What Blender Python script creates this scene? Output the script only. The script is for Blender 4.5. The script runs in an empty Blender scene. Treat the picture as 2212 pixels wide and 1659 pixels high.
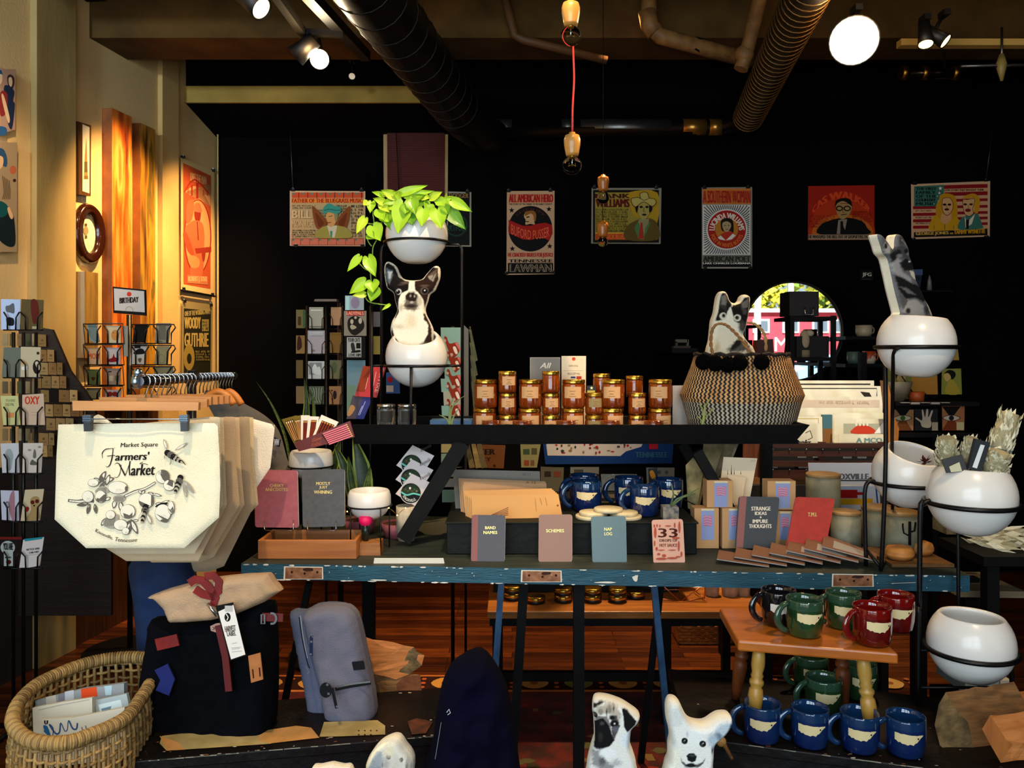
import bpy,math,random
import numpy as np
from mathutils import Vector as V,Matrix,Euler
from mathutils.geometry import delaunay_2d_cdt
random.seed(7)
SC = bpy.context.scene;COL = SC.collection
PI = math.pi
# ---- camera -------------------------------------------------------------
F,CX,HY,H = 1770.0,1106.0,761.0,1.5      # focal length in pixels, principal column, horizon row, eye height
cd = bpy.data.cameras.new('camera');cam = bpy.data.objects.new('camera',cd);COL.objects.link(cam)
cam.location = (0,0,H);cam.rotation_euler = (PI/2,0,0)
cd.sensor_width = 36;cd.lens = F/2212*36;cd.shift_y = -(829.5-HY)/2212;cd.clip_start = .05;cd.clip_end = 200
SC.camera = cam
# ---- world, exposure ----------------------------------------------------
SC.view_settings.view_transform = 'Standard';SC.view_settings.look = 'None'
SC.view_settings.exposure = 0.75;SC.view_settings.gamma = 1.0;SC.view_settings.use_curve_mapping = False
w = bpy.data.worlds.new('world');SC.world = w;w.use_nodes = True
w.node_tree.nodes['Background'].inputs[0].default_value = (.62,.8,1,1)
w.node_tree.nodes['Background'].inputs[1].default_value = .55
SC.cycles.use_denoising = True
SC.cycles.max_bounces = 6;SC.cycles.diffuse_bounces = 3;SC.cycles.glossy_bounces = 4;SC.cycles.transmission_bounces = 6
SC.cycles.transparent_max_bounces = 8;SC.cycles.sample_clamp_indirect = 4;SC.cycles.caustics_reflective = False;SC.cycles.caustics_refractive = False
# ---- lights -------------------------------------------------------------
def light(name,kind,loc,energy,color,target=None,rot=None,**kw):
 d = bpy.data.lights.new(name,kind);d.energy = energy;d.color = color
 for k,v in kw.items(): setattr(d,k,v)
 o = bpy.data.objects.new(name,d);COL.objects.link(o);o.location = loc
 if target is not None: o.rotation_euler = (V(target)-V(loc)).to_track_quat('-Z','Y').to_euler()
 if rot: o.rotation_euler = rot
 return o
WARM = (1,.62,.26);WARM2 = (1,.74,.45);COOL = (.72,.87,1)
# daylight through the six panes of the shop window behind the camera
for i,x in enumerate((-1.9,-.75,.4)):
 for z in (1.35,2.45):
  light('window_daylight','AREA',(x,-.95,z),12,COOL,rot=(PI/2,0,0),shape='RECTANGLE',size=.95,size_y=.95)
light('window_daylight','AREA',(-2.3,-.95,2.95),9,(.6,.8,1),target=(-2.45,3.1,3.05),shape='RECTANGLE',size=.3,size_y=.3,spread=1.0)  # extra small cool lamp, added to brighten the upper left wall
# sun on the street outside (the shop's back wall and roof keep it out of the room)
light('sun','SUN',(0,0,9),13,(1,.96,.88),target=(.9,-10,-.5),angle=.01)
# the shop's own track spotlights
def spot(loc,target,e,deg,color=WARM2,blend=.5,size=.03):
 return light('track_spot_lamp','SPOT',loc,e,color,target=target,spot_size=math.radians(deg),spot_blend=blend,shadow_soft_size=size)
spot((-1.5,4.15,3.2),(-2.2,4.6,1.7),230,60,WARM,.9)
spot((-1.35,4.9,3.1),(-2.08,5.2,1.8),120,62,WARM,.9)
spot((-1.75,2.7,3.3),(-2.38,3.5,2.1),75,52,WARM2,.8)
spot((-.7,1.0,3.3),(-.85,2.05,1.05),95,46,WARM2,.7)
spot((.2,1.7,3.3),(-.25,2.85,1.3),110,46,WARM2,.7)
spot((1.0,1.9,3.3),(.8,2.9,1.25),110,48,WARM2,.7)
spot((.6,4.2,3.3),(.45,3.8,.1),300,62,WARM,.8)
spot((1.6,2.9,3.25),(1.45,3.8,1.3),190,34,(1,.88,.7),.7)
spot((-.2,3.2,3.3),(-.2,5.4,2.2),9,70,WARM2,.8)
spot((2.1,3.2,3.3),(2.5,5.4,2.2),13,80,WARM2,.8)
spot((-.9,2.6,3.2),(-.8,3.9,1.3),26,44,WARM2,.8)
spot((1.1,.9,3.2),(1.1,2.05,.65),60,62,WARM2,.8)
# ---- mapping from a picture position at a known distance to the place ----
def W(x,y,Y): return V(((x-CX)*Y/F,Y,H+(HY-y)*Y/F))
class PL:
 """a real plane in the shop; calling it with a view direction gives the point on it"""
 def __init__(s,p,n):
  s.p = V(p);s.n = V(n).normalized();o = V((0,0,H))
  if s.n.dot(o-s.p) < 0: s.n = -s.n
 def __call__(s,x,y):
  o = V((0,0,H));r = V(((x-CX)/F,1,(HY-y)/F));return o+r*((s.p-o).dot(s.n)/r.dot(s.n))
def YP(Y): return PL((0,Y,0),(0,-1,0))
def ZP(Z): return PL((0,0,Z),(0,0,1))
LW = PL((-2.02,5.6,0),(1,-.152,0))         # left wall
def lwx(Y,off=0): return -2.02+.152*(Y-5.6)+off
# ---- materials ----------------------------------------------------------
def lin(h):
 h = h.lstrip('#');c = [int(h[i:i+2],16)/255 for i in (0,2,4)]
 return [x/12.92 if x < .04045 else ((x+.055)/1.055)**2.4 for x in c]+[1]
_mc = {}
class NT:
 def __init__(s,name):
  s.m = bpy.data.materials.new(name);s.m.use_nodes = True;s.t = s.m.node_tree
  s.b = s.t.nodes['Principled BSDF']
 def n(s,typ,**kw):
  nd = s.t.nodes.new('ShaderNode'+typ)
  for k,v in kw.items():
   if k.startswith('i_'):
    key = k[2:];key = int(key) if key.isdigit() else key.replace('_',' ')
    nd.inputs[key].default_value = v
   else: setattr(nd,k,v)
  return nd
 def l(s,a,b): s.t.links.new(a,b)
 def coord(s,scale=(1,1,1),kind='Object'):
  tc = s.n('TexCoord');mp = s.n('Mapping');mp.inputs['Scale'].default_value = scale
  s.l(tc.outputs[kind],mp.inputs[0]);return mp.outputs[0]
 def math(s,op,a,b=None,c=None):
  nd = s.n('Math',operation=op)
  for i,x in enumerate((a,b,c)):
   if x is None: continue
   if isinstance(x,(int,float)): nd.inputs[i].default_value = x
   else: s.l(x,nd.inputs[i])
  return nd.outputs[0]
 def ramp(s,fac,stops,const=False):
  r = s.n('ValToRGB');s.l(fac,r.inputs[0]);e = r.color_ramp.elements
  if const: r.color_ramp.interpolation = 'CONSTANT'
  while len(e) < len(stops): e.new(.5)
  for i,(p,c) in enumerate(stops): e[i].position = p;e[i].color = lin(c)
  return r.outputs[0]
 def bump(s,h,st=.3,d=.01):
  b = s.n('Bump');b.inputs['Strength'].default_value = st;b.inputs['Distance'].default_value = d
  s.l(h,b.inputs['Height']);s.l(b.outputs[0],s.b.inputs['Normal'])
def mat(c,rough=.6,metal=0.,trans=0.,spec=.5,c2=None,ns=40,st=(1,1,1),mix=(.35,.65),bump=0,bs=None,coat=0,emit=0,name='paint',ior=1.45,alpha=1):
 key = (c,rough,metal,trans,spec,c2,ns,st,mix,bump,bs,coat,emit,ior,alpha)
 if key in _mc: return _mc[key]
 t = NT(name);b = t.b
 b.inputs['Base Color'].default_value = lin(c);b.inputs['Roughness'].default_value = rough
 b.inputs['Metallic'].default_value = metal;b.inputs['Transmission Weight'].default_value = trans
 b.inputs['Specular IOR Level'].default_value = spec;b.inputs['Coat Weight'].default_value = coat;b.inputs['IOR'].default_value = ior
 b.inputs['Alpha'].default_value = alpha
 if emit: b.inputs['Emission Color'].default_value = lin(c);b.inputs['Emission Strength'].default_value = emit
 if c2 or bump:
  co = t.coord(st);nz = t.n('TexNoise');nz.inputs['Scale'].default_value = ns;nz.inputs['Detail'].default_value = 4
  t.l(co,nz.inputs['Vector'])
  if c2: t.l(t.ramp(nz.outputs[0],[(mix[0],c),(mix[1],c2)]),b.inputs['Base Color'])
  if bump:
   if bs:
    nz = t.n('TexNoise');nz.inputs['Scale'].default_value = bs;t.l(co,nz.inputs['Vector'])
   t.bump(nz.outputs[0],bump)
 _mc[key] = t.m;return t.m
def wood(c,c2,ax=0,sc=6,rough=.45,bump=.15,coat=0):
 st = [9.,9.,9.];st[ax] = .8
 return mat(c,rough,c2=c2,ns=sc,st=tuple(st),mix=(.3,.7),bump=bump,coat=coat,name='wood')
def cloth(c,c2=None,rough=.95,bump=.25,ns=9): return mat(c,rough,spec=.15,c2=c2,ns=ns,bump=bump,bs=420,name='fabric')
def ink(c): return mat(c,.75,spec=.2,name='ink')
def paper(c): return mat(c,.8,spec=.2,name='paper')
def metal(c,r=.3): return mat(c,r,metal=1,name='metal')
BLK = mat('#060505',.6,spec=.2,name='black_paint');WIRE = mat('#060505',.4,spec=.35,name='black_wire')
CHROME = metal('#c9ccd0',.18);GOLD = metal('#c99a3c',.25);BRASS = metal('#a07828',.35)
K = ink('#0c0a08');WHT = paper('#efe9dc')
def ceramic():
 t = NT('speckled_ceramic');co = t.coord()
 vo = t.n('TexVoronoi');vo.inputs['Scale'].default_value = 260;t.l(co,vo.inputs['Vector'])
 nz = t.n('TexNoise');nz.inputs['Scale'].default_value = 70;t.l(co,nz.inputs['Vector'])
 s = t.math('ADD',vo.outputs['Distance'],t.math('MULTIPLY',nz.outputs[0],.35))
 t.l(t.ramp(s,[(.17,'#8d8478'),(.24,'#e4dfd6')]),t.b.inputs['Base Color'])
 t.b.inputs['Roughness'].default_value = .28;t.b.inputs['Coat Weight'].default_value = .2;return t.m
CERAMIC = ceramic()
# ---- mesh builder -------------------------------------------------------
def frame_of(d,up=V((0,0,1))):
 d = d.normalized()
 if abs(d.dot(up)) > .97: up = V((1,0,0))
 a = d.cross(up).normalized();return a,a.cross(d).normalized()
class MB:
 def __init__(s): s.v = [];s.f = [];s.m = [];s.sm = [];s.mats = []
 def mi(s,m):
  if m not in s.mats: s.mats.append(m)
  return s.mats.index(m)
 def add(s,vs,fs,m,smooth=False):
  o = len(s.v);i = s.mi(m);s.v += [tuple(p) for p in vs]
  for f in fs: s.f.append([o+k for k in f]);s.m.append(i);s.sm.append(smooth)
  return s
 def box(s,c,size,m,rot=None):
  R = Euler(rot).to_matrix() if rot else Matrix.Identity(3);c = V(c);x,y,z = [a/2 for a in size]
  vs = [c+R@V((i*x,j*y,k*z)) for i in (-1,1) for j in (-1,1) for k in (-1,1)]
  return s.add(vs,[(0,1,3,2),(4,6,7,5),(0,4,5,1),(2,3,7,6),(0,2,6,4),(1,5,7,3)],m)
 def bb(s,x0,x1,y0,y1,z0,z1,m): return s.box(((x0+x1)/2,(y0+y1)/2,(z0+z1)/2),(abs(x1-x0),abs(y1-y0),abs(z1-z0)),m)
 def beam(s,a,b,w_,h_,m,up=V((0,0,1))):
  a = V(a);b = V(b);u,n = frame_of(b-a,up);vs = []
  for p in (a,b):
   for i,j in ((-1,-1),(1,-1),(1,1),(-1,1)): vs.append(p+u*(i*w_/2)+n*(j*h_/2))
  return s.add(vs,[(3,2,1,0),(4,5,6,7),(0,1,5,4),(1,2,6,5),(2,3,7,6),(3,0,4,7)],m)
 def tube(s,pts,r,m,n=8,closed=False,flat=1.):
  pts = [V(p) for p in pts];N = len(pts);rs = r if isinstance(r,(list,tuple)) else [r]*N
  vs = [];prev = None
  for i,p in enumerate(pts):
   d = (pts[(i+1) % N]-pts[i-1]) if closed else (pts[min(i+1,N-1)]-pts[max(i-1,0)])
   if d.length < 1e-9: d = V((0,0,1))
   d.normalize()
   if prev is None: a,b = frame_of(d)
   else:
    a = prev-d*prev.dot(d);a = a.normalized() if a.length > 1e-6 else frame_of(d)[0];b = a.cross(d).normalized()
   prev = a
   for k in range(n):
    t = 2*PI*k/n;vs.append(p+a*(math.cos(t)*rs[i])+b*(math.sin(t)*rs[i]*flat))
  fs = []
  for i in range(N if closed else N-1):
   j = (i+1) % N
   for k in range(n): fs.append((i*n+k,i*n+(k+1) % n,j*n+(k+1) % n,j*n+k))
  s.add(vs,fs,m,True)
  if not closed:
   o = len(s.v)-N*n;i = s.mi(m)
   s.f.append([o+k for k in range(n)][::-1]);s.m.append(i);s.sm.append(False)
   s.f.append([o+(N-1)*n+k for k in range(n)]);s.m.append(i);s.sm.append(False)
  return s
 def lathe(s,prof,c,m,n=32,R=None,smooth=True,sx=1,sy=1):
  c = V(c);R = R or Matrix.Identity(3);vs = []
  for r,z in prof:
   for k in range(n): t = 2*PI*k/n;vs.append(c+R@V((math.cos(t)*r*sx,math.sin(t)*r*sy,z)))
  fs = [(i*n+k,i*n+(k+1) % n,(i+1)*n+(k+1) % n,(i+1)*n+k) for i in range(len(prof)-1) for k in range(n)]
  return s.add(vs,fs,m,smooth)
 def cyl(s,c,r,h,m,n=24,r2=None,R=None): # base centre c
  r2 = r if r2 is None else r2
  s.lathe([(r,0),(r2,h)],c,m,n,R);s.lathe([(0,0),(r,0)],c,m,n,R,False)
  return s.lathe([(r2,h),(0,h)],c,m,n,R,False)
 def ell(s,c,r,m,n=20,R=None):
  r = (r,r,r) if isinstance(r,(int,float)) else r;h = n//2
  return s.lathe([(math.sin(PI*i/h),-math.cos(PI*i/h)) for i in range(h+1)],c,m,n,(R or Matrix.Identity(3))@Matrix.Diagonal(V(r)))
 def sheet(s,pts,m): return s.add(pts,[list(range(len(pts)))],m)
 def prism(s,pts,vec,m,ms=None):
  pts = [V(p) for p in pts];n = len(pts);vec = V(vec);ms = ms or m
  s.add(pts,[list(range(n))],m);s.add([p+vec for p in pts],[list(range(n))[::-1]],ms)
  return s.add(pts+[p+vec for p in pts],[(i,n+i,n+(i+1) % n,(i+1) % n) for i in range(n)],ms)
 def slab(s,q,pl,th,m,ms=None):
  if isinstance(pl,(int,float)): pl = YP(pl)
  return s.prism([pl(*p) for p in q],-pl.n*th,m,ms)
 def obj(s,name,parent=None,bevel=0,sub=0,origin=None):
  me = bpy.data.meshes.new(name);a = np.array(s.v);lo,hi = a.min(0),a.max(0)
  o3 = V(origin) if origin else V(((lo[0]+hi[0])/2,(lo[1]+hi[1])/2,lo[2]))
  me.from_pydata([tuple(V(p)-o3) for p in s.v],[],s.f)
  for m in s.mats: me.materials.append(m)
  me.polygons.foreach_set('material_index',s.m);me.polygons.foreach_set('use_smooth',s.sm);me.update()
  o = bpy.data.objects.new(name,me);COL.objects.link(o)
  if parent: o.parent = parent;o3 = parent_local(parent,o3)
  o.location = o3
  if bevel:
   b = o.modifiers.new('edge','BEVEL');b.width = bevel;b.segments = 2;b.limit_method = 'ANGLE';b.angle_limit = .7
  return o
def parent_local(p,v):
 off = V((0,0,0))
 while p: off += p.location;p = p.parent
 return V(v)-off
def T(name,label,cat,loc,group=None):
 o = bpy.data.objects.new(name,None);COL.objects.link(o);o.location = loc;o.empty_display_size = .03
 o['label'] = label;o['category'] = cat
 if group: o['group'] = group
 return o
def tag(o,label,cat,group=None,kind=None):
 o['label'] = label;o['category'] = cat
 if group: o['group'] = group
 if kind: o['kind'] = kind
 return o
def struct(o): o['kind'] = 'structure';return o
def dup(root,loc,rotz=0,label=None,group=None,scale=None):
 def cp(o,par):
  c = o.copy();COL.objects.link(c)
  if par: c.parent = par
  for ch in o.children: cp(ch,c)
  return c
 r = cp(root,None);r.location = loc;r.rotation_euler = (0,0,rotz)
 if scale: r.scale = (scale,)*3
 if label: r['label'] = label
 if group: r['group'] = group
 return r
def smooth_pts(pts,closed=True,sub=4):
 pts = [V((p[0],p[1],p[2] if len(p) > 2 else 0)) for p in pts];n = len(pts);out = []
 for i in range(n if closed else n-1):
  g = (lambda k: pts[k % n]) if closed else (lambda k: pts[min(max(k,0),n-1)])
  p0,p1,p2,p3 = g(i-1),g(i),g(i+1),g(i+2)
  for j in range(sub):
   t = j/sub;out.append(.5*((2*p1)+(p2-p0)*t+(2*p0-5*p1+4*p2-p3)*t*t+(-p0+3*p1-3*p2+p3)*t**3))
 if not closed: out.append(pts[-1])
 return out
# ---- lettering ----------------------------------------------------------
_gc = {}
def glyphs(s):
 if s in _gc: return _gc[s]
 c = bpy.data.curves.new('lettering','FONT');c.body = s;c.resolution_u = 2;c.size = 1;c.fill_mode = 'FRONT'
 o = bpy.data.objects.new('lettering',c);me = o.to_mesh()
 vs = [(v.co.x,v.co.y) for v in me.vertices];fs = [tuple(p.vertices) for p in me.polygons]
 o.to_mesh_clear();bpy.data.objects.remove(o);bpy.data.curves.remove(c)
 if vs:
  x0 = min(v[0] for v in vs);x1 = max(v[0] for v in vs);y0 = min(v[1] for v in vs);y1 = max(v[1] for v in vs)
  vs = [((x-x0)/max(x1-x0,1e-6),(y-y0)/max(y1-y0,1e-6)) for x,y in vs]
 _gc[s] = (vs,fs);return _gc[s]
class Art:
 """flat printed shapes laid on a surface, each ink a hair above the one before"""
 def __init__(s,mb,pl,ox=0,oy=0,k=1,lift=.0006,step=.00009,disp=None):
  s.mb = mb;s.pl = YP(pl) if isinstance(pl,(int,float)) else pl
  s.ox,s.oy,s.k,s.h,s.step,s.disp = ox,oy,k,lift,step,disp
 def P(s,x,y):
  px,py = s.ox+x/s.k,s.oy+y/s.k;d = s.h+(s.disp(px,py) if s.disp else 0);return s.pl(px,py)+s.pl.n*d
 def poly(s,pts,m):
  s.h += s.step;m = ink(m) if isinstance(m,str) else m
  s.mb.sheet([s.P(*p[:2]) for p in pts],m);return s
 def sp(s,pts,m,sub=4): return s.poly([(p.x,p.y) for p in smooth_pts(pts,True,sub)],m)
 def rect(s,x0,y0,x1,y1,m): return s.poly([(x0,y0),(x1,y0),(x1,y1),(x0,y1)],m)
 def circ(s,cx,cy,rx,m,ry=None,n=28): ry = ry or rx;return s.poly([(cx+rx*math.cos(2*PI*i/n),cy+ry*math.sin(2*PI*i/n)) for i in range(n)],m)
 def star(s,cx,cy,r,m):
  return s.poly([(cx+(r if i % 2 == 0 else r*.42)*math.sin(PI*i/5),cy-(r if i % 2 == 0 else r*.42)*math.cos(PI*i/5)) for i in range(10)],m)
 def line(s,pts,w_,m,closed=False,sm=0):
  if sm: pts = [(p.x,p.y) for p in smooth_pts(pts,closed,sm)]
  m = ink(m) if isinstance(m,str) else m;s.h += s.step;L = [];n = len(pts)
  for i in range(n):
   a = pts[(i-1) % n] if closed else pts[max(i-1,0)];b = pts[(i+1) % n] if closed else pts[min(i+1,n-1)]
   dx,dy = b[0]-a[0],b[1]-a[1];l = math.hypot(dx,dy) or 1;ww = w_[i*len(w_)//n] if isinstance(w_,list) else w_
   L.append((s.P(pts[i][0]-dy/l*ww/2,pts[i][1]+dx/l*ww/2),s.P(pts[i][0]+dy/l*ww/2,pts[i][1]-dx/l*ww/2)))
  vs = [p for q in L for p in q];fs = [(2*i,2*i+1,(2*i+3) % (2*n),(2*i+2) % (2*n)) for i in range(n if closed else n-1)]
  s.mb.add(vs,fs,m);return s
 def ring(s,cx,cy,r,w_,m,ry=None,n=28): ry = ry or r;return s.line([(cx+r*math.cos(2*PI*i/n),cy+ry*math.sin(2*PI*i/n)) for i in range(n)],w_,m,True)
 def text(s,t,x0,y0,x1,y1,m,bold=0,warp=None,slant=0,rise=0):
  m = ink(m) if isinstance(m,str) else m;vs,fs = glyphs(t);s.h += s.step;offs = [0]
  if bold: offs = [-bold,0,bold]
  for k,b in enumerate(offs):
   out = [];s.h += s.step*.3
   for u,v in vs:
    if warp: x,y = warp(u+b*.004,v)
    else: x,y = x0+(x1-x0)*u+b+slant*v,y1+(y0-y1)*v+rise*u
    out.append(s.P(x,y))
   s.mb.add(out,fs,m)
  return s
 def scribble(s,x0,y0,x1,y1,rows,m,fill=.75,seed=1):
  rnd = random.Random(seed);rh = (y1-y0)/rows
  for r in range(rows):
   x = x0;y = y0+rh*r
   while x < x1-rh*.3:
    l = min(rh*rnd.uniform(.35,.6),x1-x)
    kind = rnd.randrange(4);a,b = y+rh*.12,y+rh*fill
    if kind == 0: s.line([(x,b),(x,a),(x+l*.7,a),(x+l*.7,b)],rh*.16,m)
    elif kind == 1: s.line([(x,a),(x+l*.7,a),(x,b),(x+l*.7,b)],rh*.16,m)
    elif kind == 2: s.line([(x,a),(x,b),(x+l*.7,b)],rh*.18,m)
    else: s.line([(x,b),(x+l*.35,a),(x+l*.7,b)],rh*.16,m)
    x += l*1.15+(rh*.5 if rnd.random() < .2 else 0)
  return s
# ---- stuffed, printed shapes -------------------------------------------
def vcol_mat(name,rough=.9,bump=.2,bs=350):
 t = NT(name);a = t.n('Attribute');a.attribute_name = 'Print';t.l(a.outputs['Color'],t.b.inputs['Base Color'])
 t.b.inputs['Roughness'].default_value = rough;t.b.inputs['Specular IOR Level'].default_value = .2
 nz = t.n('TexNoise');nz.inputs['Scale'].default_value = bs;t.l(t.coord(),nz.inputs['Vector']);t.bump(nz.outputs[0],bump);return t.m
PRINT = vcol_mat('printed_fabric')
def pip(px,py,poly):
 n = len(poly);ins = np.zeros(len(px),bool);d2 = np.full(len(px),1e18)
 for i in range(n):
  x1,y1 = poly[i];x2,y2 = poly[(i+1) % n]
  c = ((y1 > py) != (y2 > py)) & (px < (x2-x1)*(py-y1)/((y2-y1) if y2 != y1 else 1e-9)+x1);ins ^= c
  dx,dy = x2-x1,y2-y1;t = np.clip(((px-x1)*dx+(py-y1)*dy)/(dx*dx+dy*dy+1e-9),0,1)
  d2 = np.minimum(d2,(px-x1-t*dx)**2+(py-y1-t*dy)**2)
 return ins,np.sqrt(d2)
def noise2(x,y,f,seed=0):
 v = np.zeros_like(x)
 rs = np.random.RandomState(seed)
 for k in range(7):
  a = rs.uniform(0,6.28);ph = rs.uniform(0,6.28);g = f*rs.uniform(.5,2.2)
  v += np.sin((x*math.cos(a)+y*math.sin(a))*g+ph+1.3*np.sin((x*math.sin(a)-y*math.cos(a))*g*.7))
 return v/7
def puffy(outline,pl,thick,paint=None,gus=.0,gap=2.0,D=14,m=PRINT,mside=None,name='cushion',parent=None,smooth_out=4,wrinkle=0,wf=.06,sharp=.5):
 """outline and paint positions are view positions on the plane pl; returns a closed stuffed mesh"""
 if isinstance(pl,(int,float)): pl = YP(pl)
 o2 = [(p.x,p.y) for p in smooth_pts(outline,True,smooth_out)] if smooth_out else list(outline)
 # even spacing
 per = []
 for i in range(len(o2)):
  a,b = V(o2[i]),V(o2[(i+1) % len(o2)]);l = (b-a).length;q = max(1,int(l/gap))
  per += [tuple(a+(b-a)*(j/q)) for j in range(q)]
 xs = [p[0] for p in per];ys = [p[1] for p in per]
 gx,gy = np.meshgrid(np.arange(min(xs),max(xs),gap),np.arange(min(ys),max(ys),gap));gx = gx.ravel()+.01;gy = gy.ravel()+.013
 ins,d = pip(gx,gy,per);k = ins & (d > gap*.55);gx,gy = gx[k],gy[k]
 pts = [V(p) for p in per]+[V((a,b)) for a,b in zip(gx,gy)];nb = len(per)
 vv,ee,ff,*_ = delaunay_2d_cdt(pts,[],[list(range(nb))],1,1e-4)
 vx = np.array([p[0] for p in vv]);vy = np.array([p[1] for p in vv])
 _,dd = pip(vx,vy,per)
 onb = dd < 1e-3
 t = np.clip(dd/D,0,1);hgt = thick/2*(1-(1-t)**2)**sharp
 if wrinkle: hgt = hgt+wrinkle*noise2(vx,vy,wf,3)*t
 n = pl.n;N = len(vv)
 P3 = [pl(a,b) for a,b in zip(vx,vy)]
 front = [p+n*(gus/2+float(h_)) for p,h_ in zip(P3,hgt)];back = [p-n*(gus/2+float(h_)) for p,h_ in zip(P3,hgt)]
 mb = MB();fs = []
 for f in ff:
  a,b,c = P3[f[0]],P3[f[1]],P3[f[2]]
  fs.append(list(f) if (b-a).cross(c-a).dot(n) > 0 else list(f)[::-1])
 mb.add(front+back,fs+[[N+i for i in f][::-1] for f in fs],m,True)
 if gus:
  # side strip from boundary edges of the triangulation
  cnt = {}
  for f in fs:
   for i in range(len(f)):
    e = (f[i],f[(i+1) % len(f)]);cnt[frozenset(e)] = None if frozenset(e) in cnt else e
  es = [e for e in cnt.values() if e]
  vs = [];q = []
  for a,b in es:
   o = len(vs);vs += [front[a],front[b],back[b],back[a]];q.append((o+1,o,o+3,o+2))
  mb.add(vs,q,mside or m,False)
 ob = mb.obj(name,parent);me = ob.data
 if paint is not None:
  colr = paint(vx,vy,dd)
  arr = np.ones((len(me.vertices),4));arr[:,:3] = .8
  arr[:N,:3] = colr;arr[N:2*N,:3] = colr*0+np.array([.75,.72,.66])
  at = me.color_attributes.new('Print','FLOAT_COLOR','POINT');at.data.foreach_set('color',arr.astype(np.float32).ravel())
 return ob
def painter(base,layers,border=0,bcol='#f2ead8',ox=0,oy=0,k=1,fur=.12,ff=.5,seed=1):
 """layers: ('p', pts, col, soft) or ('e', cx, cy, rx, ry, col, soft) in a local pixel system (ox, oy, k)"""
 def f(vx,vy,dd):
  X,Y = (vx-ox)*k,(vy-oy)*k;c = np.tile(np.array(lin(base)[:3]),(len(X),1))
  nz = noise2(X,Y,ff/4,seed)
  for L in layers:
   if L[0] == 'p':
    ins,d = pip(X,Y,L[1]);sd = np.where(ins,d,-d)+nz*L[3]*1.2;col = L[2];soft = L[3]
   else:
    _,cx,cy,rx,ry,col,soft = L;rr = np.sqrt(((X-cx)/rx)**2+((Y-cy)/ry)**2);sd = (1-rr)*min(rx,ry)+nz*soft*.6
   a = np.clip(sd/max(soft,.01)*.5+.5,0,1)[:,None];c = c*(1-a)+np.array(lin(col)[:3])*a
  c = c*(1+fur*noise2(X*1.3,Y*.7,ff,seed+5))[:,None]
  if border:
   a = (np.clip((border-dd)/1.2+.5,0,1))[:,None];c = c*(1-a)+np.array(lin(bcol)[:3])*a
  return np.clip(c,0,1)
 return f
# ======================= ROOM =======================
def plaster(c,c2,ns=3,rough=.9): return mat(c,rough,c2=c2,ns=ns,mix=(.3,.7),bump=.12,bs=90,spec=.2,name='plaster')
def boards_mat():
 t = NT('floor_boards');co = t.coord()
 br = t.n('TexBrick');t.l(co,br.inputs['Vector'])
 br.offset = .37;br.inputs['Scale'].default_value = 1;br.inputs['Brick Width'].default_value = .85;br.inputs['Row Height'].default_value = .062
 br.inputs['Mortar Size'].default_value = .0018;br.inputs['Color1'].default_value = lin('#7a3c14');br.inputs['Color2'].default_value = lin('#3d1709');br.inputs['Mortar'].default_value = lin('#0c0402')
 nz = t.n('TexNoise');nz.inputs['Scale'].default_value = 9;nz.inputs['Detail'].default_value = 6;t.l(t.coord((.5,8,1)),nz.inputs['Vector'])
 mx = t.n('Mix',data_type='RGBA',blend_type='MULTIPLY');mx.inputs['Factor'].default_value = .8
 t.l(br.outputs['Color'],mx.inputs['A']);t.l(t.ramp(nz.outputs[0],[(.3,'#4a3020'),(.7,'#ffffff')]),mx.inputs['B']);t.l(mx.outputs['Result'],t.b.inputs['Base Color'])
 t.b.inputs['Roughness'].default_value = .42;t.b.inputs['Specular IOR Level'].default_value = .3;return t.m
BLACKWALL = mat('#060505',.95,spec=.05,c2='#080706',ns=2,bump=.1,bs=60,name='black_wall')
# floor
struct(MB().bb(-4.5,6,-1.4,6.2,-.1,0,boards_mat()).obj('floor',origin=(0,0,0)))
WALLP = plaster('#d9b77c','#cfab70',2.5)
b = MB();A0,A1 = V((lwx(-1.2),-1.2,0)),V((lwx(5.6),5.6,0));nn = LW.n
b.prism([A0,A1,A1+V((0,0,4)),A0+V((0,0,4))],-nn*.15,WALLP);struct(b.obj('wall_left'))
b = MB();b.bb(-2.3,6,5.6,5.75,0,4,BLACKWALL);struct(b.obj('wall_back'))
b = MB();b.bb(5.2,5.35,-1.2,5.7,0,4,BLACKWALL);struct(b.obj('wall_right'))
# shop front behind the viewer: sill, header, two solid bays and the glazing bars
b = MB();DK = mat('#171412',.7)
b.bb(-3.2,5.2,-1.2,-1.05,0,.3,DK).bb(-3.2,5.2,-1.2,-1.05,3.1,4,DK).bb(-3.3,-2.5,-1.2,-1.05,.3,3.1,DK).bb(1.0,3.0,-1.2,-1.05,.3,3.1,DK)
struct(b.obj('wall_front'))
fr = MB();PAINTW = mat('#cfd2c8',.5)
for x in (-2.45,-1.33,-.18,.95,3.05,5.15): fr.bb(x-.04,x+.04,-1.2,-1.05,.3,3.1,PAINTW)
fr.bb(-2.5,1,-1.2,-1.05,1.86,1.94,PAINTW);struct(fr.obj('window_1'))
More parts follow.
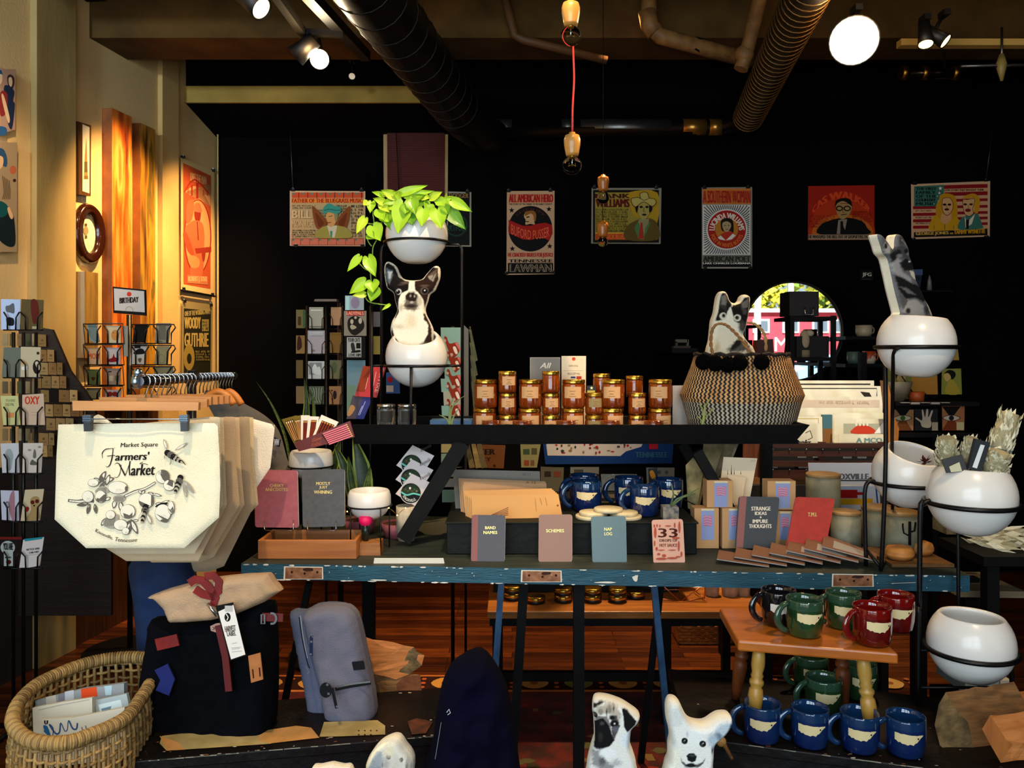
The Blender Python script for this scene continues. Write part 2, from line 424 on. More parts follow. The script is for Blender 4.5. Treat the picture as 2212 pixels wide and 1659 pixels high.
# ceiling and its beams
CEIL = plaster('#4a3216','#2c1c0c',4)
struct(MB().bb(-4.5,6,-1.3,5.8,3.62,3.85,CEIL).obj('ceiling'))
BEAM = plaster('#5a3f1a','#402c12',5);DKBEAM = plaster('#120b07','#0a0604',6)
for i,(y0,y1,z0) in enumerate(((4.3,4.62,3.15),(3.3,3.6,3.2))):
 b = MB();b.bb(lwx(y0)-.02,5.2,y0,y1,z0,3.62,BEAM);struct(b.obj('trim_%d' % (i+1)))
b = MB();p0,p1 = V((lwx(1.2),1.2,3.33)),V((lwx(4.28),4.28,3.33))       # dark ledge along the left wall
b.prism([p0,p1,p1+V((0,0,.29)),p0+V((0,0,.29))],nn*.1,DKBEAM);struct(b.obj('trim_3'))
TAN = plaster('#a8883f','#8c7034',6)
b = MB();b.bb(-2.09,-.55,5.2,5.3,3.085,3.19,TAN);struct(b.obj('trim_4'))      # pale steel channel over the back wall
b = MB();b.prism([(-2.09,5.22,3.085),(-2.05,5.6,2.97),(-2.05,5.6,3.6),(-2.09,5.22,3.6)],(5,0,0),BLACKWALL);struct(b.obj('trim_5'))
b = MB();b.bb(-1.97,-1.93,5.3,5.34,3.19,3.6,TAN).bb(-2.0,-1.965,5.25,5.29,3.19,3.6,TAN);struct(b.obj('trim_6'))
# pilasters on the left wall
def pilaster(Y0,Y1,th,m,name):
 b = MB();a = V((lwx(Y0),Y0,0));c = V((lwx(Y1),Y1,0))
 b.prism([a,c,c+V((0,0,3.33)),a+V((0,0,3.33))],nn*th,m);struct(b.obj(name,bevel=.004))
OLIVE = mat('#a58b55',.6,c2='#7e6534',ns=3,st=(1,1,.3),bump=.1,bs=50,name='painted_boards')
pilaster(3.88,4.15,.035,OLIVE,'trim_7')
pilaster(4.915,5.09,.03,plaster('#c5a266','#b99358'),'trim_8')
# wooden ledge and boxed shelf under the artwork
b = MB();a = V((lwx(3.9),3.9,0));c = V((lwx(4.9),4.9,0));b.prism([a,c,c+V((0,0,1.22)),a+V((0,0,1.22))],nn*.012,wood('#4a2a14','#2c170a',2));struct(b.obj('trim_9'))
b = MB();a = V((lwx(1.0),1.0,0));c = V((lwx(3.88),3.88,0));b.prism([a,c,c+V((0,0,.98)),a+V((0,0,.98))],nn*.012,mat('#150d07',.7));struct(b.obj('trim_11'))
# assumed mat platform of the window display, out of view, on which benches stand
b = MB();b.bb(-2.3,2.6,-1.0,2.05,.002,.3,mat('#0d0b0a',.7,c2='#171210',ns=12,name='dark_boards'));struct(b.obj('trim_10',bevel=.004))
# ======================= DUCTS AND PIPES =======================
DUCT = mat('#0c0a09',.45,metal=.5,bump=.1,bs=20,name='black_duct');TINNED = mat('#6c6a66',.35,metal=.9,bump=.1,bs=30,name='galvanised')
def rib(b,p,q,r,m,pitch=.09):
 p = V(p);q = V(q);d = q-p;n = int(d.length/pitch)
 for i in range(n):
  c = p+d*((i+.5)/n);a,e = frame_of(d)
  b.tube([c+a*math.cos(t*PI/10)*r+e*math.sin(t*PI/10)*r for t in range(20)],.0035,m,4,True)
b = MB();p,q = (-.93,1.0,2.97),(-.33,4.95,2.97);b.tube([p,q],.14,DUCT,28);rib(b,p,q,.141,mat('#1c1712',.4,metal=.6),.16)
b.tube([(-.33,4.95,2.97),(-.3,5.05,2.96),(-.2,5.2,2.9),(-.1,5.3,2.89)],[.14,.14,.12,.1],DUCT,20)
tag(b.obj('round_duct'),'large dark round air duct running to the back wall above the trailing plant','duct')
b = MB();p,q = (.835,1.0,2.93),(1.44,5.0,2.93);b.tube([p,q],.09,mat('#1c130a',.4,metal=.6),24);rib(b,p,q,.0905,mat('#6a4a20',.35,metal=.7),.055)
tag(b.obj('spiral_duct'),'ribbed spiral duct catching warm light beside the glaring spotlight','duct')
b = MB();z = 2.955;b.tube([(-.2,5.3,z-.02),(1.35,5.3,z),(1.44,5.15,z),(1.47,5.0,z)],.052,DUCT,16)
for x0,x1,m in ((-.12,0,TINNED),(.32,.4,TINNED),(.44,1.02,TINNED),(1.1,1.25,mat('#b07a30',.3,metal=.8)),(1.27,1.36,mat('#b07a30',.3,metal=.8))):
 b.tube([(x0,5.3,z),(x1,5.3,z)],.054,m,16)
tag(b.obj('crosswise_duct'),'slim jointed metal duct lying crosswise against the black back wall','duct')
PIPE = mat('#8a5f2e',.6,c2='#6a4520',ns=20,name='old_pipe')
b = MB();b.tube([W(1402,-40,4.1),W(1402,40,4.1),W(1408,62,4.1),W(1425,78,4.1),W(1500,98,4.15),W(1622,131,4.22)],.04,PIPE,14)
b.tube([W(1398,24,4.1),W(1404,56,4.1),W(1416,72,4.1)],.046,PIPE,14);b.tube([W(1508,85,4.15),W(1500,112,4.15)],.03,BLK,8)
tag(b.obj('drain_pipe'),'tan drain pipe with elbow dropping from the ceiling in the middle','pipe')
b = MB();b.tube([W(1655,-60,4.0),W(1612,118,4.15),W(1600,150,4.15)],.036,PIPE,14);b.ell(W(1608,118,4.15),.05,PIPE,14)
tag(b.obj('slanting_pipe'),'thick slanting brown pipe joining the elbowed drain pipe','pipe')
b = MB();b.tube([W(1085,-30,4.2),W(1112,78,4.2),W(1130,86,4.2),W(1310,130,4.3)],.022,mat('#5a3a1c',.6,name='old_pipe'),12)
tag(b.obj('thin_pipe'),'thin brown pipe behind the hanging wooden sockets near the ceiling','pipe')
b = MB();b.bb(1.9,4.6,4.0,4.05,3.0,3.032,mat('#c9a050',.5));tag(b.obj('light_rail'),'pale horizontal rail near the ceiling on the far right','rail')
b = MB();p = W(2164,120,4.0);b.tube([W(2164,60,4.02),W(2164,120,3.96)],.006,TINNED,8);b.tube([W(2164,118,3.96),W(2163,140,3.95),W(2164,175,3.95)],[.012,.026,.006],mat('#8a7a40',.4),10)
b.tube([W(2075,143,3.95),W(2150,141,3.95),W(2163,146,3.95),W(2180,141,3.95),W(2250,141,3.95)],.008,TINNED,8)
tag(b.obj('ceiling_bracket'),'pointed metal bracket with thin rods at the upper right','bracket')
b = MB();b.tube([W(1960,158,4.4),W(2090,158,4.4)],.03,mat('#1a120a',.2,metal=.8),12)
for x in (1952,1996,2062): b.tube([W(x-6,158,4.4),W(x+6,158,4.4)],.036,BRASS,12)
b.tube([W(2040,158,4.4),V((W(2040,0,4.4).x,4.4,3.63))],.006,BLK,6)  # hanger rod added to carry the pipe from the ceiling
tag(b.obj('brass_fitting'),'dark horizontal pipe with brass fittings at the upper right','pipe')
# ---- track lights
TRK = mat('#0c0a08',.5,name='black_track')
b = MB();b.beam(W(560,-60,3.1),W(652,68,3.75),.035,.035,TRK);b.beam(W(652,70,3.75),W(740,74,3.8),.03,.03,TRK)
tag(b.obj('lighting_track'),'black lighting track with a cross piece carrying the lit spot','track')
b = MB();b.beam(W(640,-40,3.3),W(790,122,4.2),.05,.05,TRK);tag(b.obj('ceiling_pipe'),'straight black bar running beside the lighting track','bar')
LAMP = mat('#fff0cc',.4,emit=60,name='lamp_face');LAMPD = mat('#ffe0a0',.4,emit=2.2,name='lamp_face_dim');REFL = mat('#ffca70',.3,emit=5,name='lamp_face_warm')
def track_head(loc,d,r,ln,label,face,stem=None,group=None,bulb=False):
 loc = V(loc);d = V(d).normalized();a,e = frame_of(d);R = Matrix((a,e,d)).transposed()
 t = T('track_spotlight',label,'spotlight',loc,group)
 b = MB();b.lathe([(0,-ln),(r*.72,-ln),(r*.8,-ln*.5),(r,0),(r*.94,0),(r*.86,-.012),(0,-.012)],loc,TRK,24,R);b.obj('housing',t)
 b = MB()
 if bulb: b.ell(loc-d*.004,(r*.8,)*3,face,20)
 else: b.lathe([(0,-.004),(r*.85,-.004)],loc,face,24,R)
 b.obj('lamp_face',t)
 if stem:
  b = MB();b.tube([loc-d*ln*.6,V(stem)],.008,TRK,8);b.box(V(stem),(.03,.06,.025),TRK);b.obj('stem',t)
track_head(W(652,108,3.75)+V((-.03,0,-.03)),(-.75,.1,-.6),.05,.12,'dark track spotlight seen from the side next to the bright one',LAMPD,W(655,72,3.75))
track_head(W(690,128,3.78),(.0,-1,-.35),.046,.1,'lit round spotlight hanging from the cross piece of the track',LAMP,W(688,75,3.85),bulb=True)
track_head(W(566,20,3.0),(.75,-.25,-.62),.045,.12,'dark spotlight cut off by the top edge with a slim lit rim',LAMPD,W(560,-40,3.0))
track_head(W(1845,88,3.2),(-.33,-1,-.52),.095,.14,'glaring warm spotlight beside the spiral duct',LAMP,W(1850,20,3.4),bulb=True)
track_head(W(2000,97,3.6),(-.1,-.35,-1),.034,.12,'spotlight with glowing oval face over the right side, nearer the glare',REFL,W(1998,40,3.7))
track_head(W(2044,90,3.6),(.7,-.5,-.75),.034,.12,'spotlight with tilted glowing oval face, rightmost of the pair',REFL,W(2040,30,3.7))
for x,y,s in ((1922,92,'upper'),(1913,116,'lower')):
 track_head(W(x,y,4.6),(-.5,-1,-.5),.024,.07,'small distant glowing spotlight near the glare, %s of two' % s,REFL,W(x+5,y-30,4.7))
track_head(W(760,165,4.9),(0,-1,-.6),.022,.07,'small unlit spotlight behind the large duct',mat('#d8c8a8',.3,emit=.25),W(760,130,5.0))  # face is given a faint glow of its own though the lamp is off
light('glare_lamp','SPOT',tuple(W(1845,88,3.2)+V((-.05,-.14,-.08))),40,WARM,target=(-.2,1.0,.9),spot_size=2.0,spot_blend=.8,shadow_soft_size=.08)
light('glow_on_ceiling','POINT',tuple(W(1845,88,3.2)+V((0,-.2,.1))),6,WARM,shadow_soft_size=.09)
light('track_lamp_glow','POINT',tuple(W(690,128,3.78)+V((.0,-.1,.0))),3.2,WARM,shadow_soft_size=.04)
# ======================= STREET OUTSIDE, seen in the round mirror =======================
struct(MB().bb(-30,60,-60,-1.3,-.3,-.02,mat('#8d8c86',.9,c2='#77766f',ns=3)).obj('street'))
t = T('red_building','long red wooden building across the street seen in the round mirror','building',(13,-25,0))
RED = mat('#b02a3c',.8,c2='#a02434',ns=4);b = MB();b.bb(6,22,-29,-25,0,3.25,RED);b.obj('wall',t)
b = MB();b.bb(5.8,22.2,-29.2,-24.8,3.25,3.4,mat('#d8d8d4',.6));b.obj('roof',t)
for i,x in enumerate((9.0,10.9,12.2,12.6+.9,14.3,15.6)):
 f = MB().bb(x-.36,x+.36,-25.0,-24.93,2.35,2.95,mat('#e0e0dc',.5)).obj('window',t);MB().bb(x-.29,x+.29,-24.93,-24.91,2.42,2.88,mat('#4a5560',.2)).obj('pane',f)
b = MB();A = Art(b,PL((0,-24.95,0),(0,1,0)));
def sgn(x0,z0,tx,w_,h_):
 vs,fs = glyphs(tx);b.add([(x0+(1-u)*0+u*w_,-24.96,z0+v*h_) for u,v in vs],fs,mat('#f4f4f0',.5))
sgn(11.5,1.55,'M',.55,.6);b.obj('sign_letter',t)
def leafmass(c,rx,n,col,seed,s=.3):
 r = random.Random(seed);b = MB()
 for i in range(n):
  d = V((r.gauss(0,1),r.gauss(0,1),r.gauss(0,1))).normalized()*(r.random()**.4);p = V(c)+V((d.x*rx[0],d.y*rx[1],d.z*rx[2]))
  a = V((r.gauss(0,1),r.gauss(0,1),r.gauss(0,1))).normalized();u,v = frame_of(a);k = s*r.uniform(.5,1.2)
  b.sheet([p+u*k,p+v*k*.6,p-u*k,p-v*k*.6],col[i % len(col)])
 return b
for i,(x,y,z,r_,cs,lab) in enumerate(((9.5,-33,4.6,(3.2,1.5,1.9),('#5c7a2a','#7d9434','#3f5a22'),'dark green tree behind the red building in the mirror'),(13.1,-34,4.5,(2.2,1.2,1.7),('#d6c832','#b8b52c','#8f9c2c'),'yellow autumn tree behind the red building in the mirror'),(17.5,-33,4.2,(3,1.5,2),('#7c8a30','#5c7a2a','#98952c'),'green and yellow tree at the edge of the mirror'))):
 t = T('street_tree',lab,'tree',(x,y,0));leafmass((x,y,z),r_,900,[mat(c,.8) for c in cs],i).obj('crown',t)
 MB().tube([(x,y,0),(x+.1,y,z-.6)],[.2,.1],mat('#4a3a2a',.9),8).obj('trunk',t)
for x,c,lab in ((5.06,'#f2efe4','white porch post outside the shop seen in the mirror'),(5.74,'#b9c8a4','pale green porch post outside the shop seen in the mirror')):
 tag(MB().bb(x-.055,x+.055,-6.05,-5.95,0,4.5,mat(c,.6)).obj('porch_post'),lab,'post')
t = T('parked_car','pale blue car parked in the street seen in the mirror','car',(11.4,-18,0));CARB = mat('#6ea2c4',.25,coat=.6)
b = MB();b.prism([(9.9,-18.8,.3),(13.2,-18.8,.3),(13.3,-18.8,.8),(12.5,-18.8,.95),(11.9,-18.8,1.4),(10.6,-18.8,1.42),(10.1,-18.8,.98),(9.8,-18.8,.85)],(0,1.6,0),CARB);b.obj('car_body',t,bevel=.05)
b = MB();b.prism([(10.35,-17.22,.97),(12.25,-17.22,.95),(11.8,-17.22,1.32),(10.7,-17.22,1.34)],(0,.04,0),mat('#1a2430',.1));b.obj('side_window',t)
for x in (10.45,12.6): MB().tube([(x,-17.3,.3),(x,-17.1,.3)],.3,mat('#15120f',.7),18).obj('wheel',t)
# ======================= POSTERS ON THE BACK WALL =======================
PY = 5.585
def clip_(b,x,y,Y,s=5):
 q = W(x,y,Y);k = Y/F;b.box(q,(s*1.6*k,.012,s*1.2*k),BLK);b.tube([q+V((-s*.5*k,-.006,0)),q+V((0,-.004,s*1.2*k)),q+V((s*.5*k,-.006,0))],.0012,CHROME,5)
def poster(label,q,base,draw=None,crop=(0,0,1),clips=(),pl=None,group='letterpress posters hung along the back wall',name='poster',th=.0015):
 pl = pl or YP(PY);t = T(name,label,'poster',pl(sum(p[0] for p in q)/4,max(p[1] for p in q)),group)
 b = MB();b.slab(q,pl,th,paper(base))
 if draw: draw(Art(b,pl,*crop))
 b.obj('sheet',t)
 for i,(x,y) in enumerate(clips):
  c = MB();clip_(c,x,y,pl(x,y).y-.006);c.obj('binder_clip',t)
 return t
C1 = (550,380,3.95)
def d_mon(a):
 a.rect(318,142,930,188,'#d9532a');
 for i in range(8): x = 318+i*76.5;a.line([(x+60,140),(x+60,190)],5,'#1c1208');a.rect(x+8,144,x+30,160,'#5c8a70');a.rect(318+i*76,540,330+i*76,560,'#5c9a80');
 a.rect(318,536,930,590,'#d87a5a')
 for i in range(9): a.line([(318+i*76.5,534),(318+i*76.5,590)],4,'#a02818');a.rect(322+i*76,540,340+i*76,554,'#4c8a6c') if i < 8 else 0
 a.line([(318,536),(930,536),(930,590),(318,590)],4,'#a02818',True)
 a.rect(318,192,925,232,'#e8922e');a.text('FATHER OF THE BLUEGRASS MUSIC',322,194,922,230,'#b8221a',2)
 a.rect(318,236,930,534,'#c8a872');a.scribble(325,248,520,285,2,'#241408');a.scribble(325,460,545,530,4,'#241408',seed=3);a.scribble(830,250,928,532,10,'#241408',seed=4)
 a.scribble(525,290,625,380,4,'#241408',seed=5);a.scribble(705,250,790,370,5,'#241408',seed=6)
 a.text('BILL',330,300,490,365,'#e6c88a',2);a.text('MONROE',325,385,510,440,'#dcb878',1)
 for s in (1,-1):
  X = lambda x: x if s > 0 else 1320-x
  a.sp([(X(500),262),(X(560),320),(X(620),390),(X(610),430),(X(545),460),(X(512),380)],'#8a4a1e');a.sp([(X(525),320),(X(570),365),(X(600),410),(X(555),440)],'#6e3412')
 a.sp([(535,530),(560,460),(620,430),(720,430),(800,455),(828,530)],'#a59a44');a.poly([(625,430),(655,530),(690,530),(712,430)],'#d8cfa8');a.poly([(650,475),(672,475),(668,530),(655,530)],'#4c9078')
 a.sp([(628,320),(690,305),(708,350),(690,420),(650,440),(628,400),(614,360)],'#dba35a');a.sp([(685,310),(715,330),(712,385),(695,390)],'#8a8a5c')
 a.sp([(590,290),(620,250),(650,240),(690,262),(735,270),(742,310),(700,330),(640,315),(600,330)],'#3f9a86');a.line([(600,300),(650,290),(700,300),(738,295)],6,'#1c5a4c',sm=3)
 a.line([(640,352),(672,346)],5,'#1c1208');a.line([(622,372),(614,390),(630,395)],4,'#7a3a1a');a.line([(625,405),(660,402)],7,'#9a2a20')
poster('orange flag-bordered poster with a man in a teal hat, leftmost on back wall',[(626,412),(789,413),(789,532),(626,531)],'#d8b48a',d_mon,C1,[(633,410),(781,411),(639,531),(783,531)])
def d_dod(a):
 a.rect(1650,148,1835,592,'#0c120e');a.text('DODGER',1660,150,1825,188,'#8a6a34',2);a.ring(1665,395,38,5,'#2a4a34');a.ring(1720,420,90,14,'#1a3a2a');a.text('ARTFUL',1630,420,1790,470,'#1e4a34',1)
poster('dark green poster half hidden behind the trailing plant',[(950,413),(1018,415),(1018,533),(950,532)],'#9a9484',d_dod,C1,[(1010,414)])
C2 = (1080,390,6.144)
def d_buf(a):
 a.rect(120,180,705,296,'#c98a5a');a.text('ALL AMERICAN HERO',122,182,703,290,'#a01c16',6);a.text('THE STORY OF THE SHERIFF OF MCNAIRY COUNTY',120,302,695,326,'#2a1408',1)
 for x,y in ((155,395),(650,380),(165,905),(660,872)): a.star(x,y,40,K)
 a.circ(403,640,292,'#0b0a0a',302,48)
 a.sp([(325,440),(380,405),(455,415),(478,470),(455,540),(462,582),(400,575),(340,585),(340,520),(322,490)],'#c9a070')
 a.sp([(325,440),(345,412),(430,400),(478,440),(472,540),(450,520),(440,460),(400,440),(340,470)],'#8a5a22');a.line([(350,490),(390,480)],16,K);a.line([(335,545),(385,545)],12,K)
 top = [(115,520),(200,560),(300,600),(400,602),(500,575),(600,560),(690,590)];bot = [(700,700),(655,800),(600,770),(500,760),(400,790),(300,780),(200,735),(120,700)]
 a.poly(top+bot,'#a31b16')
 def wp(u,v): x = 150+u*505;yb = 712+60*math.sin(u*3)+22*u;return (x,yb-v*(135-12*math.sin(u*PI)))
 a.text('BUFORD PUSSER',0,0,1,1,'#d96a3a',0,wp)
 a.text('SHERIFF',260,360,600,400,'#4a2410',0,lambda u,v: (403+(235+v*40)*math.sin((u-.5)*1.7),640-(235+v*40)*math.cos((u-.5)*1.7)))
 a.text('HE CRACKED SKULLS FOR JUSTICE',108,960,705,1028,'#b02a18',4);a.text('TENNESSEE',120,1046,695,1088,K,4)
 a.rect(105,1095,705,1235,K);a.text('LAWMAN',135,1115,680,1212,'#b8a888',5);a.text('LAWMAN',139,1119,676,1208,'#15120f',0)
poster('tall cream poster with black circle, red ribbon and LAWMAN lettering',[(1095,413),(1198,412),(1197,592),(1094,594)],'#c3a07c',d_buf,C2,[(1099,412),(1189,411),(1094,590),(1195,588)])
def d_hank(a):
 a.rect(1235,125,2110,825,'#141008');a.rect(1262,158,2088,790,'#9a8a34');a.sp([(1700,160),(2088,160),(2088,560),(1990,500),(1800,480),(1720,300)],'#b8941c')
 a.text('HANK',1270,175,1725,235,'#4a1210',8);a.text('WILLIAMS',1275,245,1715,355,'#5a1612',8);a.scribble(1270,372,1700,690,10,'#3c3412',.8,3)
 a.rect(1262,700,1670,790,'#b84a1a');a.rect(1262,696,1670,712,'#d8a03a');a.text('LOVESICK BLUES',1300,722,1660,780,'#e87a3a',0)
 a.sp([(1670,790),(1675,620),(1840,520),(1990,510),(2085,590),(2085,790)],'#5e4c1e');a.poly([(1840,520),(1800,640),(1830,780),(1900,790),(1950,640),(1975,510)],'#8f8a62')
 a.sp([(1780,640),(1830,560),(1850,640),(1840,770)],'#4e7a48');a.sp([(1960,640),(1990,560),(1930,620),(1900,770)],'#4e7a48');a.poly([(1860,560),(1885,570),(1905,780),(1830,780)],'#a8321e')
 a.sp([(1820,330),(1900,290),(1985,330),(1980,430),(1920,520),(1860,510),(1825,420)],'#a89a50');a.sp([(1785,300),(1835,300),(1815,430),(1795,400)],K);a.sp([(1975,310),(2010,330),(2010,400),(1975,430)],K)
 for x in (1868,1945): a.circ(x,358,22,K,15)
 a.line([(1905,360),(1900,420),(1920,425)],7,K);a.circ(1908,460,30,K,13)
 a.sp([(1738,250),(1820,230),(1860,245),(1850,190),(1900,160),(1950,175),(1975,240),(2040,250),(2065,300),(2010,350),(1900,290),(1800,355),(1750,320)],'#b8ad5a')
 a.line([(1738,250),(1820,230),(1860,245),(1850,190),(1900,160),(1950,175),(1975,240),(2040,250),(2065,300),(2010,350),(1900,290),(1800,355),(1750,320)],8,'#3a1a10',True,4);a.line([(1860,245),(1910,270),(1975,240)],7,'#3a1a10',sm=3)
poster('olive poster of a man in a cowboy hat behind the hanging wooden sockets',[(1278,406),(1429,406),(1427,527),(1277,526)],'#8c8878',d_hank,C2,[(1284,405),(1418,405)])
C3 = (1500,380,5.53)
def d_luc(a):
 a.rect(100,150,672,338,'#c8762c');a.text('A SOUTHERN WOMAN',105,175,668,325,'#a4221a',7);a.rect(98,345,670,945,'#d9d6cc')
 for i in range(72):
  t = 2*PI*i/72;c,s_ = math.cos(t),math.sin(t);r0 = 245;r1 = min(270/abs(c) if abs(c) > .01 else 1e9,290/abs(s_) if abs(s_) > .01 else 1e9)
  a.line([(384+c*r0,642+s_*r0),(384+c*(r0+r1)/2+4,642+s_*(r0+r1)/2+4),(384+c*r1,642+s_*r1)],9,K)
 a.circ(384,642,238,'#e6e2d8',n=48);a.circ(384,642,228,'#a82018',n=48);a.circ(382,640,138,'#c07a24',n=40)
 a.text('LUCINDA WILLIAMS',0,0,1,1,'#e8ddc8',1.5,lambda u,v: (384-(145+v*68)*math.cos(u*PI*.98+.03),655-(145+v*68)*math.sin(u*PI*.98+.03)))
 a.text('POET IN WHITE BOOTS',0,0,1,1,'#d8762c',1,lambda u,v: (384-(205-v*48)*math.cos(u*PI*.8+.3),650+(205-v*48)*math.sin(u*PI*.8+.3)))
 a.sp([(310,560),(340,515),(400,505),(450,530),(465,600),(460,680),(420,660),(330,660)],'#1a100a');a.sp([(330,570),(380,545),(430,570),(430,620),(390,670),(345,650)],'#b09a70')
 a.sp([(275,740),(350,680),(430,670),(490,715),(440,760),(365,775)],'#b83020');a.poly([(275,740),(310,712),(370,772),(300,762)],'#e8e0d0');a.poly([(490,715),(455,690),(372,772),(440,760)],'#e8e0d0')
 for x in (362,405): a.circ(x,595,10,K,5)
 a.line([(370,640),(400,640)],7,'#a02818');a.rect(98,950,672,1060,'#6f6c5c');a.text('AMERICAN POET',105,960,660,1025,'#2a2c20',5)
 a.rect(98,1030,672,1090,'#100e0c');a.text('LAKE CHARLES LOUISIANA',100,1035,668,1056,'#efece0',2);a.rect(98,1090,672,1108,'#a8a290')
poster('white and red sunburst poster with a portrait in a round seal',[(1516,405),(1625,404),(1625,580),(1516,580)],'#8d8a7c',d_luc,C3,[(1522,405),(1616,404),(1523,580),(1620,579)])
def d_cas(a):
 a.rect(1362,140,2145,700,'#a3200f');a.poly([(1362,700)]+[(1760-400*math.cos(PI*i/16),700-440*math.sin(PI*i/16)) for i in range(17)]+[(2145,700)],'#b8340f');a.poly([(1400+0,700)]+[(1770-370*math.cos(PI*i/16),700-240*math.sin(PI*i/16)) for i in range(17)],'#c9661a')
 a.text('CAS WALKER',0,0,1,1,'#d8481a',3,lambda u,v: (1755-(365+v*25)*math.cos(u*2.2+.45),580-(300+v*95)*math.sin(u*2.2+.45)))
 a.scribble(1380,470,1680,620,5,'#7a1a0a',.8,8);a.scribble(1880,420,2110,560,5,'#7a1a0a',.8,9)
 a.sp([(1490,700),(1500,590),(1600,540),(1720,510),(1840,505),(1990,545),(2050,620),(2060,700)],'#0a0907')
 a.poly([(1710,530),(1690,698),(1735,698),(1745,560),(1790,650),(1815,520)],'#8f8070');a.poly([(1735,545),(1765,545),(1775,698),(1732,698)],K)
 a.sp([(1690,330),(1770,290),(1860,330),(1865,400),(1830,480),(1760,525),(1705,480),(1680,400)],'#a8854e');a.sp([(1670,380),(1685,300),(1760,270),(1850,285),(1875,370),(1850,350),(1770,305),(1700,330)],'#0e0a08')
 for x in (1722,1815): a.ring(x,393,36,14,K,26)
 a.line([(1755,385),(1785,385)],9,K);a.line([(1735,335),(1830,335)],6,'#5c3014');a.line([(1740,470),(1810,462)],9,'#3a1a10');a.line([(1768,400),(1762,440),(1785,445)],6,'#3a1a10')
 a.rect(1352,705,2145,765,'#a89070');a.text('HE WHOOPED THE HELL OUT OF SHOPLIFTERS, YA HEAR',1358,712,2140,756,'#2a0c08',2)
poster('deep red poster of a man in black glasses and dark suit',[(1746,402),(1889,400),(1889,518),(1745,519)],'#a3200f',d_cas,C3)
C4 = (1950,380,10.533)
def d_geo(a):
 a.poly([(228,250),(1935,165),(1920,1350),(245,1400)],'#d9a276')
 def st(x0,x1,yl,yr,h): a.poly([(x0,yl),(x1,yr),(x1,yr+h),(x0,yl+h)],'#8e1218')
 st(935,1930,212,185,85);st(950,1930,375,350,85)
 for y in (690,845,990,1135): st(232,760,y,y-8,68)
 for y in (530,680,820,945,1075): st(1200,1930,y-5,y-20,62)
 a.text('LOVE STORY THEY BOUGHT THEIR',950,305,1840,350,K,3,rise=-12)
 for y,tx in ((780,'JET-SET MEN'),(930,'DON\'T GET ME'),(1065,'ACTING IT UP')): a.text(tx,290,y,650,y+36,K,2)
 a.poly([(255,240),(935,205),(935,420),(800,560),(760,690),(255,695)],'#3a6e5e')
 for i,tx in enumerate(('THE FIRST','FAMILY','OF THE','COUNTRY','MUSIC')): a.text(tx,300,260+i*86,760-(i % 2)*20,325+i*86,'#0c120e',6)
 a.star(850,285,48,'#efe9dc');a.star(828,392,36,'#dcd6c8');a.star(780,460,30,'#8ab0a0');a.star(705,640,28,'#8ab0a0')
 a.sp([(750,690),(830,560),(830,460),(960,400),(1150,440),(1215,560),(1240,900),(1130,1060),(850,1000),(760,960)],'#c98e10')
 a.sp([(620,1240),(660,980),(760,900),(950,1100),(1080,1020),(1210,930),(1270,1030),(1268,1210)],'#cf9a14');a.sp([(860,990),(900,860),(1090,860),(1085,1010),(970,1095),(880,1060)],'#d8a068')
 a.sp([(895,540),(960,500),(1070,510),(1135,620),(1130,760),(1060,870),(990,895),(920,840),(890,720)],'#dca870');a.line([(895,540),(960,500),(1070,510),(1135,620),(1130,760),(1060,870),(990,895),(920,840),(890,720)],13,'#5a1c10',True,3)
 for x in (945,1055): a.circ(x,655,42,'#2a1008',26)
 a.line([(1000,660),(985,720),(1020,730)],9,'#6a2a18');a.circ(995,765,55,'#4a0c10',26);a.line([(945,1100),(950,1220)],12,K);a.line([(715,1130),(700,1210)],10,K);a.line([(1155,1130),(1150,1210)],10,K)
 a.sp([(1360,520),(1420,450),(1580,405),(1680,440),(1745,560),(1730,760),(1680,860),(1600,790),(1620,520)],'#cf9416')
 a.sp([(1275,1220),(1290,1020),(1400,920),(1640,860),(1720,900),(1790,1100),(1790,1195)],'#3c7264');a.poly([(1400,920),(1440,1010),(1500,1010),(1640,860),(1560,1100),(1420,1180)],'#ead9b8');a.poly([(1430,1000),(1500,1000),(1490,1210),(1430,1210)],K)
 a.sp([(1362,540),(1450,545),(1620,520),(1615,740),(1600,850),(1500,920),(1400,860),(1362,700)],'#dca870');a.line([(1362,540),(1450,545),(1620,520),(1615,640),(1580,760),(1600,850),(1500,920),(1400,860),(1362,700)],12,'#5a1c10',True,3)
 for x in (1412,1545): a.circ(x,650,40,'#3a140c',24)
 a.line([(1485,650),(1480,730),(1520,735)],9,'#6a2a18');a.circ(1475,785,65,'#7c1016',38)
 a.poly([(245,1285),(1915,1200),(1920,1350),(245,1400)],'#14100c');a.text('GEORGE JONES',290,1285,1030,1375,'#c9a24a',8,rise=-25);a.text('AND',1060,1290,1140,1330,'#c9a24a',2);a.text('TAMMY WYNETTE',1160,1235,1860,1330,'#cf9416',8,rise=-25)
poster('flag-striped poster of a blonde woman and a fair-haired man, rightmost',[(1968,398),(2139,391),(2138,511),(1969,517)],'#d8b088',d_geo,C4,[(1976,396),(2130,389),(1973,517),(2131,512)])
b = MB();b.tube([W(626,270,PY-.01),W(633,412,PY-.01)],.0022,TINNED,5);tag(b.obj('hanging_chain'),'thin chain holding up the leftmost back-wall poster','chain')
b = MB();b.tube([W(2145,270,PY-.01),W(2130,390,PY-.01)],.0018,TINNED,5);tag(b.obj('hanging_chain'),'thin chain holding up the flag-striped poster','chain')
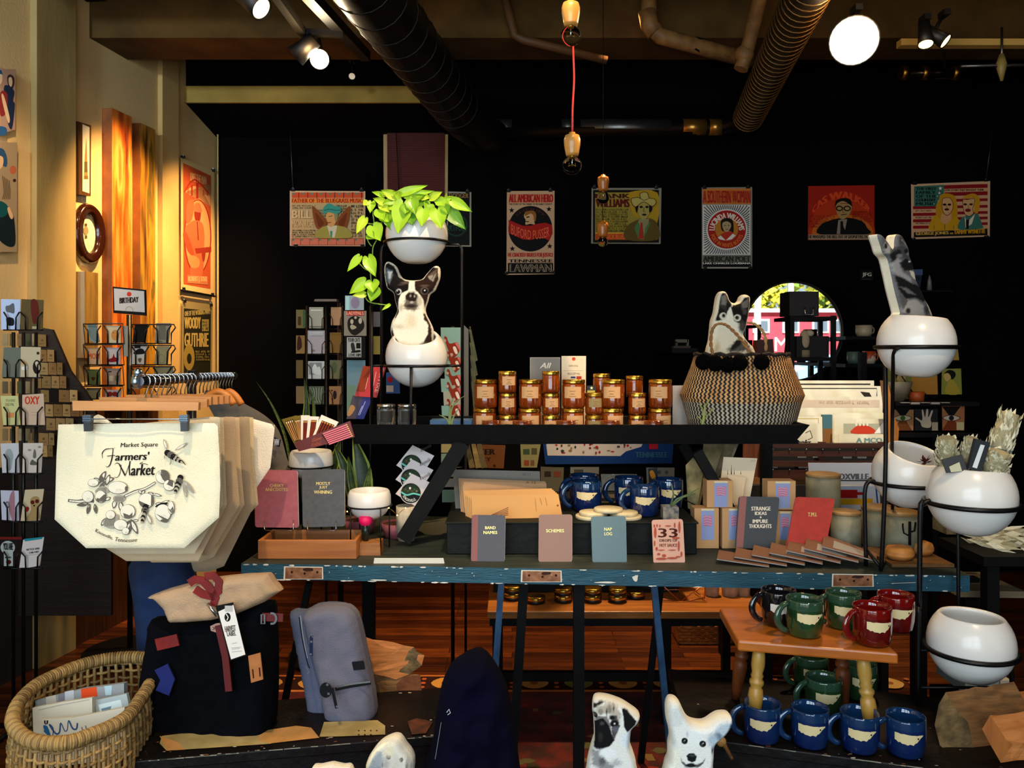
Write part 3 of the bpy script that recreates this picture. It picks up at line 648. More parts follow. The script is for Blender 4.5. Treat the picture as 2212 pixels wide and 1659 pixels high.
# brown shuttered panel high on the back wall
t = T('louvred_panel','tall dark red louvred panel with thin tan frame above the plant','panel',W(899,420,5.55));FR = wood('#b8924a','#947238',2)
b = MB();b.slab([(828,269),(968,269),(967,425),(829,425)],5.565,.03,FR);b.obj('frame',t)
b = MB();b.slab([(836,277),(961,277),(960,425),(837,425)],5.555,.01,mat('#5e160c',.8))
for i in range(36): A = b.slab([(837,279+i*4),(960,279+i*4),(960,281+i*4),(837,281+i*4)],5.548,.006,mat('#3c0e08',.8))
b.obj('slats',t)
b = MB();b.tube([W(855,268,5.5),W(862,410,5.5)],.003,BLK,5);b.obj('pull_cord',t)
# ======================= LEFT WALL =======================
def onwall(q,th,m,name,label,cat,ms=None,art=None,crop=(0,0,1),off=0):
 pl = PL(LW.p+LW.n*(off+th),LW.n);b = MB();b.slab(q,pl,th,m,ms)
 if art: art(Art(b,pl,*crop))
 return tag(b.obj(name),label,cat)
CA = (0,0,3.95)
def a1(a):
 a.rect(0,590,130,1110,'#b08a70');a.sp([(-20,610),(10,600),(20,650),(0,700),(-20,700)],'#28507a');a.sp([(-10,640),(18,640),(14,700),(-10,720)],'#e8c8a0')
 a.sp([(60,660),(85,635),(118,660),(120,720),(95,775),(70,740)],'#3a2a28');a.sp([(72,668),(95,660),(105,700),(95,740),(75,720)],'#e8c49a');a.sp([(30,760),(70,730),(120,780),(110,860),(125,900),(100,1100),(60,1030)],'#1e2a44')
 a.sp([(0,790),(60,800),(50,960),(0,980)],'#8a2a26');a.sp([(10,820),(30,815),(80,1000),(70,1050),(40,960)],'#e4bc90');a.sp([(-20,1080),(50,1090),(50,1150),(-20,1150)],'#2c5a86')
onwall([(0,145),(33,157),(26,282),(0,290)],.02,paper('#b9957c'),'figure_painting','painting of two figures at the top of the left wall edge','painting',art=a1,crop=CA)
def a2(a):
 a.rect(0,1215,145,2150,'#9c8260');a.sp([(-20,1270),(30,1275),(60,1350),(55,1420),(20,1410),(-20,1340)],'#2a4a6a');a.sp([(-20,1335),(25,1345),(20,1420),(-20,1440)],'#d8b080');a.circ(110,1450,28,'#b05a38',36);a.circ(122,1540,14,'#3a1a18')
 a.sp([(-20,1840),(60,1760),(110,1830),(128,1960),(125,2090),(60,2100),(-20,2020)],'#0e1c20');a.sp([(-20,1720),(50,1740),(70,1800),(30,1850),(-20,1840)],'#0e4a4a');a.sp([(60,1780),(80,1770),(110,1840),(100,1870),(80,1850)],'#d8a878')
 for i in range(5): a.line([(20+i*14,1500+i*10),(35+i*12,1640),(20+i*15,1700)],6,'#4a3a22')
onwall([(0,302),(38,313),(32,530),(0,546)],.025,paper('#a08868'),'portrait_painting','muted painting of a seated figure below the two-figure painting','painting',art=a2,crop=CA)
def spire(a):
 a.poly([(703,1060),(763,1085),(762,1650),(703,1630)],'#d8c8a4');a.poly([(735,1170),(742,1330),(748,1500),(715,1500),(722,1330)],'#8a6a34');a.rect(718,1380,745,1470,'#5c4420');a.rect(714,1500,750,1530,'#6a5028')
onwall([(168,262),(197,271),(196,424),(170,420)],.03,wood('#5c3818','#3a200c',2),'spire_print','narrow wood-framed print of a church spire on the left wall','picture',art=spire,crop=CA)
onwall([(178,422),(191,425),(191,439),(179,437)],.004,paper('#c9b488'),'price_card','small price card under the narrow spire print','card')
onwall([(176,568),(189,570),(189,576),(176,574)],.004,paper('#d8c48c'),'price_card','small price card under the oval frame','card')
onwall([(381,613),(386,614),(386,621),(381,620)],.004,paper('#c9b070'),'price_card','tiny price card beside the guitar poster','card')
onwall([(380,650),(385,651),(385,658),(380,657)],.004,paper('#c9b070'),'price_card','tiny price card beside the cream-on-black lettered poster','card')
# oval frame
c0 = LW(187,505);t = T('oval_frame','dark oval wooden frame with a small silhouette on the left wall','picture frame',c0);u = V((.150,.989,0));up = V((0,0,1))
b = MB();N = 40;pr = [(0,0),(.004,.02),(.02,.034),(.036,.026),(.044,.034),(.056,.02),(.06,0)]
vs = [];ns_ = len(pr)
for i in range(N):
 a_ = 2*PI*i/N
 for dr,dz in pr: vs.append(c0+u*math.cos(a_)*(.058+dr)*1.0+up*math.sin(a_)*(.098+dr)+LW.n*(dz+.004))
b.add(vs,[(i*ns_+j,i*ns_+j+1,((i+1) % N)*ns_+j+1,((i+1) % N)*ns_+j) for i in range(N) for j in range(ns_-1)],mat('#2c0f05',.18,coat=.8),True);b.obj('frame',t)
b = MB();pl = PL(LW.p+LW.n*.006,LW.n);b.sheet([c0+u*math.cos(2*PI*i/N)*.064+up*math.sin(2*PI*i/N)*.104+LW.n*.008 for i in range(N)],paper('#e0cfa4'))
A = Art(b,PL(LW.p+LW.n*.009,LW.n),0,400,3.95);A.poly([(722,325),(744,325),(740,350),(752,370),(755,400),(742,425),(744,455),(722,455),(724,425),(710,400),(712,370),(724,350)],'#8a7a54');A.rect(722,330,742,350,'#4a3c22');A.rect(724,430,742,452,'#4a3c22');b.obj('silhouette',t)
# big abstract panels
def abstract(seed,cols):
 t = NT('abstract_paint');nz = t.n('TexNoise');nz.inputs['Scale'].default_value = 5;nz.inputs['Detail'].default_value = 7;nz.inputs['Distortion'].default_value = .3
 co = t.coord((3.5,3.5,.45));ad = t.n('Vector' if 0 else 'VectorMath',operation='ADD');ad.inputs[1].default_value = (seed,seed*2,0);t.l(co,ad.inputs[0]);t.l(ad.outputs[0],nz.inputs['Vector'])
 t.l(t.ramp(nz.outputs[0],cols),t.b.inputs['Base Color']);t.b.inputs['Roughness'].default_value = .5;t.bump(nz.outputs[0],.3);return t.m
def panel(Y0,Y1,th,ytop_px,x_side,zbot,m,ms,label):
 z1 = W(x_side,ytop_px,Y0).z;a = V((lwx(Y0),Y0,zbot));c = V((lwx(Y1),Y1,zbot));b = MB()
 b.prism([a+LW.n*th,c+LW.n*th,c+LW.n*th+V((0,0,z1-zbot)),a+LW.n*th+V((0,0,z1-zbot))],-LW.n*th,m,ms);return tag(b.obj('abstract_panel',bevel=.003),label,'painting')
SIDEC = mat('#8f4d14',.6,c2='#6e3a10',ns=8)
panel(4.40,4.57,.06,234,230,1.22,abstract(1.3,[(.28,'#5a1a08'),(.4,'#a04412'),(.5,'#c86a1a'),(.6,'#d89040'),(.72,'#6a5a20')]),SIDECOL := SIDEC,'tall orange and rust abstract panel, the taller of the pair on the left wall')
panel(4.665,4.81,.05,266,295,1.22,abstract(7.7,[(.3,'#3a1c08'),(.42,'#8a5a18'),(.52,'#b07a1e'),(.62,'#5a4a18'),(.72,'#b5671a')]),SIDEC,'tall ochre and olive abstract panel, the shorter of the pair on the left wall')
panel(4.195,4.30,.05,586,170,1.47,abstract(3.1,[(.3,'#5a3814'),(.5,'#8a6a2e'),(.7,'#6e4a1c')]),mat('#9a8868',.7),'short weathered wood panel below the oval frame')
# posters on the left wall
LWP = PL(LW.p+LW.n*.02,LW.n);CB = (0,0,3.95);
def d_gtr(a):
 o = 400*3.95
 a.poly([(1562,1390),(1800,1500),(1795,o+885),(1565,o+845)],'#c0502a');a.text('LIVES THE MAN',1625,1470,1760,1540,'#e8b070',1,rise=40)
 a.poly([(1575+220*t/12,1640-105*math.sin(PI*t/12)+10*t/1) for t in range(13)]+[(1795,o-10),(1795,o+90),(1575,o+60)],'#d89a64');a.line([(1570,1640),(1640,1540),(1700,1560),(1780,1650)],14,'#a8301c',sm=4);a.rect(1672,1560,1692,o+120,'#9a2414');a.rect(1630,1580,1642,o+90,'#9a2414');a.rect(1600,1600,1606,o+80,'#a83a1c');a.rect(1730,1620,1738,o+90,'#a83a1c');a.rect(1765,1640,1771,o+90,'#a83a1c')
 a.circ(1685,o+435,115,'#d8945c',320,40);a.ring(1685,o+440,112,10,'#9a2a18',315,40);a.sp([(1600,o+140),(1650,o+130),(1640,o+280),(1590,o+330),(1585,o+220)],'#b0603a')
 a.sp([(1655,o+230),(1668,o+160),(1705,o+165),(1712,o+240),(1700,o+310),(1665,o+300)],'#8e2a18');a.sp([(1650,o+215),(1660,o+160),(1700,o+155),(1722,o+225),(1690,o+232)],'#c86a44')
 a.sp([(1575,o+370),(1620,o+320),(1660,o+300),(1720,o+320),(1740,o+400),(1740,o+520),(1720,o+780),(1620,o+780),(1640,o+560),(1600,o+480)],'#c8643c');a.line([(1680,o+310),(1690,o+470)],8,'#7e1e12')
 a.sp([(1585,o+400),(1560,o+420),(1590,o+540),(1620,o+590),(1650,o+600),(1640,o+530)],'#b04a2c');a.sp([(1600,o+620),(1650,o+600),(1700,o+640),(1690,o+700),(1630,o+700)],'#d88a50');a.poly([(1660,o+540),(1800,o+525),(1800,o+570),(1670,o+585)],'#9a2e1c');a.sp([(1720,o+580),(1750,o+575),(1740,o+650),(1725,o+640)],'#9a2e1c')
 a.poly([(1595,o+765),(1770,o+780),(1770,o+850),(1595,o+835)],'#c8744a');a.text('ROBERT J. SOUL',1605,o+778,1765,o+832,'#e8b878',1)
t = poster('tall red and orange poster of a guitar player on the left wall',[(391,340),(463,370),(461,637),(391,625)],'#d8b878',d_gtr,CB,[(395,339),(460,368),(396,624),(458,636)],pl=LWP,group=None)
b = MB();b.tube([LWP(391,627)+LW.n*.008,LWP(461,640)+LW.n*.008],.007,BLK,8);b.obj('hanging_rail',t)
def d_wg(a):
 o = 400*3.95
 a.poly([(1568,o+1050),(1800,o+1075),(1795,o+1600),(1568,o+1600)],'#1c1a10');a.text('ONE OF THE WORKING MAN\'S',1575,o+1075,1790,o+1118,'#9c8a50',1,rise=-20);a.text('WOODY',1575,o+1125,1710,o+1225,'#a8904e',3);a.text('GUTHRIE',1575,o+1260,1775,o+1380,'#a8904e',3)
 a.rect(1722,o+1145,1780,o+1245,'#8a7a40');a.scribble(1728,o+1155,1775,o+1240,3,'#1c1a10');a.circ(1610,o+1470,48,'#8a7434',110);a.circ(1612,o+1480,20,'#1c1a10',45);a.scribble(1668,o+1410,1790,o+1500,4,'#8a7a40');
poster('black poster with tall cream lettering at the end of the left wall',[(394,650),(460,658),(458,810),(392,810)],'#8a7a50',d_wg,CB,[(398,651),(455,659)],pl=LWP,group=None)
b = MB();b.tube([V((-2.0,5.57,.1)),V((-2.0,5.57,3.05))],.006,mat('#c9b070',.5),6);tag(b.obj('corner_strip'),'thin pale strip running up the corner beside the black wall','strip')
# ======================= THE BLUE DOOR TABLE =======================
ZT = .843;ZB = .55
BLUE = mat('#1f5264',.55,c2='#17414f',ns=14,st=(.6,4,4),mix=(.3,.7),bump=.25,bs=60,name='blue_paint')
TOPM = mat('#2a3128',.6,c2='#1b2420',ns=9,st=(.5,4,4),bump=.2,bs=40,name='worn_paint')
TE = PL(W(522,1217,2.55),(-.064,-1,0))                          # plane of the table's front edge
def fr_(x): p = TE(x,1230);return V((p.x,p.y,0))
FL,FR2 = fr_(521),fr_(2095);dep = V((.049,.76,0));th = .048
t = T('door_table','chipped blue painted door used as a long display table','table',(.25,2.8,0))
b = MB();q = [FL+V((0,0,ZT)),FR2+V((0,0,ZT)),FR2+dep+V((0,0,ZT)),FL+dep+V((0,0,ZT))]
b.add([p-V((0,0,th)) for p in q]+q,[(0,1,5,4),(1,2,6,5),(2,3,7,6),(3,0,4,7),(3,2,1,0)],BLUE);b.add(q,[(0,1,2,3)],TOPM);b.obj('tabletop',t)
CHIP = mat('#d9d4c4',.8);rnd = random.Random(5)
b = MB();A = Art(b,TE,lift=.001)
def blob(x,y,w_,h_,m,n=9): A.sp([(x+w_*math.cos(2*PI*i/n)*rnd.uniform(.6,1.1),y+h_*math.sin(2*PI*i/n)*rnd.uniform(.6,1.1)) for i in range(n)],m,2)
def ytop(x): return W(0,0,1).z and (761+(H-ZT)*F/TE(x,1230).y)
for x in [rnd.uniform(530,2090) for _ in range(46)]: blob(x,ytop(x)+1.5,rnd.uniform(2,9),rnd.uniform(.8,2.2),CHIP)
for x in [rnd.uniform(530,2090) for _ in range(34)]: blob(x,ytop(x)+th*F/2.48-1.5,rnd.uniform(3,12),rnd.uniform(.8,2),CHIP)
for x in [rnd.uniform(530,2090) for _ in range(30)]: blob(x,ytop(x)+rnd.uniform(6,28),rnd.uniform(.5,1.6),rnd.uniform(.5,1.4),CHIP)
blob(1372,1247,7,8,CHIP);blob(1310,1256,30,2,CHIP);blob(820,1251,20,1.5,CHIP)
A.line([(1922,1258),(1975,1256)],1,CHIP);b.obj('chipped_paint',t)['kind'] = 'stuff'
A = None;MORT = mat('#9a6a4a',.8,c2='#6e452c',ns=50);
for x0,x1,y0,y1 in ((617,696,1225,1250),(1129,1211,1233,1256),(1800,1884,1241,1266)):
 b = MB();A = Art(b,TE,lift=.0022);A.poly([(x0-3,y0-2),(x1+2,y0-1),(x1+3,y1+1),(x0-4,y1+1)],CHIP);A.poly([(x0,y0),(x1,y0+1),(x1,y1),(x0-1,y1)],MORT)
 for i in range(3): A.circ(x0+14+i*(x1-x0-24)/2,(y0+y1)/2-2+i % 2*3,2.6,'#2a1408')
 blob((x0+x1)/2+10,y0+5,14,4,mat('#33180c',.9));b.obj('hinge_mortise',t)
b = MB();p0 = W(1984,1262,2.52);b.beam((p0.x,2.52,.009),(p0.x,2.52,ZT-th-.002),.036,.036,BLK)
for x,y in ((-.55,3.15),(1.1,3.05)): b.beam((x,y,.009),(x,y,ZT-th-.02),.045,.045,BLK)
p0 = W(1250,1262,2.62);b.beam((p0.x,2.62,.003),(p0.x,2.62,ZT-th-.02),.034,.034,BLK);b.beam((p0.x-.22,2.75,.003),(p0.x-.17,2.75,ZT-.07),.03,.03,BLK)
b.bb(-.6,1.15,3.03,3.07,ZT-.1,ZT-th-.001,BLK);b.obj('trestle',t)
# two metal trestle legs splayed on each side, grey blue low down
SB = mat('#3f6488',.45,c2='#2c4a68',ns=20,name='blue_grey_metal')
for i,(xa,xb,Y) in enumerate(((1083,1062,2.9),(1412,1442,2.9),(1428,1395,2.98),(668,605,2.9))):
 b = MB();top = W(xa,1258,Y);z0 = .003;bot = V((top.x+(W(xb,1500,Y).x-top.x)*1.35,Y,z0));b.beam(top,bot,.022,.022,SB if i < 2 else BLK);b.obj('leg',t)
# ======================= RAISED BLACK SHELF =======================
YS = 2.75;ZL = 1.256;ZF = 1.203
t = T('raised_shelf','long black trough-shaped shelf raised on diagonal struts over the blue table','shelf',(.25,2.9,ZT))
b = MB();xa,xb = -.535,1.0;SHB = mat('#050404',.7,spec=.15,c2='#080706',ns=30,bump=.15)
b.prism([(xa,YS,ZL),(xb,YS,ZL),(xb-.045,YS+.012,1.198),(xa,YS+.012,1.198)],(0,.02,0),SHB)
b.prism([(xa,3.12,ZL),(xb,3.12,ZL),(xb-.045,3.11,1.198),(xa,3.11,1.198)],(0,.02,0),SHB)
b.bb(xa,xb-.03,YS+.02,3.12,1.19,ZF,SHB);b.prism([(xb,YS,ZL),(xb,3.14,ZL),(xb-.045,3.11,1.198),(xb-.045,YS+.02,1.198)],(-.015,0,0),SHB);b.obj('trough',t)
for i,(x0,y0,x1,y1,Y,w_) in enumerate(((1000,955,872,1166,2.78,.052),(1505,975,1600,1140,2.78,.035))):
 p,q = W(x0,y0,Y),W(x1,y1,Y)
 for k in (0,.24): b = MB();q2 = q+V((0,k,0));q2.z = ZT+.022 if i == 0 else q.z;b.beam(p+V((0,k,0)),q2,w_,.03,mat('#0c0d0b',.7,c2='#070807',ns=20,bump=.3,spec=.2),up=V((0,1,0)));b.obj('strut',t)
b = MB();q = W(1600,1140,2.78);b.tube([q+V((0,-.02,0)),q+V((0,.27,0))],.008,CHROME,8);b.tube([(q.x,2.8,q.z),(q.x+.04,2.8,ZT+.001)],.008,BLK,8);b.tube([(q.x,3.02,q.z),(q.x+.04,3.02,ZT+.001)],.008,BLK,8)
q = W(1450,1075,2.8);b.tube([W(1440,1060,2.85),W(1560,1120,2.85)],.002,BLK,5);b.obj('cross_rod',t)
# ======================= ROUND PLANTERS =======================
def rotm(tx,ty): return (Matrix.Rotation(ty,3,'Y')@Matrix.Rotation(tx,3,'X'))
def pot(cx,cy,rpx,Y,label,tx=0,ty=0,op=.72,name='round_planter',sq=1.,m=CERAMIC,flat=.35,group='white speckled round planters'):
 c = W(cx,cy,Y);R = rpx*Y/F;M = rotm(tx,ty);th0 = math.asin(op);pr = []
 for i in range(15):
  a = -PI/2+(PI-th0)*i/14
  r_,z_ = math.cos(a)*R,math.sin(a)*R
  if z_ < -R*.93: z_ = -R*.93
  pr.append((r_,z_*sq))
 r1,z1 = pr[-1];pr += [(r1-R*.03,z1+R*.03),(r1-R*.09,z1+R*.012)]
 for i in range(12):
  a = (PI/2-th0)-(PI-th0)*.95*i/11;pr.append((math.cos(a)*R*.89,math.sin(a)*R*.89*sq-R*.0))
 pr[0] = (0,pr[0][1])
 b = MB();b.lathe(pr,c,m,44,M);o = b.obj(name,origin=c+M@V((0,0,-R*.93*sq)));tag(o,label,'planter',group);return c,R
def hoop(b,c,R,z=0,r=.0045,tx=0): b.tube([c+V((math.cos(t*PI/18)*R,math.sin(t*PI/18)*R,z)) for t in range(36)],r,WIRE,8,True)
def rodp(b,pts,r=.0045): b.tube([W(*p) if not isinstance(p,V) else p for p in pts],r,WIRE,8)
c,R = pot(900,506,67,2.9,'white round planter holding the trailing lime plant at the top of the wire stand')
c2,R2 = pot(900,770,67,2.9,'tilted white round planter holding the black and white terrier cushion',tx=.42,op=.74)
t = T('wire_plant_stand','tall black wire plant stand on the raised shelf, holding two round planters','plant stand',(c.x,2.9,ZF))
b = MB();hoop(b,c,R+.004,W(0,524,2.9).z-c.z);hoop(b,c2,R2+.004,W(0,790,2.9).z-c2.z,.005);b.obj('hoop',t)
for pts in ([(833,528,2.9),(826,532,2.9),(824,545,2.9),V((W(824,0,2.9).x,2.9,ZF+.001))],[(966,528,2.9),(990,528,2.9),(997,536,2.9),(998,550,2.9),V((W(998,0,2.9).x,2.9,ZF+.001))],
   [(803,656,2.86),V((W(803,0,2.86).x,2.86,ZF+.001))],[(888,792,2.79),V((W(888,0,2.79).x,2.79,ZF+.001))]):
 b = MB();rodp(b,pts,.005);b.obj('leg',t)
b = MB();rodp(b,[(803,790,2.86),(834,790,2.88)]);rodp(b,[(966,790,2.88),(998,790,2.9)]);rodp(b,[(803,658,2.86),(824,656,2.9)]);b.obj('cross_bar',t)
# right hand stands
c1,R1 = pot(1979,741,79,2.35,'white round planter with the grey shepherd cushion rising from it',ty=.09,op=.74)
cB,RB = pot(1963,1022,75,2.5,'tilted open white planter with a small dark succulent inside',tx=.36,ty=.12,op=.78)
cC,RC = pot(2098,1070,89,2.2,'large white planter filled with sage bundles',ty=.03,op=.76)
cD,RD = pot(2097,1388,87,2.15,'lowest white planter beside the split log at the right',op=.76,ty=.03)
t = T('wire_planter_rack','black wire rack standing on the blue table under the shepherd planter','plant stand',(W(1912,1215,2.42).x,2.42,ZT))
b = MB();hoop(b,c1,R1+.004,W(0,750,2.35).z-c1.z,.006);b.obj('hoop',t)
b = MB();hoop(b,cB,RB+.004,W(0,1042,2.5).z-cB.z,.006);b.obj('hoop',t)
zt_ = ZT+.006
def leg_(pts,r,par): b = MB();b.tube([(p.x,p.y,p.z) for p in smooth_pts(pts,False,4)],r,WIRE,8);return b.obj('leg',par)
X1912 = W(1912,0,2.42)
leg_([W(1898,750,2.35),W(1908,752,2.4),W(1912,775,2.42),W(1913,1000,2.43),V((X1912.x,2.44,.9)),V((X1912.x,2.45,zt_))],.0065,t)
leg_([W(1940,752,2.27),W(1931,762,2.3),W(1929,800,2.33),W(1927,960,2.5),W(1928,1000,2.6),V((W(1928,0,2.75).x,2.75,zt_))],.0055,t)
leg_([W(1897,1042,2.5),W(1878,1040,2.5),W(1869,1056,2.5),W(1868,1100,2.5),V((W(1871,0,2.5).x,2.5,zt_))],.0065,t)
b = MB();b.tube([V((W(1871,0,2.5).x,2.5,zt_+.05)),V((X1912.x-.004,2.45,zt_+.012))],.005,WIRE,8);b.tube([V((X1912.x,2.45,zt_)),V((W(1928,0,2.75).x,2.75,zt_))],.005,WIRE,8);b.obj('cross_bar',t)
t = T('wire_planter_rack','tall black wire rack in front of the blue table carrying the sage and lowest planters','plant stand',(W(2060,0,2.2).x,2.2,.553))
b = MB();hoop(b,cC,RC+.004,W(0,1086,2.2).z-cC.z,.0065);b.obj('hoop',t)
b = MB();hoop(b,cD,RD+.004,W(0,1402,2.15).z-cD.z,.0065);b.obj('hoop',t)
z0 = ZB+.004
leg_([W(2009,1082,2.2),W(1995,1088,2.2),W(1988,1105,2.2),W(1986,1300,2.2),V((W(1984,0,2.2).x,2.2,.8)),V((W(1984,0,2.2).x,2.2,z0))],.007,t)
leg_([W(2170,1404,2.2),W(2182,1425,2.2),W(2186,1470,2.2),V((W(2188,0,2.2).x,2.2,z0))],.0065,t)
leg_([W(2100,1142,2.33),W(2072,1150,2.36),W(2070,1200,2.36),V((W(2071,0,2.36).x,2.36,z0))],.0055,t)
leg_([W(2009,1402,2.15),V((W(1993,0,2.2).x,2.19,.72))],.0055,t)
b = MB();
for z in (.6,.7): b.tube([V((W(1984,0,2.2).x,2.2,z)),V((W(2188,0,2.2).x,2.2,z))],.004,WIRE,8)
b.obj('cross_bar',t)
# small bowls on the table
def bowl(cx,ytopp,w_,ybot,Y,label):
 c = W(cx,ybot,Y);hh = W(cx,ytopp,Y).z-c.z;R = w_/2*Y/F;t = T('small_bowl_planter',label,'planter',c)
 b = MB();pr = [(0,0),(R*.45,0),(R*.75,hh*.16),(R*.97,hh*.42),(R*1.0,hh*.52),(R*.985,hh*.8),(R*.93,hh*.95),(R*.87,hh),(R*.82,hh*.97),(R*.9,hh*.6),(R*.7,hh*.2),(0,hh*.15)]
 b.lathe(pr,c,CERAMIC,40);b.obj('bowl',t)
 b = MB();b.tube([c+V((math.cos(i*PI/18)*R*1.02,math.sin(i*PI/18)*R*1.02,hh*.46)) for i in range(36)],.0028,WIRE,6,True)
 for a in (.6,2.2,3.9,5.4): b.tube([c+V((math.cos(a)*R*1.02,math.sin(a)*R*1.02,hh*.46)),V((c.x+math.cos(a)*R*1.02,c.y+math.sin(a)*R*1.02,ZT+.002))],.0026,WIRE,6)
 b.obj('wire_stand',t);return c,R,hh
bowl(798,1058,93,1119,2.72,'small white bowl planter in a wire ring behind the pink-tipped marker')
MBOWL = bowl(672,973,94,1034,2.92,'small white bowl holding matchboxes behind the two upright notebooks')
# ======================= TRAILING PLANT =======================
PC = W(900,455,2.9)
t = T('trailing_plant','lime green heart-leaved trailing plant spilling from the top planter','plant',(c.x,c.y,c.z+.02))
LG = [mat(a,.38,c2=b_,ns=14,coat=.15,spec=.4,bump=.1,bs=30,name='leaf_green') for a,b_ in (('#8fb81e','#a4cc2c'),('#a9c92a','#c4d83c'),('#6f9c1a','#86b424'),('#4c7c18','#5f9420'))]
def leaf(base,tip,wd,m,Y=2.82,par=None,curl=.25,name='leaf',dy=0):
 o = (550,380,3.95);p = W(o[0]+base[0]/o[2],o[1]+base[1]/o[2],Y+dy);q = W(o[0]+tip[0]/o[2],o[1]+tip[1]/o[2],Y-.02+dy*.3)
 d = q-p;L = d.length;d.normalize();s_ = d.cross(V((0,-1,0))).normalized();n = s_.cross(d).normalized();wd = wd/o[2]*Y/F
 rows = [(-.06,.30),(-.02,.62),(.08,.9),(.22,1.0),(.4,.93),(.58,.72),(.75,.46),(.9,.2),(1,.01)];vs = []
 for u_,ww in rows:
  for j in range(-3,4):
   v_ = j/3;x = v_*ww*wd/2;uu = u_+(.0 if u_ > .02 else (-.07*abs(v_) if abs(v_) > .3 else .08))
   vs.append(p+d*(uu*L)+s_*x+n*(abs(v_)**1.3*wd*.14*curl*3-(uu**2)*L*curl*.35))
 b = MB();b.add(vs,[(i*7+j,i*7+j+1,(i+1)*7+j+1,(i+1)*7+j) for i in range(8) for j in range(6)],m,True);return b.obj(name,par,origin=p)
LV = [((1240,150),(1475,78),78,0),((1300,170),(1530,125),70,0),((1195,175),(1078,120),85,1),((1100,165),(1000,135),50,0),((1210,215),(1230,130),80,1),((1350,200),(1450,160),70,2),((1500,190),(1600,135),75,1),((1560,230),(1700,180),60,0),
      ((1110,230),(1010,190),70,1),((1180,210),(1090,240),70,2),((1170,250),(1200,300),90,0),((1340,200),(1370,330),120,2),((1270,235),(1218,490),175,0),((1440,285),(1425,432),130,0),((1560,290),(1592,452),155,0),((1330,340),(1345,420),110,3),((1660,300),(1800,455),125,3),
      ((1690,215),(1852,302),100,0),((1560,205),(1690,275),90,0),((1640,210),(1720,180),60,1),((1630,200),(1636,140),24,1),((1500,240),(1450,290),110,2),((1400,210),(1340,290),120,3),((1080,240),(1150,310),80,1),((1060,290),(1105,380),110,0),((1130,320),(1170,470),110,2),
      ((1090,340),(1150,395),90,0),((965,225),(925,250),70,1),((1000,225),(985,315),80,0),((940,365),(868,490),85,1),((1010,430),(1075,555),155,0),((980,500),(1020,540),90,2),((970,700),(1030,858),120,0),((893,690),(790,815),75,0),((945,900),(808,1005),115,0),
      ((1005,905),(1010,1000),130,0),((1030,960),(990,1075),120,2),((940,1010),(835,1020),60,1),((1150,1100),(1085,1145),32,0),((1250,180),(1180,130),70,0),((1420,170),(1500,190),80,1),((1300,260),(1280,330),110,2),((1620,260),(1650,330),90,3)]
for i,(p,q,wd,k) in enumerate(LV): leaf(p,q,wd,LG[k],2.79 if 300 < q[1] < 560 and p[0] > 1150 else 2.84,t,.22+.1*(i % 3),dy=.0)
b = MB();g = mat('#8aa83a',.5);o_ = lambda x,y,Y=2.85: W(550+x/3.95,380+y/3.95,Y)
b.tube([o_(1250,400,2.9),o_(1100,330),o_(1060,200),o_(1110,320),o_(1120,330)],.0022,g,6)
for P_ in ([(1090,400),(1000,410),(950,395),(940,365)],[(1060,330),(1010,300),(1020,400),(1010,430)],[(1040,550),(1010,610),(1005,700),(990,760),(960,805),(880,730),(893,690)],[(1000,600),(975,570),(950,510)],[(985,780),(995,900),(1000,905)],[(950,900),(935,1000),(970,1070),(1040,1090),(1150,1105)],[(1330,420),(1350,260),(1330,200)],[(1430,420),(1440,280),(1500,200)],[(1500,430),(1560,290),(1680,215)],[(1250,430),(1230,250),(1200,170)]):
 b.tube([(p.x,p.y,p.z) for p in smooth_pts([o_(x,y,2.86) for x,y in P_],False,3)],.0022,g,6)
b.obj('stem',t)
b = MB();b.ell((c.x,c.y,c.z+R*.55),(R*.62,R*.62,R*.1),mat('#2a1a0e',.9),16);b.obj('soil',t)
# ======================= PRINTED ANIMAL CUSHIONS =======================
GUS = mat('#efe3c4',.9,bump=.2,bs=300,name='cushion_edge')
def cush(label,out,crop,pl,thick,layers,base,gus=.012,border=2,bc='#f2ead4',gap=1.3,D=12,fur=.12,ff=.35,mside=None,name='animal_cushion',bot=None):
 ox,oy,k = crop;o = [(ox+x/k,oy+y/k) for x,y in out]
 ob = puffy(o,pl,thick,painter(base,layers,border,bc,ox,oy,k,fur,ff),gus=gus,gap=gap,D=D,mside=mside or GUS,name=name)
 return tag(ob,label,'cushion')
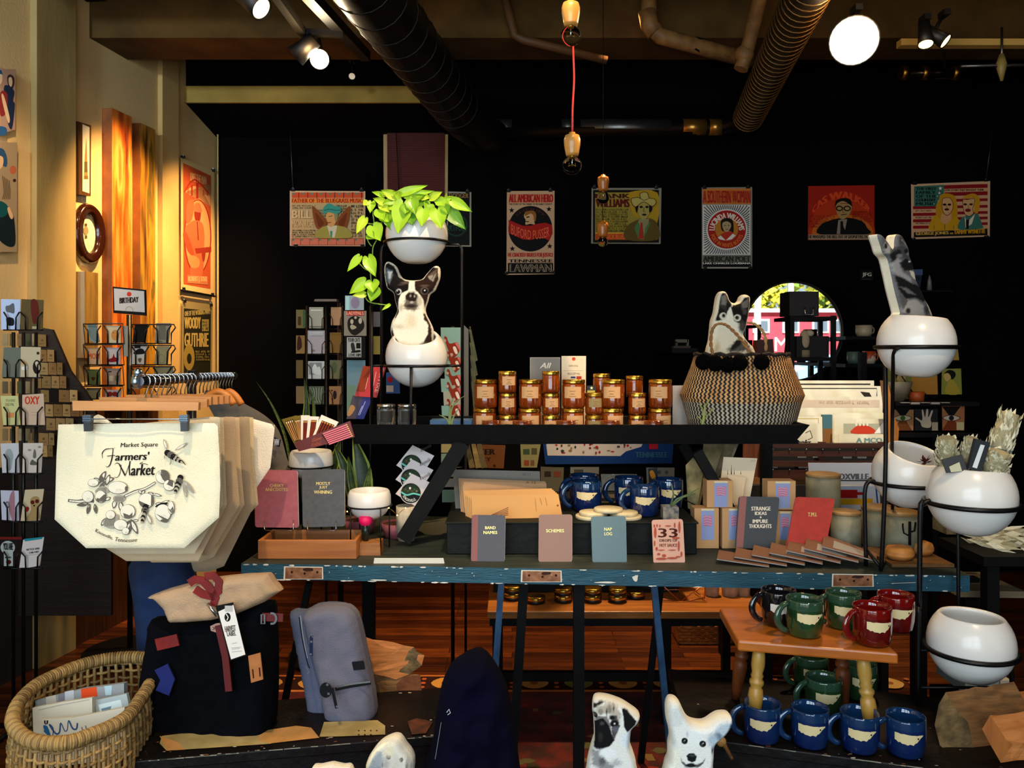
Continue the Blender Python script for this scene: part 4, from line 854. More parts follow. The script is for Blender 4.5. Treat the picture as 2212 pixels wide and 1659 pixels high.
# terrier
CR = (800,550,5.53)
out = [(175,130),(205,88),(260,100),(320,150),(355,230),(400,290),(480,308),(560,308),(625,292),(690,215),(760,145),(815,143),(838,185),(832,290),(790,400),(765,440),(715,480),(690,560),(662,650),(675,720),(720,810),(755,900),(752,1000),(745,1150),(660,1215),(380,1215),(300,1100),(265,1000),(245,900),(262,800),(300,730),(325,660),(300,560),(278,460),(205,400),(180,300),(168,200)]
BK,BR = '#120c09','#2a160c'
lay = [('p',[(195,130),(230,110),(300,150),(350,270),(430,320),(480,330),(470,430),(380,470),(350,560),(345,640),(320,700),(300,600),(290,470),(215,400),(190,250)],BK,4),
       ('p',[(530,325),(640,300),(750,160),(815,165),(820,300),(760,430),(700,480),(680,600),(655,640),(640,540),(590,470),(540,420)],BR,4),
       ('p',[(200,170),(280,200),(285,260),(255,330),(250,375),(225,350),(205,280)],'#5c6468',8),('p',[(225,210),(275,215),(250,300),(235,290)],'#a9acab',8),
       ('p',[(700,260),(800,180),(805,260),(765,330),(720,310)],'#5a4a3e',8),('p',[(700,270),(760,250),(740,310),(790,240),(760,330),(710,300)],'#9a8a78',5),
       ('e',350,452,40,42,'#16100c',3),('e',352,450,34,34,'#d8d4cc',3),('e',345,452,26,28,'#0a0808',2),('e',338,440,6,6,'#f4f0e8',1),
       ('e',657,440,48,44,'#5c4c40',5),('e',660,442,34,33,'#0c0908',3),('e',662,434,8,8,'#e8e4dc',1),('e',655,380,50,12,'#5a4438',5),('e',380,370,30,8,'#4a3a30',5),('e',430,345,50,14,'#55463c',6),
       ('p',[(475,325),(540,325),(545,440),(600,500),(645,560),(655,680),(600,700),(400,700),(360,660),(365,560),(390,490),(465,440)],'#f3e8cc',6),
       ('p',[(440,490),(470,458),(540,455),(585,495),(600,560),(590,640),(540,680),(440,660),(410,610),(430,560)],'#6c5e50',14),('p',[(432,500),(470,462),(530,460),(572,490),(560,550),(520,570),(500,590),(470,560),(440,540)],'#241813',5),
       ('e',492,500,10,16,'#a08c7a',3),('e',540,505,10,16,'#a08c7a',3),('e',505,575,22,14,'#b4a592',5),('e',500,620,60,22,'#2e221b',8),('e',500,652,75,10,'#6a5c4c',6),('e',600,560,30,55,'#c4b69c',12),('e',385,640,20,40,'#cabd9f',10),
       ('p',[(345,640),(355,690),(300,790),(320,690)],BR,4),('p',[(640,700),(680,720),(730,830),(745,1000),(745,1160),(590,1165),(640,1060),(700,940),(695,830),(650,780)],BR,7),
       ('p',[(270,880),(300,980),(360,1060),(410,1120),(410,1165),(340,1150),(280,1030),(258,940)],BR,6),('e',360,865,60,25,'#cfc0a0',20),('e',500,800,60,80,'#e0d0ae',30),('e',650,1090,50,40,'#6a5648',15)]
cush('terrier-shaped cushion, black and white with pricked ears, in the tilted planter',out,CR,PL((0,2.9,0),(0,-1,0)),.05,lay,'#f0e6cc',gus=.01,border=1.6)
# cat
CR = (1460,610,5.183)
out = [(455,160),(485,108),(530,105),(560,145),(585,210),(640,235),(690,215),(720,155),(760,138),(805,165),(808,240),(790,380),(760,520),(735,590),(790,670),(850,740),(850,900),(360,900),(345,760),(370,660),(385,520),(395,430),(425,340),(440,240)]
lay = [('p',[(462,170),(490,125),(530,125),(552,190),(590,245),(575,300),(540,330),(525,400),(470,425),(412,440),(410,400),(435,330),(450,240)],'#1c1512',6),
       ('p',[(600,260),(680,245),(735,175),(785,165),(788,240),(770,380),(745,500),(720,540),(690,520),(670,460),(610,440),(590,350),(580,290)],'#17110e',6),
       ('p',[(475,170),(515,140),(530,190),(520,270),(465,260)],'#7c7468',9),('p',[(700,240),(765,180),(778,240),(760,290),(700,300)],'#6e665c',9),('p',[(462,250),(520,270),(530,330),(470,290)],'#3a322c',10),('p',[(690,290),(760,310),(740,370),(700,340)],'#4a4440',12),
       ('e',490,382,38,40,'#e0d8c0',4),('e',495,378,22,22,'#6c6650',4),('e',496,374,13,17,'#0c0a08',2),('e',645,402,42,38,'#e0d8c0',4),('e',644,400,24,22,'#6c6650',4),('e',642,398,14,16,'#0c0a08',2),
       ('p',[(540,330),(570,280),(595,370),(600,430),(690,500),(700,560),(520,520),(440,450),(520,420)],'#f6ecd2',6),('e',700,500,40,60,'#4a423c',16),('p',[(600,690),(680,630),(760,640),(800,760),(560,790),(540,750)],'#5c544a',20),('p',[(640,650),(700,640),(680,700),(600,760),(560,740)],'#221c18',10),('e',420,720,30,60,'#d8c090',20)]
cush('cat-shaped cushion with big round eyes standing in the zigzag basket',out,CR,PL((0,2.93,0),(.12,-1,0)),.05,lay,'#f4e8c8',gus=.02,border=3,bc='#f6ecd0')
# shepherd, turned to the right so its seam edge shows
CR = (1860,490,5.027)
out = [(130,95),(165,95),(215,150),(258,210),(285,245),(312,235),(318,150),(335,95),(365,88),(405,130),(460,245),(470,320),(500,400),(525,500),(545,590),(600,700),(640,790),(680,860),(722,965),(715,1010),(400,985),(380,930),(360,850),(320,700),(290,560),(270,470),(240,350),(190,290),(165,210)]
G1,G2,G3 = '#15161a','#54565a','#9a9a96'
lay = [('p',[(155,110),(260,210),(270,240),(230,300),(180,280),(165,200)],'#5e5d5a',6),('p',[(190,180),(250,220),(240,290),(200,290),(180,220)],'#b4b2ac',10),('e',195,215,14,30,'#1c1a1a',5),('p',[(335,130),(360,100),(400,130),(450,230),(440,250),(390,200),(345,200)],'#4c4b4a',6),('p',[(370,150),(400,170),(450,240),(420,215)],'#b0aeaa',8),
       ('p',[(240,300),(290,235),(380,205),(460,260),(480,360),(420,350),(330,340),(270,390)],'#4a4b4e',10),('p',[(240,310),(300,260),(305,350),(265,385)],G1,7),('e',330,290,35,40,'#1c1d20',8),('e',345,320,30,20,'#84858a',8),('e',415,270,20,26,G1,6),('e',440,300,20,15,'#7e7e80',6),
       ('p',[(260,400),(330,350),(370,380),(350,440),(380,500),(480,560),(470,610),(380,560),(300,520),(275,470)],'#a8aaac',12),('p',[(340,400),(410,350),(490,380),(520,470),(450,480),(400,480)],G1,8),('e',453,382,12,8,'#e0e0dc',3),
       ('p',[(455,480),(490,485),(530,520),(535,575),(500,570),(470,530)],'#e2dcc8',4),('p',[(295,530),(380,560),(480,620),(560,640),(640,790),(600,820),(520,770),(420,790),(340,690)],G1,8),('p',[(345,655),(420,665),(520,740),(430,720)],'#77787a',9),
       ('p',[(370,830),(440,790),(540,800),(600,850),(620,970),(450,960),(390,920)],'#b4b5b3',14),('p',[(340,720),(400,790),(440,800),(390,900),(365,850)],'#5e5f62',9),('e',650,900,30,50,'#3a3a3c',14),('e',440,915,26,30,'#2a2a2c',9),('p',[(640,780),(690,880),(720,970),(690,965),(650,860)],'#d8d0b8',4)]
cush('tall grey and black shepherd-shaped cushion seen from the side in its planter',out,CR,PL((W(1950,0,2.4).x,2.4,0),(.72,-.69,0)),.016,lay,'#6c6d6f',gus=.021,border=0,D=6)
# pug
CR = (1240,1480,6.144)
out = [(245,190),(270,145),(340,132),(440,145),(540,175),(640,215),(760,290),(840,350),(870,400),(840,470),(770,540),(752,600),(742,760),(790,900),(825,1060),(840,1500),(150,1500),(165,1060),(195,880),(240,720),(262,640),(255,400),(240,300)]
lay = [('p',[(250,180),(340,148),(410,160),(330,190),(260,240)],'#2a2018',8),('p',[(300,210),(430,170),(560,210),(620,300),(600,420),(480,300),(280,300)],'#b8aa96',16),('e',350,275,34,40,'#8e8272',10),('e',470,240,30,55,'#8a7e6e',12),('e',430,280,10,45,'#3a322a',7),('e',520,230,12,40,'#4c433a',8),
       ('p',[(255,420),(330,350),(410,350),(460,420),(500,560),(540,640),(470,720),(350,770),(260,740),(262,600)],'#0b0a0a',8),('p',[(260,390),(330,325),(430,335),(490,450),(495,520),(440,420),(380,350),(290,380)],'#76706a',8),('p',[(330,400),(400,390),(400,440),(350,450)],'#3c3a3a',6),('e',345,405,14,9,'#000000',3),('e',385,400,12,9,'#000000',3),
       ('p',[(480,330),(560,320),(605,460),(560,560),(530,640),(490,560),(500,470)],'#4a4644',10),('e',500,350,40,30,'#15110f',10),('e',530,430,52,48,'#0d0b0a',6),('e',533,428,12,12,'#c4c0b8',3),('e',545,500,40,40,'#5c5a60',12),('e',280,320,36,40,'#1c1714',8),('e',275,315,10,10,'#77706a',4),
       ('p',[(625,235),(700,270),(820,400),(800,450),(700,545),(660,480),(650,350)],'#0c0a09',6),('p',[(240,780),(340,760),(370,880),(500,960),(560,900),(520,1020),(380,1040),(240,960)],'#8d8b88',24),('e',450,820,110,70,'#e8e6e0',20),('e',370,920,40,60,'#5c5a58',20),('e',560,940,60,40,'#b4b4b0',20),('e',350,600,30,60,'#26221f',12),('e',690,640,60,80,'#d4dcde',30)]
cush('pug-shaped cushion with dark muzzle and folded ear, head tilted',out,CR,PL((0,1.78,0),(-.1,-1,0)),.05,lay,'#e2ded2',gus=.01,border=2)
# corgi
out = [(1212,300),(1225,220),(1260,170),(1320,160),(1385,195),(1430,290),(1490,400),(1570,465),(1720,485),(1830,420),(1920,375),(2040,370),(2076,410),(2065,500),(2000,600),(1900,690),(1845,760),(1835,900),(1825,1080),(1840,1500),(1170,1500),(1195,1080),(1240,940),(1245,780),(1265,680),(1250,560),(1220,440)]
lay = [('p',[(1235,260),(1290,200),(1360,220),(1400,330),(1400,430),(1280,470),(1235,400)],'#d4d4cc',20),('p',[(1800,560),(1880,440),(2010,400),(2050,430),(2010,560),(1920,640),(1830,640)],'#b8c2c8',20),('p',[(2030,440),(2055,460),(2020,580),(1900,690),(1830,680),(1960,600)],'#3c5060',14),('e',1860,590,50,50,'#6c7c8a',18),('e',1790,770,16,50,'#22303c',10),('e',1790,640,60,90,'#aab8c0',30),
       ('e',1560,600,130,110,'#e8e8e0',40),('e',1425,647,42,42,'#0a0a0c',4),('e',1418,652,14,14,'#4a4e54',4),('e',1430,638,6,6,'#f0f0f0',2),('e',1662,685,44,43,'#0a0a0c',4),('e',1655,690,14,14,'#4a4e54',4),('e',1668,676,6,6,'#f0f0f0',2),
       ('p',[(1450,840),(1480,808),(1550,808),(1582,850),(1570,905),(1525,928),(1470,905)],'#0e1210',4),('e',1525,835,40,14,'#3c403e',8),('p',[(1370,850),(1395,910),(1450,950),(1510,930),(1580,955),(1650,930),(1690,875),(1670,940),(1600,995),(1430,980),(1385,930)],'#4a4c4c',8),('e',1508,968,58,26,'#121212',6),
       ('p',[(1430,1000),(1590,1000),(1570,1200),(1440,1200)],'#9ca0a2',14),('e',1310,860,50,160,'#ece4cc',40),('e',1300,700,30,60,'#d0d2cc',24),('e',1460,560,14,30,'#b4b8ba',10)]
cush('white corgi-shaped cushion with wide ears and smiling mouth',out,CR,PL((0,1.78,0),(0,-1,0)),.055,lay,'#e6e4da',gus=.01,border=2)
# puppy
CR = (680,1560,9.217)
out = [(1058,770),(1100,650),(1180,520),(1280,400),(1400,320),(1560,262),(1670,280),(1740,350),(1820,470),(1900,570),(1960,690),(1975,800),(1960,1000),(1900,1500),(1300,1500),(1140,1000),(1060,830)]
lay = [('p',[(1070,760),(1200,510),(1300,400),(1440,320),(1560,285),(1420,380),(1290,480),(1210,660),(1150,780),(1180,900),(1120,860)],'#f8f0cc',10),('p',[(1150,780),(1230,600),(1320,480),(1420,460),(1440,640),(1430,860),(1300,1000),(1200,930)],'#9aa0a2',30),('p',[(1160,800),(1400,760),(1400,900),(1250,940)],'#74879a',30),('e',1432,720,14,60,'#2c2c30',10),('e',1550,562,48,48,'#0c0a0a',6),('e',1560,540,8,8,'#d8d8d8',2),('e',1797,618,36,44,'#0c0a0a',6),('e',1640,850,84,78,'#0c0b0b',8),('e',1660,818,34,14,'#5c5a58',8),('e',1900,760,24,110,'#7c7c70',16),('e',1560,450,90,100,'#e0d4b0',60),('e',1500,700,60,120,'#a8a49c',50),('e',1700,720,90,160,'#c6c0b0',60)]
cush('pale puppy-shaped cushion with drooping ear at the bottom edge',out,CR,PL((0,1.8,0),(-.15,-1,0)),.05,lay,'#d2ccbc',gus=.012,border=1)
out = [(-60,920),(120,870),(330,828),(420,840),(560,870),(750,910),(800,1400),(-80,1400)]
cush('pinkish cushion whose top just shows at the bottom edge',out,CR,PL((0,1.75,0),(0,-1,0)),.04,[],'#d8a284',gus=.01,border=2,bc='#efe6d8')
# ======================= GOODS ON THE RAISED SHELF =======================
AMB = mat('#b04c08',.08,trans=.45,spec=.6,coat=.5,c2='#7a2c04',ns=9,name='amber_glass');KRAFT = paper('#c49768');KRAFT2 = paper('#8c7850')
WAX = mat('#c8641a',.4,emit=0)
def jar(R,h,label,lab=KRAFT,lid=GOLD,glass=AMB,group='amber candle jars stacked on the raised shelf',lidh=.013,name='candle_jar'):
 t = T(name,label,'jar',(0,0,0),group);b = MB()
 b.lathe([(0,.001),(R*.9,.001),(R*.98,.006),(R,.012),(R,h-.022),(R*.97,h-.016),(R*.93,h-.012),(R*.93,h-.004),(0,h-.004)],(0,0,0),glass,28);b.obj('glass',t)
 if lid:
  b = MB();b.lathe([(0,h),(R*.96,h),(R*1.0,h-.002),(R*1.0,h-lidh+.003),(R*1.02,h-lidh),(R*.9,h-lidh)],(0,0,0),lid,28);b.obj('lid',t)
 else:
  b = MB()
  for k in range(3): b.tube([(math.cos(i*PI/12)*R*.93,math.sin(i*PI/12)*R*.93,h-.006-k*.006) for i in range(24)],.0022,glass,6,True)
  b.obj('screw_neck',t)
 if lab:
  b = MB();a0,a1,n = -PI/2-.78,-PI/2+.78,12;z0,z1 = h*.36,h*.76;r = R+.0006
  vs = [(math.cos(a0+(a1-a0)*i/n)*r,math.sin(a0+(a1-a0)*i/n)*r,z) for i in range(n+1) for z in (z0,z1)]
  b.add(vs,[(2*i,2*i+2,2*i+3,2*i+1) for i in range(n)],lab,True)
  for k,(w_,z) in enumerate(((.5,.6),(.35,.5),(.6,.42))):
   vs = [(math.cos(-PI/2+w_*(i/6-.5))*(r+.0003),math.sin(-PI/2+w_*(i/6-.5))*(r+.0003),h*z+dz) for i in range(7) for dz in (0,.0014)]
   b.add(vs,[(2*i,2*i+2,2*i+3,2*i+1) for i in range(6)],ink('#6a4a2c'))
  b.obj('label',[c for c in t.children if c.name.startswith('glass')][0])
 return t
RL,HL,RS,HS = .0405,.1,.0312,.0765
big = jar(RL,HL,'x');sml = jar(RS,HS,'x');sml2 = jar(RS,HS,'x',KRAFT2,BRASS);smlp = jar(RS,HS,'x',None);smlo = jar(RS*1.12,.068,'x',KRAFT,None);used = set()
def put(pr,px,Y,tier,h,label,rz=0,z0=None,extra=0):
 z = (ZF+.001 if z0 is None else z0)+tier*(h+.0005)+extra;loc = (W(px,0,Y).x,Y,z)
 if id(pr) in used: r = dup(pr,loc,rz,label)
 else: used.add(id(pr));pr.location = loc;pr.rotation_euler = (0,0,rz);pr['label'] = label;r = pr
 return r
YB = 2.88
for i,(x,nm) in enumerate(((1049,'first from the left'),(1146,'second from the left'),(1239,'third from the left'),(1324,'fourth from the left'),(1426,'beside the zigzag basket'))):
 put(big,x-2,YB,0,HL,'large amber candle jar at the bottom of its stack, %s' % nm,.1*i);put(big,x,YB,1,HL,'large amber candle jar on top of its stack, %s' % nm,-.08*i)
for i,(x,k,nm) in enumerate(((1096,3,'between the first two large stacks'),(1190,3,'between the second and third large stacks'),(1283,2,'between the third and fourth large stacks'),(1376,2,'between the last two large stacks'))):
 for j in range(k):
  pr = sml2 if (i,j) in ((2,0),(2,1)) else (smlp if (i,j) == (1,2) else sml)
  put(pr,x,2.87+.01*(j % 2),j,HS,'small %s jar in the %s tier %s' % ('amber candle' if pr is sml else ('tawny tin-topped' if pr is sml2 else 'unlabelled amber'),('bottom','middle','top')[j],nm),.1*j)
put(smlp,1299,2.97,2,HS,'unlabelled amber jar behind the fourth large stack',extra=-.012);put(smlp,1370,2.97,2,HS,'unlabelled amber jar peeping over the last small pair',extra=-.02)
for i,(x,nm) in enumerate(((1062,'first'),(1128,'second'),(1222,'third'),(1318,'fourth'),(1412,'fifth'))): put(smlo,x,2.795,0,.068,'open amber jar with ribbed neck in the front row, %s from the left' % nm)
# clear jars of matches
GLASS = mat('#e8ece8',.04,trans=.92,spec=.5,name='clear_glass',ior=1.3);SILV = metal('#c4c2b8',.22)
STK = mat('#c9a86a',.7)
def matchjar(px,Y,R,h,label,z0=ZF+.001,fill=True,lab=True):
 c = V((W(px,0,Y).x,Y,z0));t = T('match_jar',label,'jar',c,'small clear jars beside the wire plant stand');b = MB();b.lathe([(0,.001),(R*.97,.001),(R,.01),(R,h-.018),(R*.92,h-.012),(R*.92,h-.003)],c,GLASS,24);b.obj('glass',t)
 b = MB();b.lathe([(0,h+.001),(R*.97,h+.001),(R,h-.002),(R,h-.013),(R*.93,h-.013)],c,SILV,24);b.obj('lid',t)
 if fill:
  r_ = random.Random(int(px));b = MB()
  for i in range(26):
   a = r_.uniform(0,6.3);q = r_.uniform(0,R*.7);a2 = a+r_.uniform(-.9,.9);p = c+V((math.cos(a)*q,math.sin(a)*q,.006));p2 = c+V((math.cos(a2)*R*.75,math.sin(a2)*R*.75,h-.022));b.beam(p,p2,.0022,.0022,STK);b.ell(p2,.0024,mat('#e8dcc8',.6),6)
  b.obj('matches',t)
 if lab:
  b = MB();n = 10;a0,a1 = -PI/2-.5,-PI/2+.9;vs = [(c.x+math.cos(a0+(a1-a0)*i/n)*(R+.0006),c.y+math.sin(a0+(a1-a0)*i/n)*(R+.0006),c.z+z) for i in range(n+1) for z in (h*.18,h*.72)]
  b.add(vs,[(2*i,2*i+2,2*i+3,2*i+1) for i in range(n)],mat('#1c1a14',.7),True);b.obj('label',t)
for px,Y,z in ((834,2.84,.038),(879,2.84,.038)): matchjar(px,Y,.032,.072,'clear jar of matches with dark label, %s of the upper two' % ('left' if px < 850 else 'right'),ZF+.044)
for i,(px,Y) in enumerate(((812,2.81),(848,2.815),(886,2.81),(915,2.84))): matchjar(px,Y,.0285,.042,'low clear jar with silver lid in the lower row, %s from the left' % ('first','second','third','fourth')[i],fill=False,lab=False)
# cards standing behind the jars
def slabthing(name,label,cat,q,Y,th,m,art=None,crop=(0,0,1),n=(0,-1,0),ms=None,group=None,bevel=0,lift=.0006,support=None):
 xc = sum(p[0] for p in q)/len(q);yb = max(p[1] for p in q);pl = PL(W(xc,yb,Y),n);b = MB();b.slab(q,pl,th,m,ms)
 if art: art(Art(b,pl,*crop,lift=lift))
 return tag(b.obj(name,bevel=bevel),label,cat,group)
CJ = (1000,760,3.456)
slabthing('shop_sign_card','grey card with white script lettering behind the jars','card',[(1145,772),(1210,772),(1210,938),(1145,938)],3.0,.003,paper('#b8a898'),lambda a: (a.rect(505,45,722,400,'#7c7870'),a.text('All',575,82,645,122,'#e8d8c0',1,slant=14)),CJ,ms=paper('#d8cfc0'))
slabthing('notice_card','cream notice card with red seal behind the jars','card',[(1213,769),(1266,769),(1265,938),(1213,938)],2.99,.003,paper('#dcc8a8'),lambda a: (a.circ(827,53,13,'#c8421c'),a.text('SHOP LOCAL',792,98,860,110,'#3a2c20'),a.line([(750,140),(900,140)],1.5,'#a89070'),a.text('WE ACCEPT MAIL',780,155,875,172,'#5a4838'),a.rect(847,182,885,205,'#a8321c'),a.rect(805,184,840,196,'#2a3a6a')),CJ)
slabthing('small_tag','tiny dark tag with pale flower leaning behind the small jars','card',[(1268,833),(1287,833),(1287,850),(1268,850)],2.9,.004,mat('#1a1610',.6),lambda a: (a.rect(928,288,985,312,'#b8a24a'),a.star(960,270,14,'#e8dcb0')),CJ)
slabthing('leaning_print','plain white print leaning between the jars and zigzag basket','print',[(1453,833),(1500,832),(1500,935),(1453,935)],3.05,.004,paper('#e0d4c4'))
# zigzag basket
def zig():
 t = NT('zigzag_weave');tc = t.n('TexCoord');sp = t.n('SeparateXYZ');t.l(tc.outputs['Object'],sp.inputs[0])
 y2 = t.math('DIVIDE',sp.outputs[1],.72);th_ = t.math('ARCTAN2',y2,sp.outputs[0]);z = sp.outputs[2]
 tri = t.math('PINGPONG',t.math('MULTIPLY',z,1/.0072),1.0);s = t.math('ADD',t.math('MULTIPLY',th_,78/(2*PI)),t.math('MULTIPLY',tri,.42))
 fr = t.math('FRACT',t.math('ADD',s,100));g = t.math('GREATER_THAN',fr,.5)
 nz = t.n('TexNoise');nz.inputs['Scale'].default_value = 30;t.l(tc.outputs['Object'],nz.inputs['Vector'])
 up_ = t.math('GREATER_THAN',z,.12);light_ = t.n('Mix',data_type='RGBA');t.l(up_,light_.inputs['Factor'])
 t.l(t.ramp(nz.outputs[0],[(.3,'#a89a80'),(.7,'#cabb9c')]),light_.inputs['A']);t.l(t.ramp(nz.outputs[0],[(.35,'#c08648'),(.6,'#d8a668')]),light_.inputs['B'])
 mx = t.n('Mix',data_type='RGBA');t.l(g,mx.inputs['Factor']);t.l(light_.outputs['Result'],mx.inputs['A']);mx.inputs['B'].default_value = lin('#120c0a');t.l(mx.outputs['Result'],t.b.inputs['Base Color'])
 t.b.inputs['Roughness'].default_value = .75;w1 = t.math('PINGPONG',t.math('MULTIPLY',z,1/.0036),1.0);t.bump(t.math('MULTIPLY',w1,t.math('ABSOLUTE',t.math('SUBTRACT',fr,.5))),.6,.004);return t.m
YK = 2.955;kc = V((W(1602,0,YK).x,YK,ZF+.001));k = YK/F;zz = lambda y: W(0,y,YK).z-kc.z
t = T('zigzag_basket','round black and natural zigzag belly basket with black pompoms','basket',kc)
pr = [(0,.003),(100*k,.003),(112*k,.006),(117*k,zz(905)),(127*k,zz(868)),(133*k,zz(853)),(131*k,zz(848)),(120*k,zz(820)),(109*k,zz(792)),(102*k,zz(768)),(98*k,zz(766)),(105*k,zz(795)),(118*k,zz(840)),(100*k,zz(920)),(0,zz(925))]
b = MB();b.lathe(pr,(0,0,0),zig(),96,sy=.72);o = b.obj('woven_body',None,origin=(0,0,0));o.parent = t;o.location = (0,0,0)
b = MB();DR = mat('#1c0f0a',.8,bump=.4,bs=200);b.tube([kc+V((math.cos(i*PI/24)*100*k,math.sin(i*PI/24)*100*k*.72,zz(766)+.004*math.sin(i*2.3))) for i in range(48)],.007,DR,8,True);b.obj('rim',t)
for j,pts in enumerate(([(1540,766),(1536,745),(1537,718),(1545,703),(1556,699),(1570,703),(1587,718),(1603,736),(1620,762)],[(1590,760),(1600,712),(1612,698),(1628,699),(1643,710),(1653,728),(1655,758)])):
 Y0 = 2.82 if j == 0 else 3.06;c_ = smooth_pts([W(x,y,Y0) for x,y in pts],False,8);b = MB();RP = mat('#b08a52' if j else '#94683a',.8,bump=.4,bs=160)
 for s_ in (0,PI): b.tube([p+V((math.cos(i*.75+s_)*.0032,math.sin(i*.75+s_)*.0032,math.cos(i*.75+s_)*.001)) for i,p in enumerate(c_)],.0036,RP,7)
 b.obj('rope_handle',t)
FUR = mat('#050404',1,spec=.05)
for i,(x,y) in enumerate(((1519,782),(1545,785),(1572,788),(1598,784),(1645,782))):
 a = math.atan2(-1,(x-1602)/100*1.0) ;p = W(x,y,2.80+abs(x-1602)/100*.03);b = MB();b.ell(p,.028,FUR,14);r_ = random.Random(i)
 for q in range(260):
  d = V((r_.gauss(0,1),r_.gauss(0,1),r_.gauss(0,1))).normalized();u_,v_ = frame_of(d);b.sheet([p+d*.024+u_*.0012,p+d*.024-u_*.0012,p+d*r_.uniform(.03,.037)],FUR)
 b.obj('pompom',t)
# small green plant sprig in front of the basket
t = T('green_sprig','thin pale green sprig in front of the zigzag basket','plant',W(1513,938,2.775));SG = mat('#8f9c4e',.6);b = MB()
b.tube([W(1512,938,2.775),W(1520,905,2.775),W(1523,872,2.775)],[.006,.005,.002],SG,8)
for q in ([(1522,905),(1535,890),(1538,882)],[(1521,890),(1513,878),(1511,872)],[(1523,878),(1530,868),(1534,862)],[(1518,912),(1508,900)]): b.tube([W(x,y,2.775) for x,y in q],.0022,SG,6)
b.obj('stem',t)
t = T('air_plant','spiky air plant on a small white dish at the foot of the plant stand','plant',W(973,925,2.8));b = MB();AP = mat('#6e7a4c',.7)
for q in ([(973,922),(974,890),(985,868),(1004,855)],[(973,922),(970,895),(976,862)],[(972,922),(965,905),(948,896)],[(974,922),(980,900),(992,880)],[(974,920),(972,880),(981,858)]): b.tube([(p.x,p.y,p.z) for p in smooth_pts([W(x,y,2.8) for x,y in q],False,3)],[.0055*(1-i/(3*(len(q)-1)+1)) for i in range(3*(len(q)-1)+1)],AP,6)
b.obj('leaf',t);b = MB();b.lathe([(0,0),(.02,0),(.027,.006),(.0,.004)],W(973,927,2.8),CERAMIC,20);b.obj('dish',t)
b = MB();b.bb(W(930,0,2.93).x,W(1020,0,2.93).x,2.91,3.0,ZF+.001,ZF+.055,mat('#41658c',.6));tag(b.obj('blue_box'),'low dusty blue box behind the small air plant','box')
# ======================= ON THE BLUE TABLE =======================
def Yt(y): return (H-ZT)*F/(y-HY)
GOLDI = mat('#e8cf7a',.35,metal=.4,name='gold_foil')
def notebook(label,q,Y,m,lines,n=(0,-1,.22),th=.009,spine=None,page=WHT,crop=(0,0,1),group='pocket notebooks with gold titles',art=None,col=GOLDI,bold=.5):
 xc = sum(p[0] for p in q)/4;yb = max(p[1] for p in q);pl = PL(W(xc,yb,Y),n);nn_ = pl.n;t = T('notebook',label,'notebook',W(xc,yb,Y),group)
 qs = [(q[i][0]*.94+q[(i+1) % 4][0]*.06,q[i][1]*.94+q[(i+1) % 4][1]*.06) for i in range(4)];r = []
 for i in range(4): # rounded corners
  a,c_,d = V(q[i-1]),V(q[i]),V(q[(i+1) % 4]);k1 = c_+(a-c_).normalized()*5;k2 = c_+(d-c_).normalized()*5;m_ = c_+((a-c_).normalized()+(d-c_).normalized())*1.4;r += [tuple(k1),tuple(m_),tuple(k2)]
 b = MB();P0 = [pl(*p) for p in r];b.prism(P0,-nn_*.0012,m);b.prism([p-nn_*(th-.0012) for p in P0],-nn_*.0012,m)
 A = Art(b,pl,*crop)
 if spine: x0,y0 = q[0];x3,y3 = q[3];w_ = spine[0];A_ = Art(b,pl);A_.poly([(x0+1,y0+1),(x0+w_,y0+1),(x3+w_,y3-1),(x3+1,y3-1)],spine[1])
 b.obj('cover',t)
 b = MB();c_ = V((sum(p[0] for p in r)/len(r),sum(p[1] for p in r)/len(r)));b.prism([pl(p[0]+(c_[0]-p[0])*.015+.8,p[1]+(c_[1]-p[1])*.01)-nn_*.0013 for p in r],-nn_*(th-.0028),page);b.obj('pages',t)
 b = MB();A = Art(b,pl,*crop,lift=.0009)
 for L in lines: A.text(L[0],L[1],L[2],L[3],L[4],col,bold)
 if art: art(A)
 b.obj('title',t);return t
C7 = (540,780,3.53)
TRAYT = ZT+.002
# wooden tray with two wire easels
t = T('wooden_tray','long open wooden tray box at the left end of the blue table','tray',W(660,1212,2.52));OAK = wood('#b8743a','#945626',0,4);b = MB()
x0,x1 = W(557,0,2.6).x,W(770,0,2.6).x;xa,xb = W(548,0,2.75).x,x1-.012;y0,y1 = 2.6,2.76;zb,zt2 = ZT+.001,W(0,1167,2.6).z
b.bb(x0,x1,y0,y0+.011,zb,zt2,OAK).bb(x0,x1,y1-.011,y1,zb,zt2,OAK).bb(x0,x0+.011,y0+.011,y1-.011,zb,zt2,OAK).bb(x1-.011,x1,y0+.011,y1-.011,zb,zt2,OAK).bb(x0+.011,x1-.011,y0+.011,y1-.011,zb,zb+.008,OAK);b.obj('box',t,bevel=.0015)
b = MB();b.bb(x0+.01,x1-.01,y0+.012,y1-.012,zb+.009,zb+.011,mat('#1a0c05',.9));b.obj('lining',t)
notebook('dusty rose notebook titled Cheeky Anecdotes on a wire easel',[(549,1014),(642,1016),(645,1140),(551,1139)],2.70,mat('#a05560',.6,c2='#944c58',ns=60),[('CHEEKY',152,938,257,960),('ANECDOTES',118,967,288,992)],crop=C7,th=.01)
notebook('dark grey notebook titled Mostly Just Whining on a wire easel',[(652,1015),(744,1013),(745,1137),(654,1139)],2.70,mat('#4c4e52',.6,c2='#44464a',ns=60),[('MOSTLY',506,922,612,946),('JUST',529,953,590,978),('WHINING',489,986,626,1012)],crop=C7,th=.01)
